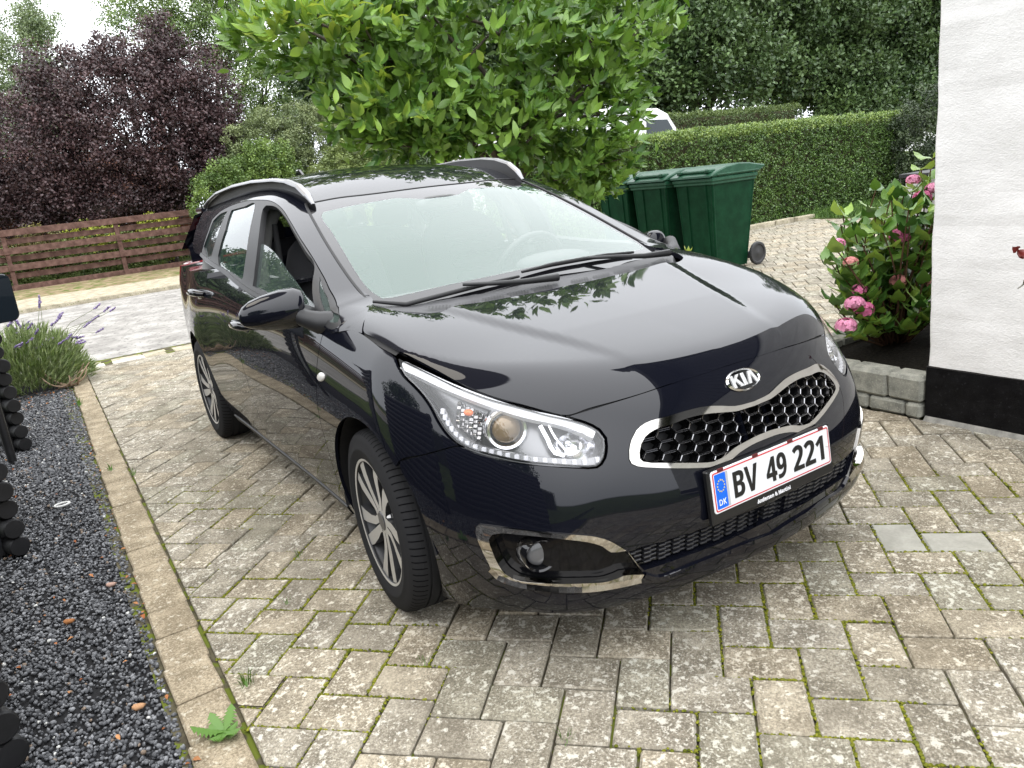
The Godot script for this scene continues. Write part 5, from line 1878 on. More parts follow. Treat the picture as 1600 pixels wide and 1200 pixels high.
func build_weeds() -> void:
	var green := paint(Color(0.09, 0.19, 0.03), 0.5)
	green.backlight_enabled = true
	green.backlight = Color(0.3, 0.4, 0.1)
	# the rosette with toothed leaves in the foreground
	var d := thing("dandelion", "dandelion rosette with jagged leaves growing beside the edging stones in front", "weed", Vector3(-1.50, 0.0, 0.275))
	for i in 8:
		var s := Shape.new()
		var l: float = 0.068 + 0.024 * sin(i * 2.3)
		var poly := PackedVector2Array([Vector2(-0.004, 0)])
		var steps := 6
		for k in steps:
			var y := l * (0.18 + 0.72 * k / steps)
			var w := 0.009 + 0.013 * sin(PI * (k + 1.0) / (steps + 1.0))
			poly.append(Vector2(-w * 0.45, y))
			poly.append(Vector2(-w, y + l * 0.05))
		poly.append(Vector2(0, l))
		for k in range(steps - 1, -1, -1):
			var y := l * (0.18 + 0.72 * k / steps)
			var w := 0.009 + 0.013 * sin(PI * (k + 1.0) / (steps + 1.0))
			poly.append(Vector2(w, y + l * 0.05))
			poly.append(Vector2(w * 0.45, y))
		poly.append(Vector2(0.004, 0))
		s.prism(poly, 0.0008)
		for q in s.v.size():
			s.v[q].z += 0.5 * absf(s.v[q].x) - 1.8 * (s.v[q].y - l * 0.5) * (s.v[q].y - l * 0.5)
		put("leaf", s.mesh(), green, d, Transform3D(Basis(Vector3.UP, TAU * i / 8.0 + 0.3 * sin(i * 5.0)) * Basis(Vector3.RIGHT, 1.15 + 0.2 * sin(i * 3.1)), Vector3(0, 0.006, 0)))
	var spots := [[Vector2(-1.395, 0.10), "tall grass tuft in the joint between edging and paving near the dandelion", 26, 0.055], [Vector2(-1.40, -2.35), "small grass tuft by the edging stones halfway along the gravel", 14, 0.05], [Vector2(-1.50, -2.55), "broad green tuft on the gravel edge halfway along the drive", 14, 0.06], [Vector2(-1.15, -0.30), "short green tuft in a paving joint left of the front wheel", 16, 0.03], [Vector2(-1.0, -0.62), "pale green tuft in a paving joint just behind the front wheel line", 10, 0.04], [Vector2(-0.93, 0.36), "round clover tuft between pavers in front of the left wheel in view", 22, 0.025], [Vector2(-0.73, 0.05), "flat weed in the joint right beside the front tyre", 14, 0.03], [Vector2(-1.52, -4.6), "green tuft where edging and gravel meet near the lavender", 16, 0.08], [Vector2(1.12, 1.42), "tiny weed in a joint at the lower right of the paving", 10, 0.02], [Vector2(-0.80, 0.90), "small mossy tuft at the very front of the paving", 16, 0.03]]
	for w in spots:
		var t := thing("weed", w[1], "weed", Vector3(w[0].x, -0.004, w[0].y), 0.0, "weeds in the joints")
		put("blades", blades(w[2], w[3], 0.022, 0.9).mesh(), green, t)


# ---------------------------------------------------------------- gravel strip, log fence, lavender
func build_left_side() -> void:
	var soil := Shape.new()
	soil.box(Vector3(-2.75, -0.3, -6.2), Vector3(-1.585, -0.022, 4.0))
	ground_piece("gravel_bed", soil.mesh(), paint(Color(0.02, 0.02, 0.021), 1.0))
	var stones := []
	for k in 3:
		var s := Shape.new()
		s.blob(Vector3.ZERO, Vector3(1.0, 0.55 + 0.1 * k, 0.75), 1.6 + 0.7 * k, Transform3D(), 6, 4)
		for i in s.v.size():
			var q := s.v[i]
			s.v[i] = q * (1.0 + 0.22 * sin(q.x * 5.0 + k * 3.0) * cos(q.z * 4.0 + q.y * 3.0 + k))
		stones.append(s.mesh())
	var lists := [[], [], []]
	var cols := [[], [], []]
	for i in 34000:
		var z := 1.4 - 7.0 * pow(rng.randf(), 1.25) if i % 12 > 0 else rng.randf_range(1.3, 2.6)
		var edge := -1.592 - 0.0135 * (z - 0.3)
		var x := edge - 0.008 - 0.62 * rng.randf()
		var r := rng.randf_range(0.0038, 0.0088)
		if i > 20000 and z < -2.5:
			r *= 1.3
		var k := i % 3
		lists[k].append(Transform3D(any_turn().scaled(Vector3.ONE * r), Vector3(x, -0.020 + rng.randf() * 0.012, z)))
		var g := rng.randf()
		var c := tint(Color(0.045, 0.047, 0.052), Color(0.23, 0.235, 0.245), g * g)
		if rng.randf() < 0.012:
			c = Color(0.55, 0.55, 0.52)
		elif rng.randf() < 0.02:
			c = Color(0.2, 0.15, 0.11)
		cols[k].append(c)
	var stone_mat := paint(Color.WHITE, 0.65)
	stone_mat.vertex_color_use_as_albedo = true
	for k in 3:
		many("gravel", stones[k], stone_mat, lists[k], cols[k])
	# dead leaves and bark on the gravel
	var dry := leaf(1.0, 0.6, 0.5, 0.35)
	var where := []
	var tints := []
	for i in 150:
		var z := 1.2 - 6.6 * pow(rng.randf(), 1.2)
		var edge := -1.592 - 0.0135 * (z - 0.3)
		var x := edge - (0.03 * rng.randf() if i % 3 == 0 else 0.6 * rng.randf())
		if i > 100:
			z = rng.randf_range(-5.6, -4.9)
			x = rng.randf_range(-1.95, -1.55)
		var r := rng.randf_range(0.010, 0.026)
		where.append(Transform3D(Basis.from_euler(Vector3(rng.randf_range(-1.9, -1.2), rng.randf() * TAU, rng.randf_range(-0.3, 0.3)), EULER_ORDER_YXZ).scaled(Vector3.ONE * r), Vector3(x, 0.004, z)))
		tints.append(tint(Color(0.22, 0.07, 0.025), Color(0.40, 0.20, 0.09), rng.randf()))
	var dry_mat := foliage(0.8, 0.2)
	many("fallen_leaves", dry.mesh(), dry_mat, where, tints)
	var ring := Shape.new()
	var pts := []
	var rr := []
	for i in 21:
		pts.append(Vector3(cos(TAU * i / 20.0) * 0.034, 0, sin(TAU * i / 20.0) * 0.026))
		rr.append(0.006)
	ring.tube(pts, rr, 6, false)
	var o := put("plastic_ring", ring.mesh(), paint(Color(0.6, 0.6, 0.58), 0.5), null, Transform3D(Basis(), Vector3(-1.77, 0.004, -2.15)))
	tag(o, "small white oval ring lying on the dark gravel", "ring")
	var chips := [[Vector2(-1.68, -0.02), "pale orange stone chip on the gravel near the front of the strip", Color(0.42, 0.24, 0.13)], [Vector2(-1.66, -0.95), "pinkish pebble on the gravel beside the edging stones", Color(0.38, 0.25, 0.2)], [Vector2(-1.82, -0.75), "dark orange bark chip next to a few leaves on the gravel", Color(0.3, 0.13, 0.05)]]
	for c in chips:
		var p := put("stone_chip", stones[1], paint(c[2], 0.8), null, Transform3D(Basis.from_scale(Vector3(0.02, 0.014, 0.017)), Vector3(c[0].x, 0.004, c[0].y)))
		tag(p, c[1], "stone")

	# fence of stacked round black logs, in short staggered runs
	var black := in_world(paint(Color(0.55, 0.55, 0.57), 0.55), mottled(Color(0.008, 0.008, 0.009), Color(0.022, 0.022, 0.024), 0.02, 81, Color.BLACK, 0.0, 256), 0.5)
	var log_shape := Shape.new()
	log_shape.tube([Vector3.ZERO, Vector3(0, 0, -0.004), Vector3(0, 0, -1.85)], [0.040, 0.0445, 0.0445], 18)
	var log_mesh := log_shape.mesh()
	var runs := [[Vector3(-1.99, 0, 0.02), 0.42, "nearest run of the black log fence at the lower left edge"], [Vector3(-1.955, 0, -1.60), 0.42, "middle run of the black log fence beside the gravel"], [Vector3(-1.905, 0, -3.55), 0.42, "third run of the black log fence just before the lavender"], [Vector3(-2.02, 0, 1.75), 0.42, "run of the black log fence nearest the viewer, outside the picture"]]
	for r in runs:
		var f := thing("log_fence", r[2], "fence", r[0], r[1], "runs of the black log fence")
		for i in 13:
			put("log", log_mesh, black, f, Transform3D(Basis(Vector3.FORWARD, i * 1.3), Vector3(-0.005 * (i % 2), 0.038 + i * 0.0885, 0.012 * sin(i * 2.4))))
		var post := Shape.new()
		post.box(Vector3(-0.075, 0, -0.16), Vector3(-0.035, 1.18, -0.07), 0.005)
		put("post", post.mesh(), black, f)
	# letter box on the fence
	var box := thing("letter_box", "dark blue-grey rounded letter box at the left edge above the log fence", "letter box", Vector3(-1.90, 0.0, -3.35), 0.25)
	var body := Shape.new()
	body.prism(rounded(Vector2(-0.20, 0.0), Vector2(0.155, 0.29), 0.045), 0.14, Transform3D(Basis(), Vector3(0, 0.86, -0.07)), true, 0.006)
	put("case", body.mesh(), coated(Color(0.010, 0.014, 0.018), 0.5), box)
	var rimm := Shape.new()
	rimm.tube([Vector3(-0.19, 1.150, -0.06), Vector3(0.08, 1.152, -0.06), Vector3(0.128, 1.135, -0.06), Vector3(0.150, 1.095, -0.06)], [0.006, 0.006, 0.006, 0.005], 8)
	put("lid_edge", rimm.mesh(), paint(Color(0.25, 0.26, 0.27), 0.4), box)
	var leg := Shape.new()
	leg.tube([Vector3(-0.09, 0, 0), Vector3(-0.09, 0.88, 0)], [0.025, 0.025], 10)
	put("post", leg.mesh(), black, box)

	# lavender
	var lav := thing("lavender_bush", "grey-green lavender bush with purple flower spikes beside the road end of the gravel", "shrub", Vector3(-1.80, -0.02, -5.85))
	var blade := Shape.new()
	blade.add(simple_leaf(1.0, 0.075))
	blade.add(simple_leaf(1.0, 0.075), Transform3D(Basis(Vector3.UP, 1.4), Vector3.ZERO))
	var bw := []
	var bt := []
	for i in 5200:
		var d := in_ball()
		d.y = absf(d.y)
		var p := d * Vector3(0.48, 0.50, 0.44)
		var out := (d + Vector3(0.12, 0.65, 0) + Vector3(rng.randfn(), rng.randfn(), rng.randfn()) * 0.28).normalized()
		var side := out.cross(Vector3(rng.randfn(), rng.randfn(), rng.randfn())).normalized()
		var l := rng.randf_range(0.05, 0.14)
		bw.append(Transform3D(Basis(side, out, side.cross(out)).scaled(Vector3.ONE * l), p + Vector3(0, 0.03, 0)))
		bt.append(tint(Color(0.16, 0.24, 0.07), Color(0.40, 0.47, 0.26), rng.randf()))
	many("foliage", blade.mesh(), foliage(0.8, 0.6), bw, bt, lav)
	var stalks := Shape.new()
	var spike_w := []
	var spike_t := []
	for i in 40:
		var right := i < 30
		var a := Vector3(rng.randf_range(-0.4, 0.35), 0.32, rng.randf_range(-0.3, 0.3))
		var tip := a + (Vector3(rng.randf_range(0.12, 0.50), rng.randf_range(0.05, 0.32), rng.randf_range(-0.1, 0.25)) if right else Vector3(rng.randf_range(-0.15, 0.2), rng.randf_range(0.25, 0.45), rng.randf_range(-0.1, 0.1)))
		stalks.tube([a, a.lerp(tip, 0.5) + Vector3(0, 0.06, 0), tip], [0.0022, 0.002, 0.0018], 4, false)
		var dir := (tip - a).normalized()
		for k in 16:
			spike_w.append(Transform3D(any_turn().scaled(Vector3.ONE * rng.randf_range(0.006, 0.010)), tip + dir * (k * 0.0045) + in_ball() * 0.006))
			spike_t.append(tint(Color(0.13, 0.10, 0.22), Color(0.30, 0.24, 0.38), rng.randf()))
	put("stalks", stalks.mesh(), paint(Color(0.12, 0.15, 0.06), 0.8), lav)
	var floret := Shape.new()
	floret.blob(Vector3.ZERO, Vector3.ONE, 2.0, Transform3D(), 6, 4)
	many("flower_spikes", floret.mesh(), foliage(0.8, 0.2), spike_w, spike_t, lav)
	var twigs := Shape.new()
	for i in 9:
		var a := Vector3(0.22 + rng.randf_range(-0.05, 0.12), 0.03, 0.34)
		limbs(twigs, a, a + Vector3(rng.randf_range(-0.2, 0.15), rng.randf_range(0.05, 0.22), rng.randf_range(0.0, 0.1)), 0.009, 0.004, 0.3)
	put("dry_twigs", twigs.mesh(), paint(Color(0.33, 0.24, 0.17), 0.9), lav)


# ---------------------------------------------------------------- house corner, planter, hydrangea
func build_house() -> void:
	var h := thing("white_house", "white rendered house corner with black painted plinth beside the drive", "house", Vector3(1.885, 0, 0.29))
	var relief_a := grey(FastNoiseLite.TYPE_SIMPLEX_SMOOTH, 0.006, 91, 4, 1024)
	var relief_b := grey(FastNoiseLite.TYPE_VALUE, 0.3, 92, 2, 1024)
	var mix := PackedByteArray()
	mix.resize(1024 * 1024)
	for i in 1024 * 1024:
		mix[i] = int(relief_a[i] * 0.72 + relief_b[i] * 0.28)
	var relief := texture_of(mix, 1024, Image.FORMAT_L8)
	var render_mat := in_world(paint(Color(1, 1, 1), 0.9), mottled(Color(0.62, 0.605, 0.59), Color(0.72, 0.705, 0.69), 0.01, 95, Color.BLACK, 0.0, 512), 1.6, relief, 0.5)
	render_mat.uv1_scale = Vector3(0.5, 0.8, 0.5)
	# the wall leans and bulges a little along its corner, as hand-laid render does
	var wall := Shape.new()
	var wob := noise(FastNoiseLite.TYPE_SIMPLEX_SMOOTH, 2.2, 3, 2)
	var rows := []
	for j in 41:
		var y := 0.275 + 1.9 * j / 40.0
		var row := []
		var dx := wob.get_noise_2d(y * 2.0, 0.0) * 0.006
		for p in [Vector3(4.0, y, 0.0), Vector3(0.012, y, 0.0), Vector3(0.004, y, 0.004), Vector3(0.0, y, 0.012), Vector3(0.0, y, 0.10), Vector3(0.0, y, 0.20), Vector3(0.0, y, 0.30), Vector3(0.0, y, 0.40), Vector3(0.0, y, 0.55), Vector3(0.0, y, 7.0)]:
			if j == 0:
				p.y += wob.get_noise_2d(p.z * 3.0, 40.0) * 0.004
			row.append(p + Vector3(dx * (1.0 if p.x < 1.0 else 0.0), 0, wob.get_noise_2d(y * 2.0, 7.0) * 0.006 * (1.0 if p.z < 1.0 else 0.0)))
		rows.append(row)
	for j in 40:
		for i in 9:
			var out: Vector3 = [Vector3(0, 0, -1), Vector3(-0.5, 0, -1), Vector3(-1, 0, -0.5), Vector3(-1, 0, 0)][mini(i, 3)]
			wall.flat_quad(rows[j][i], rows[j][i + 1], rows[j + 1][i + 1], rows[j + 1][i], out)
	wall.flat_quad(rows[0][9], rows[0][3], Vector3(0.06, 0.275, 0.06), Vector3(0.06, 0.275, 7.0), Vector3(0, -1, 0))
	wall.box(Vector3(0.05, 0.28, 0.05), Vector3(4.0, 2.17, 7.0))
	put("wall", wall.mesh(), render_mat, h)
	var plinth := Shape.new()
	var pr := []
	for i in 15:
		var z := -0.004 + 7.0 * i / 14.0
		pr.append(z)
	plinth.box(Vector3(-0.006, -0.05, -0.006), Vector3(4.0, 0.274, 7.0), 0.004)
	var tar := in_world(coated(Color(0.9, 0.9, 0.9), 0.45), mottled(Color(0.004, 0.004, 0.005), Color(0.009, 0.009, 0.010), 0.03, 97, Color(0.02, 0.02, 0.022), 0.2, 256), 0.7, relief, 1.6)
	tar.clearcoat = 0.25
	tar.clearcoat_roughness = 0.3
	put("plinth", plinth.mesh(), tar, h)
	var fillet := Shape.new()
	fillet.prism(PackedVector2Array([Vector2(-0.045, -0.02), Vector2(0.0, -0.02), Vector2(0.0, 0.022)]), 7.0, Transform3D(Basis(), Vector3(-0.006, 0, 0.0)), true)
	put("mortar_fillet", fillet.mesh(), in_world(paint(Color.WHITE, 1.0), mottled(Color(0.16, 0.155, 0.14), Color(0.3, 0.29, 0.26), 0.03, 98, Color.BLACK, 0.0, 256), 0.4), h)
	# dark boarded gable above the rendered wall, with an overhanging eave
	var boards := paint(Color(0.012, 0.012, 0.014), 0.6)
	for i in 40:
		var s := Shape.new()
		s.box(Vector3(-0.030, 2.172, 0.002 + i * 0.175), Vector3(0.0, 3.6, 0.168 + i * 0.175), 0.004)
		put("board", s.mesh(), boards, h)
	var backing := Shape.new()
	backing.box(Vector3(0.001, 2.176, 0.01), Vector3(4.0, 3.6, 6.99))
	put("gable_backing", backing.mesh(), boards, h)
	var roof := Shape.new()
	roof.box(Vector3(-0.45, 3.6, -0.35), Vector3(4.3, 3.78, 7.3), 0.02)
	put("roof", roof.mesh(), paint(Color(0.03, 0.028, 0.027), 0.7), h)

	# low white garden wall with a dark coping behind the hydrangea
	var gw := thing("garden_wall", "low white garden wall with black coping showing behind the hydrangea", "wall", Vector3(3.42, 0, -0.62))
	var s := Shape.new()
	s.box(Vector3(0, 0, -0.14), Vector3(2.6, 1.07, 0.0), 0.006)
	put("render", s.mesh(), render_mat, gw)
	s = Shape.new()
	s.box(Vector3(-0.03, 1.073, -0.17), Vector3(2.63, 1.10, 0.03), 0.004)
	put("coping", s.mesh(), paint(Color(0.02, 0.02, 0.022), 0.6), gw)

	# planter kerb of tumbled concrete blocks, two courses
	var block := in_world(paint(Color.WHITE, 0.95), mottled(Color(0.15, 0.15, 0.13), Color(0.30, 0.295, 0.25), 0.015, 101, Color(0.36, 0.35, 0.3), 0.25, 512), 0.8, relief, 0.5)
	var pl := thing("planter_kerb", "two-course grey concrete block edging around the hydrangea bed at the house corner", "planter", Vector3(1.86, 0, 0.28))
	var courses := [[0.0, 0.078, [0.085, 0.20, 0.215, 0.21, 0.2]], [0.082, 0.212, [0.185, 0.225, 0.22, 0.21]]]
	for c in courses:
		var z := -0.006
		for l in c[2]:
			var b := Shape.new()
			b.box(Vector3(0.0, c[0], z - l + 0.004), Vector3(0.15, c[1], z), 0.014)
			for i in b.v.size():
				b.v[i] += Vector3(wob.get_noise_3dv(b.v[i] * 9.0), 0.6 * wob.get_noise_3dv(b.v[i] * 8.0 + Vector3.ONE * 5.0), wob.get_noise_3dv(b.v[i] * 7.0)) * 0.008
			put("block", b.mesh(), block, pl, Transform3D(Basis.from_euler(Vector3(0, rng.randf_range(-0.02, 0.02), 0)), Vector3(rng.randf_range(-0.004, 0.004), 0, 0)))
			z -= l
	for i in 7:
		var b := Shape.new()
		b.box(Vector3(0.16 + i * 0.215, 0.0, -0.98), Vector3(0.37 + i * 0.215, 0.20, -0.83), 0.012)
		put("block", b.mesh(), block, pl)
	var soil := Shape.new()
	soil.box(Vector3(2.0, -0.02, -0.56), Vector3(3.42, 0.15, 0.285))
	ground_piece("soil_bed", soil.mesh(), in_world(paint(Color.WHITE, 1.0), mottled(Color(0.008, 0.007, 0.005), Color(0.03, 0.025, 0.018), 0.05, 105, Color.BLACK, 0.0, 256), 0.3, relief, 3.0))

	# hydrangea
	var hy := thing("hydrangea", "pink flowering hydrangea bush in the raised bed against the white wall", "shrub", Vector3(2.72, 0.15, -0.40))
	var stems := Shape.new()
	var heads := [Vector3(3.02, 0.96, -0.42), Vector3(3.10, 1.00, -0.40), Vector3(2.70, 0.775, -0.36), Vector3(2.22, 0.80, -0.42), Vector3(2.33, 0.68, -0.42), Vector3(2.66, 0.525, -0.34), Vector3(2.95, 0.47, -0.30), Vector3(2.28, 0.46, -0.36), Vector3(2.33, 0.42, -0.34), Vector3(2.20, 0.35, -0.36), Vector3(2.38, 0.52, -0.40), Vector3(3.06, 1.06, -0.5)]
	var base := hy.position
	var leaf_spots := []
	var tips := []
	for i in heads.size():
		# the heads stand proud of the leaves on the side facing the camera
		heads[i] += Vector3(-0.13, 0.027, 0.083)
	for q in heads:
		tips.append(q - Vector3(0, 0.05, 0.0))
	for i in 84:
		var a := rng.randf() * TAU
		var rr := sqrt(rng.randf())
		var q := Vector3(2.70 + 0.46 * rr * cos(a), rng.randf_range(0.26, 1.05), -0.38 + 0.34 * rr * sin(a))
		q.y = minf(q.y, 1.15 - absf(q.x - 3.0) * 0.35)
		tips.append(q)
	for t in [Vector3(2.16, 0.70, -0.4), Vector3(2.22, 0.60, -0.38), Vector3(2.60, 1.0, -0.36), Vector3(2.74, 1.02, -0.36), Vector3(3.05, 1.14, -0.44), Vector3(3.1, 1.2, -0.4), Vector3(2.45, 0.30, -0.30), Vector3(2.62, 0.25, -0.24), Vector3(2.3, 0.28, -0.3)]:
		tips.append(t)
	for t in tips:
		var q: Vector3 = t - base
		var foot := Vector3(q.x * 0.25, 0.0, q.z * 0.3)
		limbs(stems, foot, q, 0.007, 0.0035, 0.10)
		var turn := rng.randf() * TAU
		for k in 8:
			var along := 1.0 - 0.12 * (k / 2)
			var a := turn + k * PI + (k / 2) * PI * 0.5
			leaf_spots.append([foot.lerp(q, along), a, rng.randf_range(0.75, 1.15)])
	put("stems", stems.mesh(), paint(Color(0.09, 0.05, 0.03), 0.8), hy)
	var leaf_mesh := leaf(0.125, 0.080, 0.16, 0.3).mesh()
	var mats := []
	for i in 6:
		var m := paint(tint(Color(0.05, 0.14, 0.025), Color(0.27, 0.42, 0.065), i / 5.0, 0.05), 0.42)
		m.backlight_enabled = true
		m.backlight = Color(0.45, 0.5, 0.2)
		mats.append(m)
	var n := 0
	var more := []
	var more_t := []
	for i in range(leaf_spots.size() - 1, 0, -1):
		var j := rng.randi() % (i + 1)
		var held = leaf_spots[i]
		leaf_spots[i] = leaf_spots[j]
		leaf_spots[j] = held
	for l in leaf_spots:
		var b := Basis(Vector3.UP, l[1]) * Basis(Vector3.RIGHT, rng.randf_range(0.75, 1.45))
		var xf := Transform3D(b.scaled(Vector3.ONE * l[2]), l[0])
		var up: float = clampf((l[0].y - 0.1) / 0.85, 0.0, 1.0)
		if n < 296:
			put("leaf", leaf_mesh, mats[clampi(int(rng.randf() * 4.5 + (2.0 if rng.randf() < 0.5 else 0.0)), 0, 5)], hy, xf)
		else:
			more.append(xf)
			more_t.append(tint(Color(0.035, 0.11, 0.02), Color(0.16, 0.29, 0.05), rng.randf()))
		n += 1
	if more.size():
		many("leaves", leaf_mesh, foliage(0.42, 0.5), more, more_t, hy)
	var petal := simple_leaf(0.015, 0.016)
	var pinks := [Color(0.68, 0.17, 0.34), Color(0.74, 0.30, 0.46), Color(0.72, 0.30, 0.28)]
	for i in heads.size():
		var f := Shape.new()
		for k in 62:
			var d := Vector3(rng.randfn(), rng.randfn(), rng.randfn()).normalized()
			if d.y < -0.45:
				d.y = -d.y
			var frame := Basis(Quaternion(Vector3(0, 0, 1), d)) * Basis(Vector3(0, 0, 1), rng.randf() * TAU)
			for p in 4:
				f.add(petal, Transform3D(frame * Basis(Vector3(0, 0, 1), p * PI / 2.0) * Basis(Vector3.RIGHT, 0.25), d * 0.042 * Vector3(1.1, 0.8, 1.1)))
		f.blob(Vector3.ZERO, Vector3(0.036, 0.027, 0.036), 2.0, Transform3D(), 10, 6)
		var pm := paint(pinks[2 if i in [4, 5, 6] else i % 2], 0.6)
		pm.backlight_enabled = true
		pm.backlight = Color(0.4, 0.2, 0.25)
		var size: float = 1.05 * [1.0, 0.9, 1.12, 0.7, 0.8, 0.9, 0.9, 1.05, 1.1, 1.1, 0.8, 0.8][i]
		put("flower_head", f.mesh(), pm, hy, Transform3D(Basis.from_scale(Vector3.ONE * size), heads[i] - base))

	# a rose shoot that reaches into the picture at the right edge
	var ro := thing("rose_shoot", "reddish rose shoot with a few dark leaves at the right edge before the white wall", "plant", Vector3(1.47, 0.0, 0.96))
	var st := Shape.new()
	st.tube([Vector3(0.36, 0, 0.16), Vector3(0.30, 0.4, 0.10), Vector3(0.08, 0.75, 0.0), Vector3(-0.16, 0.93, -0.04)], [0.006, 0.005, 0.004, 0.002], 6)
	st.tube([Vector3(0.08, 0.75, 0.0), Vector3(-0.10, 0.84, -0.02), Vector3(-0.13, 0.84, -0.02)], [0.004, 0.003, 0.002], 6)
	put("stem", st.mesh(), paint(Color(0.12, 0.06, 0.03), 0.7), ro)
	var rl := leaf(0.05, 0.03, 0.3, 0.2).mesh()
	var red := paint(Color(0.16, 0.022, 0.018), 0.45)
	var olive := paint(Color(0.06, 0.06, 0.02), 0.45)
	for i in 5:
		put("leaf", rl, red, ro, Transform3D(Basis.from_euler(Vector3(0.6, i * 1.3, 1.2 + i * 0.7)), Vector3(-0.16, 0.925, -0.04)))
	for i in 4:
		put("leaf", rl, olive, ro, Transform3D(Basis.from_euler(Vector3(2.6, i * 1.1, 0.4)), Vector3(-0.13, 0.845 - 0.01 * i, -0.02)))


# ---------------------------------------------------------------- bins
func build_bins() -> void:
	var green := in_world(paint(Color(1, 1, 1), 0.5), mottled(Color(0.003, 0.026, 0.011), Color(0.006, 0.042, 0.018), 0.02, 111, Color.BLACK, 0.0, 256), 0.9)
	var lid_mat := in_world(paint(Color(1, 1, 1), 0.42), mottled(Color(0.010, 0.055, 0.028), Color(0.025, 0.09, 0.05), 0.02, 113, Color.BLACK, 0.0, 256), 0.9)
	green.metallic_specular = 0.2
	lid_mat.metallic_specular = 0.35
	var b := thing("wheelie_bin", "dark green wheelie bin nearest the house, its black wheel in full view", "bin", Vector3(5.17, 0, -4.10), 0.0, "green wheelie bins by the hedge")
	# local axes: front at x = 0, depth along +x, width along -z
	var body := Shape.new()
	var lo := [Vector3(0.07, 0.03, -0.05), Vector3(0.60, 0.03, -0.05), Vector3(0.60, 0.03, -0.53), Vector3(0.07, 0.03, -0.53)]
	var hi := [Vector3(0.0, 1.06, 0.0), Vector3(0.72, 1.06, 0.0), Vector3(0.72, 1.06, -0.58), Vector3(0.0, 1.06, -0.58)]
	for i in 4:
		var j := (i + 1) % 4
		var out: Vector3 = ((lo[i] + lo[j]) / 2.0 - Vector3(0.33, 0.03, -0.29)) * Vector3(1, 0, 1)
		body.flat_quad(lo[i], lo[j], hi[j], hi[i], out)
		# rounded corner post
		body.tube([lo[i] + Vector3(0.012, 0, 0.0) * signf(0.3 - lo[i].x) + Vector3(0, 0, 0.012) * signf(-0.29 - lo[i].z), hi[i] + Vector3(0.012, 0, 0) * signf(0.3 - hi[i].x) + Vector3(0, 0, 0.012) * signf(-0.29 - hi[i].z)], [0.018, 0.018], 10)
	body.flat_quad(lo[0], lo[1], lo[2], lo[3], Vector3(0, -1, 0))
	put("body", body.mesh(), green, b)
	for z in [-0.14, -0.44]:
		var rib := Shape.new()
		rib.flat_quad(Vector3(0.055, 0.06, z + 0.035), Vector3(0.055, 0.06, z - 0.035), Vector3(-0.012, 1.02, z - 0.045), Vector3(-0.012, 1.02, z + 0.045), Vector3(-1, 0, 0))
		for s in [-1.0, 1.0]:
			rib.flat_quad(Vector3(0.055, 0.06, z + s * 0.035), Vector3(-0.012, 1.02, z + s * 0.045), Vector3(0.03, 1.02, z + s * 0.06), Vector3(0.075, 0.06, z + s * 0.05), Vector3(0, 0, s))
		put("rib", rib.mesh(), green, b)
	var collar := Shape.new()
	collar.box(Vector3(-0.035, 1.055, -0.615), Vector3(0.745, 1.105, 0.035), 0.012)
	collar.box(Vector3(-0.020, 1.025, -0.600), Vector3(0.73, 1.056, 0.02), 0.006)
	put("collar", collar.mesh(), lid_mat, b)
	# the lid rises in an arch from front to hinge
	var lid := Shape.new()
	var line := [Vector2(-0.06, 1.110), Vector2(-0.055, 1.132), Vector2(0.05, 1.172), Vector2(0.22, 1.215), Vector2(0.42, 1.235), Vector2(0.60, 1.222), Vector2(0.74, 1.198), Vector2(0.86, 1.180), Vector2(0.87, 1.160), Vector2(0.76, 1.110)]
	var poly := PackedVector2Array(line)
	lid.prism(poly, 0.66, Transform3D(Basis(), Vector3(0, 0, -0.62)), true, 0.012)
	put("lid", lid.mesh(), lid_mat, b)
	var grips := Shape.new()
	for z in [-0.06, -0.50]:
		grips.box(Vector3(-0.03, 1.155, z - 0.035), Vector3(0.10, 1.200, z + 0.035), 0.012, Transform3D(Basis.from_euler(Vector3(0, 0, 0.25)), Vector3(0.26, 0.0, 0)) if false else Transform3D())
	grips.box(Vector3(0.0, 1.160, -0.47), Vector3(0.03, 1.192, -0.09), 0.010)
	put("lid_grip", grips.mesh(), lid_mat, b)
	var lip := Shape.new()
	lip.box(Vector3(0.04, 1.122, 0.036), Vector3(0.74, 1.138, 0.048), 0.004)
	put("lid_rim", lip.mesh(), lid_mat, b)
	for z in [0.0, -0.58]:
		var w := Shape.new()
		var at := Transform3D(Basis(Vector3.UP, -PI / 2.0 if z == 0.0 else PI / 2.0), Vector3(0.735, 0.14, z))
		w.lathe([Vector2(-0.02, 0.09), Vector2(-0.02, 0.130), Vector2(-0.012, 0.139), Vector2(0.012, 0.139), Vector2(0.022, 0.130), Vector2(0.022, 0.108), Vector2(0.010, 0.098), Vector2(0.008, 0.05), Vector2(0.016, 0.03), Vector2(0.018, 0.0)], 32, at)
		put("wheel", w.mesh(), paint(Color(0.02, 0.02, 0.021), 0.6), b)
	var axle := Shape.new()
	axle.tube([Vector3(0.71, 0.125, 0.0), Vector3(0.71, 0.125, -0.58)], [0.012, 0.012], 8)
	axle.box(Vector3(0.58, 0.08, -0.5), Vector3(0.70, 0.17, -0.08), 0.01)
	put("axle", axle.mesh(), paint(Color(0.03, 0.03, 0.03), 0.5), b)
	copy_of(b, "wheelie_bin", "dark green wheelie bin in the middle of the row of three", Vector3(5.10, 0, -4.78), 0.03)
	copy_of(b, "wheelie_bin", "farthest dark green wheelie bin, half hidden by the bright leafy tree", Vector3(5.06, 0, -5.45), -0.02)


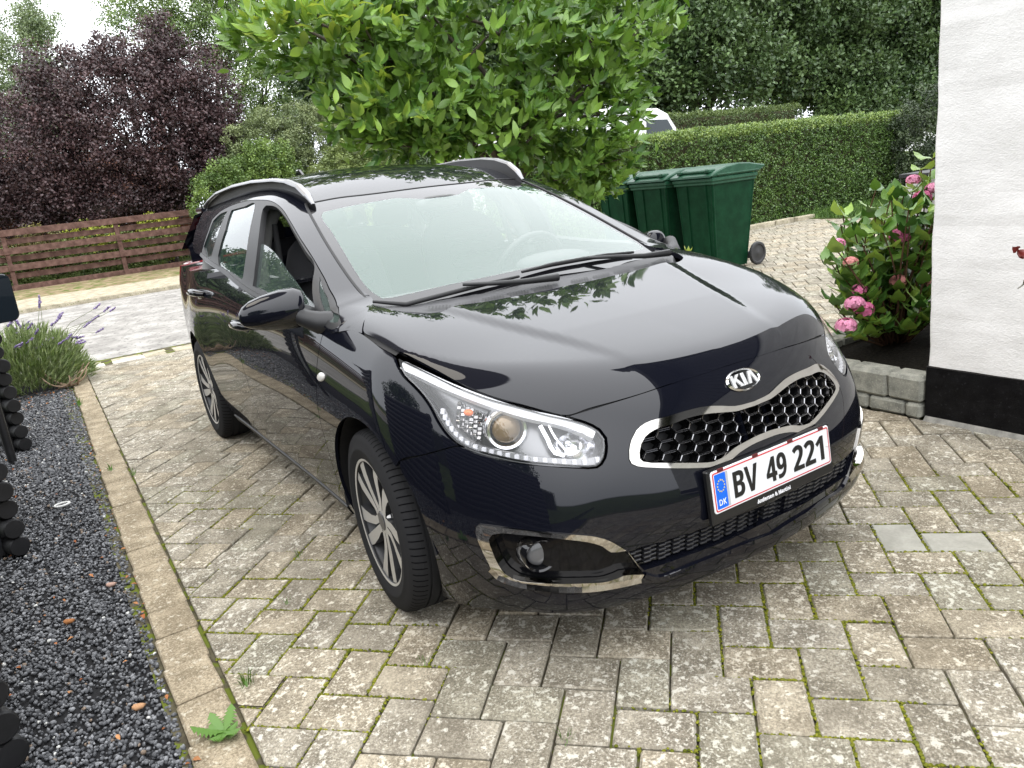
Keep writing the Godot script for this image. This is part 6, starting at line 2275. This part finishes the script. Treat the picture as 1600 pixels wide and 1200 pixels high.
# ---------------------------------------------------------------- the green surroundings
func build_green() -> void:
	var grass_mat := in_world(paint(Color.WHITE, 1.0), mottled(Color(0.03, 0.05, 0.012), Color(0.09, 0.12, 0.03), 0.01, 121, Color(0.12, 0.10, 0.05), 0.25, 512), 2.5)
	var land := Shape.new()
	land.box(Vector3(-150, -1.0, -160), Vector3(150, -0.16, 120))
	ground_piece("ground", land.mesh(), grass_mat)

	# road with kerbs and the far pavement
	var road := Shape.new()
	road.box(Vector3(-70, -0.4, -14.0), Vector3(70, -0.03, -6.72))
	ground_piece("road", road.mesh(), in_world(paint(Color.WHITE, 0.9), mottled(Color(0.21, 0.20, 0.185), Color(0.37, 0.355, 0.33), 0.006, 131, Color(0.15, 0.145, 0.135), 0.3, 1024, 0.03), 3.2))
	var kerb_mat := in_world(paint(Color.WHITE, 0.9), mottled(Color(0.26, 0.23, 0.17), Color(0.46, 0.41, 0.31), 0.02, 133, Color(0.1, 0.12, 0.03), 0.25, 256), 1.2)
	var band := thing("gutter_row", "rows of pale gutter stones between the paved drive and the road", "kerb", Vector3(0, 0, -6.5))
	for r in 2:
		for i in 34:
			var s := Shape.new()
			var l := 0.24 + 0.05 * sin(i * 2.7 + r)
			s.box(Vector3(-2.6 + i * 0.30, -0.1, -0.20 + r * 0.17), Vector3(-2.6 + i * 0.30 + l + 0.03, -0.012 + 0.006 * r, -0.04 + r * 0.17), 0.012)
			put("stone", s.mesh(), kerb_mat if not (r == 1 and i in [4, 5]) else paint(Color(0.5, 0.48, 0.44), 0.9), band)
	var far := Shape.new()
	far.box(Vector3(-70, -0.3, -16.2), Vector3(70, 0.055, -14.22))
	far.box(Vector3(-70, -0.3, -14.22), Vector3(70, 0.06, -14.0), 0.02)
	ground_piece("far_pavement", far.mesh(), kerb_mat)
	var verge := Shape.new()
	verge.box(Vector3(-70, -0.3, -60), Vector3(70, 0.045, -16.2))
	ground_piece("verge", verge.mesh(), in_world(paint(Color.WHITE, 1.0), mottled(Color(0.16, 0.12, 0.07), Color(0.30, 0.24, 0.15), 0.01, 137, Color(0.09, 0.12, 0.03), 0.42, 512, 0.02), 3.0))

	var lot := Shape.new()
	lot.box(Vector3(-70, -0.3, -60), Vector3(70, 0.052, -19.66))
	ground_piece("garden_ground", lot.mesh(), grass_mat)
	# brown slatted fence across the road
	var fence := thing("slat_fence", "low brown stained fence of horizontal rails across the road", "fence", Vector3(0, 0.04, -19.6))
	var stain := in_world(paint(Color.WHITE, 0.85), mottled(Color(0.075, 0.042, 0.034), Color(0.16, 0.095, 0.078), 0.02, 141, Color.BLACK, 0.0, 256), 1.0)
	for i in 12:
		var x := -11.5 + i * 2.42
		var s := Shape.new()
		s.box(Vector3(x - 0.05, 0.0, -0.05), Vector3(x + 0.05, 1.36, 0.05), 0.006)
		put("post", s.mesh(), stain, fence)
		for y in [1.34, 0.93, 0.53]:
			s = Shape.new()
			s.box(Vector3(x - 0.06, y - 0.075, 0.055), Vector3(x + 2.355, y + 0.075, 0.085), 0.004)
			put("rail", s.mesh(), stain, fence, Transform3D(Basis(Vector3(0, 0, 1), rng.randf_range(-0.004, 0.004)), Vector3.ZERO))
		for y in [1.13, 0.73, 0.33]:
			s = Shape.new()
			s.box(Vector3(x - 0.06, y - 0.065, -0.085), Vector3(x + 2.355, y + 0.065, -0.055), 0.004)
			put("rail", s.mesh(), stain, fence, Transform3D(Basis(Vector3(0, 0, 1), rng.randf_range(-0.004, 0.004)), Vector3.ZERO))
		s = Shape.new()
		s.box(Vector3(x - 0.06, -0.02, 0.055), Vector3(x + 2.355, 0.13, 0.085), 0.004)
		put("rail", s.mesh(), stain, fence)

	var small := sprig(7, 0.06, 0.034, 0.05).mesh()
	var hedge_leaf := sprig(6, 0.036, 0.022, 0.03).mesh()
	var bushy := foliage(0.5, 0.4)
	var glossy := foliage(0.35, 0.35)
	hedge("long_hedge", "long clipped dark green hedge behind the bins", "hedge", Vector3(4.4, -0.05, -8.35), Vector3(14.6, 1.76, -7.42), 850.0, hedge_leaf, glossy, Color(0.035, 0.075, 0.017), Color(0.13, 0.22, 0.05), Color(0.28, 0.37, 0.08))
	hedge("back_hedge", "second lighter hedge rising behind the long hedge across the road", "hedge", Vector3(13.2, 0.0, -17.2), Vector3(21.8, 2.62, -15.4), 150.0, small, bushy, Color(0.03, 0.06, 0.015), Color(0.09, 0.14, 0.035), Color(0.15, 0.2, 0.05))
	var kerb := thing("bed_kerb", "grey kerb stones along the foot of the long hedge", "kerb", Vector3(0, 0, -7.08))
	for i in 16:
		var s := Shape.new()
		s.box(Vector3(2.9 + i * 0.5, -0.05, -0.05), Vector3(3.392 + i * 0.5, 0.075, 0.06), 0.012)
		put("stone", s.mesh(), kerb_mat, kerb, Transform3D(Basis.from_euler(Vector3(0, rng.randf_range(-0.01, 0.01), 0)), Vector3(0, rng.randf_range(-0.006, 0.006), 0)))
	var lawn := Shape.new()
	lawn.box(Vector3(10.7, -0.2, -7.5), Vector3(40, 0.01, -5.55))
	lawn.box(Vector3(-12.0, -0.3, -6.2), Vector3(-2.75, -0.01, 9.0))
	lawn.box(Vector3(13.05, -0.2, -5.56), Vector3(40, 0.008, 4))
	ground_piece("lawn", lawn.mesh(), grass_mat)
	var tuft := blades(12, 0.10, 0.05, 0.8).mesh()
	var tw := []
	var tt := []
	for i in 2600:
		tw.append(Transform3D(Basis(Vector3.UP, rng.randf() * TAU).scaled(Vector3.ONE * rng.randf_range(0.7, 1.6)), Vector3(rng.randf_range(10.8, 16.0), 0.0, rng.randf_range(-7.4, -5.6))))
		tt.append(tint(Color(0.06, 0.13, 0.02), Color(0.13, 0.24, 0.04), rng.randf()))
	many("grass", tuft, foliage(0.6, 0.5), tw, tt)

	# bright tree behind the car: whorls of large leaves
	var bark_grey := bark(Color(0.12, 0.10, 0.08), 151)
	var mg := thing("broadleaf_tree", "bright green tree with large pointed leaves spreading behind the car", "tree", Vector3(2.95, 0, -5.0))
	var wood := Shape.new()
	var fork := Vector3(0.0, 1.15, 0.1)
	limbs(wood, Vector3.ZERO, fork, 0.10, 0.08, 0.05)
	var masses := [[Vector3(2.35, 2.65, -4.6), Vector3(1.5, 0.95, 1.0), 370], [Vector3(0.95, 2.78, -4.45), Vector3(0.85, 0.42, 0.7), 150], [Vector3(3.55, 2.10, -4.5), Vector3(0.95, 0.95, 0.8), 250], [Vector3(4.15, 2.80, -4.5), Vector3(0.75, 0.75, 0.8), 150], [Vector3(2.9, 3.25, -4.7), Vector3(2.1, 0.55, 1.0), 200], [Vector3(3.60, 1.45, -4.35), Vector3(0.6, 0.45, 0.5), 100], [Vector3(1.6, 2.15, -4.4), Vector3(0.9, 0.45, 0.7), 130], [Vector3(2.6, 1.85, -4.3), Vector3(0.8, 0.35, 0.5), 90], [Vector3(1.75, 1.92, -4.4), Vector3(0.85, 0.32, 0.4), 150]]
	var whorls := []
	for m in masses:
		var c: Vector3 = m[0] - mg.position
		limbs(wood, fork, c, 0.055, 0.016, 0.15)
		for k in 7:
			limbs(wood, fork.lerp(c, rng.randf_range(0.4, 1.0)), c + in_ball() * m[1] * 0.95, 0.018, 0.005, 0.15)
		for k in m[2]:
			var d := Vector3(rng.randfn(), rng.randfn(), rng.randfn()).normalized()
			var q: Vector3 = c + d * m[1] * lerpf(0.35, 1.0, pow(rng.randf(), 0.5))
			var axis := (d + Vector3(-0.15, 0.75, 0.35) + Vector3(rng.randfn(), rng.randfn(), rng.randfn()) * 0.25).normalized()
			whorls.append([q, axis, rng.randf()])
	put("trunk", wood.mesh(), bark_grey, mg)
	var big_leaf := leaf(0.152, 0.062, 0.2, 0.35).mesh()
	var single := []
	for w in whorls:
		var axis: Vector3 = w[1]
		var x := axis.cross(Vector3(0.3, 0.2, 0.9)).normalized()
		var frame := Basis(x, axis, x.cross(axis))
		var n := 6 + rng.randi() % 5
		for k in n:
			var tiltv := rng.randf_range(0.55, 1.35)
			var b := frame * Basis(Vector3.UP, TAU * k / n + rng.randf_range(-0.3, 0.3)) * Basis(Vector3.RIGHT, tiltv)
			var xf := Transform3D(b.scaled(Vector3.ONE * rng.randf_range(0.7, 1.2)), w[0] - axis * 0.16 * k / n)
			if k == 0:
				# a stray leaf lower on the twig
				xf = Transform3D(any_turn(0.6).scaled(Vector3.ONE * rng.randf_range(0.7, 1.2)), w[0] + in_ball() * 0.22)
			single.append([in_view_eye.distance_to(xf.origin + mg.position), xf, tint(Color(0.042, 0.12, 0.02), Color(0.235, 0.385, 0.062), w[2] * 0.55 + rng.randf() * 0.45, 0.2)])
	single.sort_custom(func(p, q): return p[0] < q[0])
	var shades := []
	for i in 8:
		var m := paint(tint(Color(0.05, 0.13, 0.022), Color(0.235, 0.385, 0.062), i / 7.0, 0.05), 0.38)
		m.backlight_enabled = true
		m.backlight = Color(0.55, 0.6, 0.2)
		shades.append(m)
	var rest := []
	var rest_t := []
	for i in single.size():
		if i < 296:
			put("leaf", big_leaf, shades[rng.randi() % 8], mg, single[i][1])
		else:
			rest.append(single[i][1])
			rest_t.append(single[i][2])
	var big_mat := foliage(0.38, 0.6)
	many("crown", big_leaf, big_mat, rest, rest_t, mg)

	# yellow-green shoots of a low shrub behind the bonnet
	var sh := thing("low_shrub", "low shrub with yellow-green shoots peeping over the far edge of the bonnet", "shrub", Vector3(3.1, 0.0, -3.2))
	var sw := Shape.new()
	var shoots := []
	for i in 16:
		var q := Vector3(rng.randf_range(-0.4, 0.5), rng.randf_range(0.45, 0.72), rng.randf_range(-0.3, 0.3))
		limbs(sw, Vector3(q.x * 0.2, 0, q.z * 0.2), q, 0.006, 0.003)
		for k in 9:
			shoots.append(Transform3D(Basis.from_euler(Vector3(rng.randf_range(0.3, 1.2), rng.randf() * TAU, 0), EULER_ORDER_YXZ).scaled(Vector3.ONE * 0.45), q - Vector3(0, 0.02 * (k / 3), 0)))
	put("stems", sw.mesh(), bark_grey, sh)
	var st := []
	for i in shoots.size():
		st.append(tint(Color(0.16, 0.22, 0.03), Color(0.34, 0.38, 0.07), rng.randf()))
	many("leaves", big_leaf, big_mat, shoots, st, sh)

	# purple plum across the road
	var plum := sprig(6, 0.085, 0.055, 0.09).mesh()
	tree("plum_tree", "round dark purple-leaved plum tree behind the brown fence", "", Vector3(2.1, 0, -21.8), 0.17, 1.5, [[Vector3(1.6, 4.0, -22), Vector3(2.4, 1.75, 1.8), 600], [Vector3(3.5, 4.3, -21.8), Vector3(1.35, 1.7, 1.3), 330], [Vector3(-0.6, 3.4, -22), Vector3(1.6, 1.5, 1.4), 320], [Vector3(1.9, 5.5, -22), Vector3(1.4, 0.75, 1.2), 100], [Vector3(2.7, 2.5, -21.6), Vector3(2.0, 0.9, 1.2), 240], [Vector3(-0.8, 2.3, -21.8), Vector3(1.6, 0.75, 1.0), 170], [Vector3(-2.6, 2.6, -22), Vector3(1.2, 1.1, 1.0), 140], [Vector3(0.2, 1.75, -21.6), Vector3(3.2, 0.6, 0.8), 220], [Vector3(3.9, 3.1, -21.6), Vector3(0.9, 1.2, 0.9), 120], [Vector3(0.2, 5.2, -22), Vector3(0.8, 0.9, 0.8), 60], [Vector3(3.1, 6.0, -22), Vector3(0.6, 0.7, 0.6), 45]], plum, foliage(0.4, 0.35), 10, 0.26, Color(0.028, 0.016, 0.017), Color(0.105, 0.060, 0.062), bark(Color(0.10, 0.08, 0.07), 153), 0.7, 1.1, 0.25)
	# brick house behind the plum
	var brick := thing("brick_house", "red brick house wall showing through the plum tree", "house", Vector3(-3.0, 0.04, -24.2))
	var bm := brick_material()
	var s := Shape.new()
	s.box(Vector3(-3.0, 0, -6.0), Vector3(6.35, 1.95, 0.0))
	put("wall", s.mesh(), bm, brick)
	s = Shape.new()
	s.prism(PackedVector2Array([Vector2(-6.2, 1.95), Vector2(0.3, 1.95), Vector2(-2.95, 3.6)]), 9.6, Transform3D(Basis(Vector3(0, 0, 1), Vector3(0, 1, 0), Vector3(-1, 0, 0)), Vector3(6.5, 0, 0)), true)
	put("roof", s.mesh(), paint(Color(0.10, 0.045, 0.03), 0.85), brick)
	# shrubs along the inside of the fence
	var low := [[Vector3(0.2, 0.75, -20.7), Vector3(0.8, 0.6, 0.5), "yellow-green shrub under the plum tree behind the fence", Color(0.22, 0.27, 0.03), Color(0.48, 0.5, 0.06)], [Vector3(1.7, 0.8, -20.8), Vector3(0.55, 0.7, 0.5), "small yellow-leaved shrub at the foot of the plum trunk", Color(0.22, 0.28, 0.03), Color(0.5, 0.5, 0.07)], [Vector3(-1.1, 0.85, -20.7), Vector3(0.75, 0.6, 0.5), "olive brown shrub behind the fence left of the yellow one", Color(0.09, 0.09, 0.025), Color(0.2, 0.17, 0.05)], [Vector3(-2.9, 0.95, -21.0), Vector3(0.9, 0.75, 0.6), "blue-green shrub behind the fence at the left edge", Color(0.05, 0.10, 0.06), Color(0.14, 0.22, 0.14)], [Vector3(3.4, 0.6, -20.6), Vector3(1.0, 0.5, 0.5), "dark green shrub behind the fence next to the brick wall", Color(0.03, 0.06, 0.015), Color(0.1, 0.15, 0.04)], [Vector3(3.7, 1.15, -20.9), Vector3(0.8, 1.1, 0.6), "upright green shrub between the brick wall and the end of the brown fence", Color(0.04, 0.08, 0.02), Color(0.14, 0.2, 0.05)], [Vector3(-1.2, 0.5, -20.4), Vector3(4.8, 0.55, 0.4), "low weedy growth along the inside of the fence", Color(0.05, 0.09, 0.02), Color(0.16, 0.2, 0.05)]]
	for l in low:
		var t := thing("garden_shrub", l[2], "shrub", Vector3(l[0].x, 0.04, l[0].z), 0.0, "shrubs behind the brown fence")
		var f := crown([[Vector3(0, l[0].y, 0), l[1], 320 if l[1].x > 3.0 else 70]], 9, 0.16, l[3], l[4], 0.8, 1.3, 0.2)
		many("leaves", small, bushy, f[0], f[1], t)
	# shrubs and hedges right of the plum
	var mid := [[[[Vector3(3.3, 1.35, -18.6), Vector3(0.95, 1.2, 0.7), 300], [Vector3(4.4, 1.7, -18.8), Vector3(0.95, 1.3, 0.7), 300]], "leafy green bush leaning over the end of the brown fence", Color(0.05, 0.10, 0.02), Color(0.17, 0.25, 0.05)], [[[Vector3(6.6, 1.35, -18.2), Vector3(1.55, 1.35, 0.9), 620]], "clipped rounded light green bush just above the car roof", Color(0.07, 0.11, 0.025), Color(0.20, 0.25, 0.07)], [[[Vector3(8.6, 1.2, -17.6), Vector3(1.2, 1.3, 0.9), 380]], "dark clipped bush right of the rounded one above the roof rail", Color(0.02, 0.04, 0.012), Color(0.06, 0.10, 0.03)], [[[Vector3(5.0, 2.7, -20.4), Vector3(1.2, 1.2, 0.9), 320], [Vector3(6.6, 3.0, -20.8), Vector3(1.3, 1.1, 0.9), 320]], "pale willow-like bush with hanging shoots behind the rounded bush", Color(0.09, 0.13, 0.05), Color(0.24, 0.28, 0.12)]]
	for m in mid:
		var c: Vector3 = m[0][0][0]
		var t := thing("garden_bush", m[1], "bush", Vector3(c.x, 0.04, c.z), 0.0, "bushes across the road")
		var local := []
		for q in m[0]:
			local.append([q[0] - t.position, q[1], q[2]])
		var f := crown(local, 12, 0.17, m[2], m[3], 0.8, 1.3, 0.45)
		many("leaves", small, bushy, f[0], f[1], t)

	# tall trees
	var spray := sprig(9, 0.17, 0.10, 0.22).mesh()
	var fine := sprig(9, 0.09, 0.05, 0.18).mesh()
	var tall := foliage(0.45, 0.4)
	var deep_a := Color(0.026, 0.056, 0.018)
	var deep_b := Color(0.12, 0.19, 0.06)
	var dark_bark := bark(Color(0.07, 0.06, 0.05), 155)
	tree("ash_tree", "tall dark green tree with spreading branches above the hedge, left of two", "dark trees above the hedge", Vector3(22.0, 0, -20.5), 0.32, 2.2, [[Vector3(21.5, 5.2, -20), Vector3(3.6, 2.6, 3.0), 260], [Vector3(19.0, 7.0, -20.5), Vector3(2.6, 2.6, 2.4), 161], [Vector3(23.5, 8.2, -20.5), Vector3(3.6, 2.8, 3.0), 235], [Vector3(18.9, 3.9, -20), Vector3(1.9, 1.3, 1.6), 80]], spray, tall, 12, 0.62, deep_a, deep_b, dark_bark, 0.8, 1.3, 0.15)
	tree("ash_tree", "tall dark green tree beside the white house wall, right of two", "dark trees above the hedge", Vector3(29.5, 0, -19.5), 0.34, 2.4, [[Vector3(28.5, 5.6, -19.5), Vector3(3.8, 2.6, 3.0), 272], [Vector3(32.5, 6.4, -19), Vector3(3.6, 2.6, 3.0), 248], [Vector3(30.5, 9.0, -20), Vector3(5.0, 2.8, 3.4), 260], [Vector3(35.5, 6.2, -18.5), Vector3(2.2, 2.2, 2.0), 99], [Vector3(26.0, 4.0, -19.5), Vector3(2.4, 1.2, 1.8), 93], [Vector3(30.3, 3.9, -19.0), Vector3(3.4, 1.0, 1.8), 148], [Vector3(33.6, 4.4, -18.6), Vector3(1.6, 0.9, 1.4), 55]], spray, tall, 12, 0.62, deep_a, deep_b, dark_bark, 0.8, 1.3, 0.15)
	tree("shade_tree", "large green tree behind the bright leafy tree across the road", "", Vector3(13.5, 0, -24), 0.3, 3.0, [[Vector3(13.2, 6.0, -24), Vector3(3.6, 3.2, 2.6), 380], [Vector3(16.5, 5.0, -23), Vector3(2.4, 3.0, 2.2), 260], [Vector3(10.0, 5.6, -24.5), Vector3(2.8, 2.6, 2.2), 260], [Vector3(10.5, 3.0, -22.5), Vector3(2.6, 1.6, 1.6), 190]], spray, tall, 9, 0.4, Color(0.02, 0.05, 0.015), Color(0.08, 0.13, 0.04), dark_bark, 0.8, 1.3, 0.3)
	tree("birch_tree", "pale airy birch at the far left behind the plum tree", "", Vector3(0.4, 0, -36), 0.22, 3.0, [[Vector3(0.4, 7.2, -36), Vector3(1.5, 2.6, 1.5), 240], [Vector3(-0.9, 5.0, -36), Vector3(1.6, 2.4, 1.5), 240], [Vector3(1.2, 9.3, -36), Vector3(0.7, 1.0, 0.9), 60], [Vector3(0.8, 4.4, -36), Vector3(1.8, 1.6, 1.5), 160]], fine, foliage(0.5, 0.6), 8, 0.38, Color(0.10, 0.15, 0.07), Color(0.26, 0.32, 0.17), bark(Color(0.4, 0.38, 0.35), 157), 0.9, 1.4, 0.2)
	tree("light_tree", "light green airy tree rising above the plum tree against the sky", "", Vector3(6.4, 0, -31), 0.24, 4.0, [[Vector3(4.6, 8.6, -31), Vector3(1.7, 1.3, 1.4), 110], [Vector3(7.2, 8.2, -31), Vector3(2.0, 2.0, 1.6), 200], [Vector3(8.2, 10.2, -31), Vector3(2.4, 1.6, 1.6), 150], [Vector3(8.4, 5.6, -30.5), Vector3(2.2, 1.8, 1.6), 190]], fine, foliage(0.5, 0.6), 9, 0.42, Color(0.08, 0.14, 0.04), Color(0.25, 0.34, 0.11), dark_bark, 0.9, 1.4, 0.2)
	# undergrowth that closes the gap under the dark trees
	for u in [[Vector3(29.0, 2.4, -18.0), "dark undergrowth bush under the dark trees, just right of the far hedge"], [Vector3(32.6, 2.5, -17.6), "dark undergrowth bush under the dark trees, nearest the white house wall"]]:
		var t := thing("undergrowth_bush", u[1], "bush", Vector3(u[0].x, 0, u[0].z), 0.0, "undergrowth below the dark trees")
		var f := crown([[Vector3(0, u[0].y, 0), Vector3(2.7, 1.2, 0.9), 260]], 9, 0.4, deep_a, deep_b, 0.8, 1.2, 0.3)
		many("leaves", spray, tall, f[0], f[1], t)
	# conifer-like shrub and dark planting at the end of the hedge
	var con := thing("evergreen_shrub", "dark trailing evergreen between the hedge end and the white wall", "shrub", Vector3(14.4, 0, -6.9))
	var cf := crown([[Vector3(0.0, 1.2, 0.0), Vector3(0.65, 0.95, 0.7), 150], [Vector3(-0.3, 0.55, 0.25), Vector3(0.6, 0.5, 0.5), 100]], 9, 0.14, Color(0.015, 0.03, 0.012), Color(0.07, 0.10, 0.04), 0.7, 1.2, 0.3)
	many("foliage", small, bushy, cf[0], cf[1], con)
	var rock := Shape.new()
	rock.blob(Vector3(0, 0.16, 0), Vector3(0.42, 0.24, 0.3), 2.6, Transform3D(), 14, 9)
	for i in rock.v.size():
		rock.v[i] *= 1.0 + 0.12 * sin(rock.v[i].x * 11.0) * cos(rock.v[i].z * 9.0 + rock.v[i].y * 13.0)
	tag(put("boulder", rock.mesh(), paint(Color(0.05, 0.05, 0.05), 0.9), null, Transform3D(Basis(), Vector3(13.4, 0, -6.3))), "dark grey boulder on the grass at the end of the hedge", "boulder")

	# trees and hedge on the left and behind, which the bodywork mirrors
	tree("garden_tree", "low round green tree across the road left of the plum tree", "", Vector3(-5.4, 0, -20.9), 0.2, 0.9, [[Vector3(-5.4, 1.8, -20.9), Vector3(2.3, 1.7, 1.2), 260], [Vector3(-8.6, 1.9, -21.0), Vector3(2.0, 1.7, 1.2), 200]], spray, tall, 9, 0.35, Color(0.02, 0.05, 0.015), Color(0.09, 0.15, 0.045), dark_bark)
	tree("garden_tree", "round tree beyond the log fence to the left of the drive", "", Vector3(-12.5, 0, -7.5), 0.25, 2.0, [[Vector3(-12.5, 3.2, -7.5), Vector3(2.6, 2.2, 2.6), 240]], spray, tall, 8, 0.4, deep_a, deep_b, dark_bark)
	tree("garden_tree", "spreading tree beyond the log fence level with the car's nose", "", Vector3(-9.0, 0, 4.0), 0.25, 2.2, [[Vector3(-9.0, 4.2, 4.0), Vector3(2.2, 2.2, 2.4), 200]], spray, tall, 8, 0.4, deep_a, deep_b, dark_bark)

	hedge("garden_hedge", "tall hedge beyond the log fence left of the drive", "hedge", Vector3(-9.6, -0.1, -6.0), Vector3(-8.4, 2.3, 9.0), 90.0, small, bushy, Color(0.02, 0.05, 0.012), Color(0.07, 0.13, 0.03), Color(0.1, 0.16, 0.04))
	# white van on the road behind the hedge
	build_van()
	# white house far right behind the trees
	var wh := thing("far_white_house", "white house gable glimpsed between the dark tree and the white wall", "house", Vector3(53.0, 0, -24))
	s = Shape.new()
	s.box(Vector3(-4.0, 0, -6), Vector3(6.0, 3.4, 0))
	put("wall", s.mesh(), paint(Color(0.8, 0.8, 0.8), 0.9), wh)
	s = Shape.new()
	s.prism(PackedVector2Array([Vector2(-4.2, 3.4), Vector2(6.2, 3.4), Vector2(1.0, 7.2)]), 6.4, Transform3D(Basis(), Vector3(0, 0, -6.2)), true)
	put("gable", s.mesh(), paint(Color(0.78, 0.78, 0.78), 0.9), wh)


func brick_material() -> StandardMaterial3D:
	var side := 256
	var out := PackedByteArray()
	out.resize(side * side * 3)
	var f := noise(FastNoiseLite.TYPE_VALUE, 0.3, 9, 2)
	for y in side:
		for x in side:
			var row := y / 16
			var xx := (x + (16 if row % 2 == 1 else 0)) % side
			var joint := y % 16 < 3 or xx % 32 < 3
			var k := 0.75 + 0.5 * absf(f.get_noise_2d((xx / 32) * 17.0, row * 31.0)) + 0.15 * f.get_noise_2d(x, y)
			var c := Color(0.30, 0.27, 0.23) if joint else Color(0.26 * k, 0.10 * k, 0.06 * k)
			c = c.linear_to_srgb()
			var i := (y * side + x) * 3
			out[i] = int(clampf(c.r, 0, 1) * 255)
			out[i + 1] = int(clampf(c.g, 0, 1) * 255)
			out[i + 2] = int(clampf(c.b, 0, 1) * 255)
	return in_world(paint(Color.WHITE, 0.9), texture_of(out, side), 1.2)


func build_van() -> void:
	var v := thing("white_van", "white van parked on the road, its roof and cab window above the hedge", "van", Vector3(10.75, 0, -10.0))
	var white := coated(Color(0.75, 0.75, 0.75), 0.3)
	# side outline, nose towards +x at x = 0
	var side := PackedVector2Array([Vector2(0.0, 0.35), Vector2(0.0, 0.95), Vector2(-0.12, 1.15), Vector2(-0.75, 1.42), Vector2(-1.35, 2.18), Vector2(-1.62, 2.30), Vector2(-2.4, 2.36), Vector2(-5.3, 2.30), Vector2(-5.42, 2.1), Vector2(-5.45, 0.4)])
	var s := Shape.new()
	s.prism(side, 1.9, Transform3D(Basis(), Vector3(0, 0, -0.95)), true, 0.05)
	put("body", s.mesh(), white, v)
	var dark := coated(Color(0.02, 0.03, 0.035), 0.1)
	s = Shape.new()
	s.prism(PackedVector2Array([Vector2(-0.95, 1.42), Vector2(-1.42, 2.08), Vector2(-1.95, 2.10), Vector2(-1.98, 1.42)]), 0.012, Transform3D(Basis(), Vector3(0, 0, 0.949)), false)
	put("cab_window", s.mesh(), dark, v)
	s = Shape.new()
	s.flat_quad(Vector3(-0.76, 1.46, 0.8), Vector3(-0.76, 1.46, -0.8), Vector3(-1.33, 2.17, -0.75), Vector3(-1.33, 2.17, 0.75), Vector3(1, 1, 0))
	for i in s.v.size():
		s.v[i] += Vector3(0.012, 0.01, 0)
	put("windscreen", s.mesh(), dark, v)
	for x in [-0.95, -4.4]:
		for z in [0.86, -0.86]:
			var w := Shape.new()
			w.lathe([Vector2(-0.1, 0.2), Vector2(-0.1, 0.31), Vector2(-0.08, 0.34), Vector2(0.08, 0.34), Vector2(0.1, 0.31), Vector2(0.1, 0.21), Vector2(0.06, 0.2), Vector2(0.07, 0.0)], 28, Transform3D(Basis(Vector3.UP, PI / 2.0 * (1.0 if z < 0 else -1.0)), Vector3(x, 0.31, z)))
			put("wheel", w.mesh(), paint(Color(0.02, 0.02, 0.02), 0.7), v)


# ---------------------------------------------------------------- everything
func _ready() -> void:
	rng.seed = 7
	var cam := Camera3D.new()
	cam.name = "camera"
	cam.fov = 53.178
	cam.near = 0.05
	cam.far = 400.0
	cam.transform = camera_place(148.72743821, -15.1182931, -6.54857852, Vector3(-1.67433, 1.37991, 2.27981))
	add_child(cam)
	var around := WorldEnvironment.new()
	var e := Environment.new()
	e.background_mode = Environment.BG_SKY
	var sky := ProceduralSkyMaterial.new()
	# overcast: the zenith is more than twice as bright as the horizon
	sky.sky_top_color = Color(0.985, 0.99, 1.0)
	sky.sky_horizon_color = Color(0.672, 0.686, 0.705)
	sky.sky_curve = 0.6
	sky.ground_bottom_color = Color(0.2, 0.2, 0.2)
	sky.ground_horizon_color = Color(0.45, 0.45, 0.45)
	sky.sky_energy_multiplier = 2.4
	e.sky = Sky.new()
	e.sky.sky_material = sky
	e.tonemap_mode = Environment.TONE_MAPPER_LINEAR
	e.tonemap_exposure = 0.68
	e.sdfgi_enabled = true
	e.ssao_enabled = true
	e.ssil_enabled = true
	around.environment = e
	add_child(around)
	var sun := DirectionalLight3D.new()
	sun.light_energy = 0.35
	sun.light_angular_distance = 25.0
	sun.light_color = Color(1.0, 0.97, 0.92)
	sun.shadow_enabled = true
	sun.rotation_degrees = Vector3(-58, 215, 0)
	add_child(sun)

	build_paving()
	build_left_side()
	build_house()
	build_bins()
	build_green()
	build_car()


func camera_place(yaw: float, pitch: float, roll: float, at: Vector3) -> Transform3D:
	var y := deg_to_rad(yaw)
	var p := deg_to_rad(pitch)
	var r := deg_to_rad(roll)
	var f := Vector3(sin(y) * cos(p), sin(p), cos(y) * cos(p))
	var right := Vector3(-cos(y), 0, sin(y))
	var up := right.cross(f)
	return Transform3D(Basis(right * cos(r) + up * sin(r), up * cos(r) - right * sin(r), -f), at)
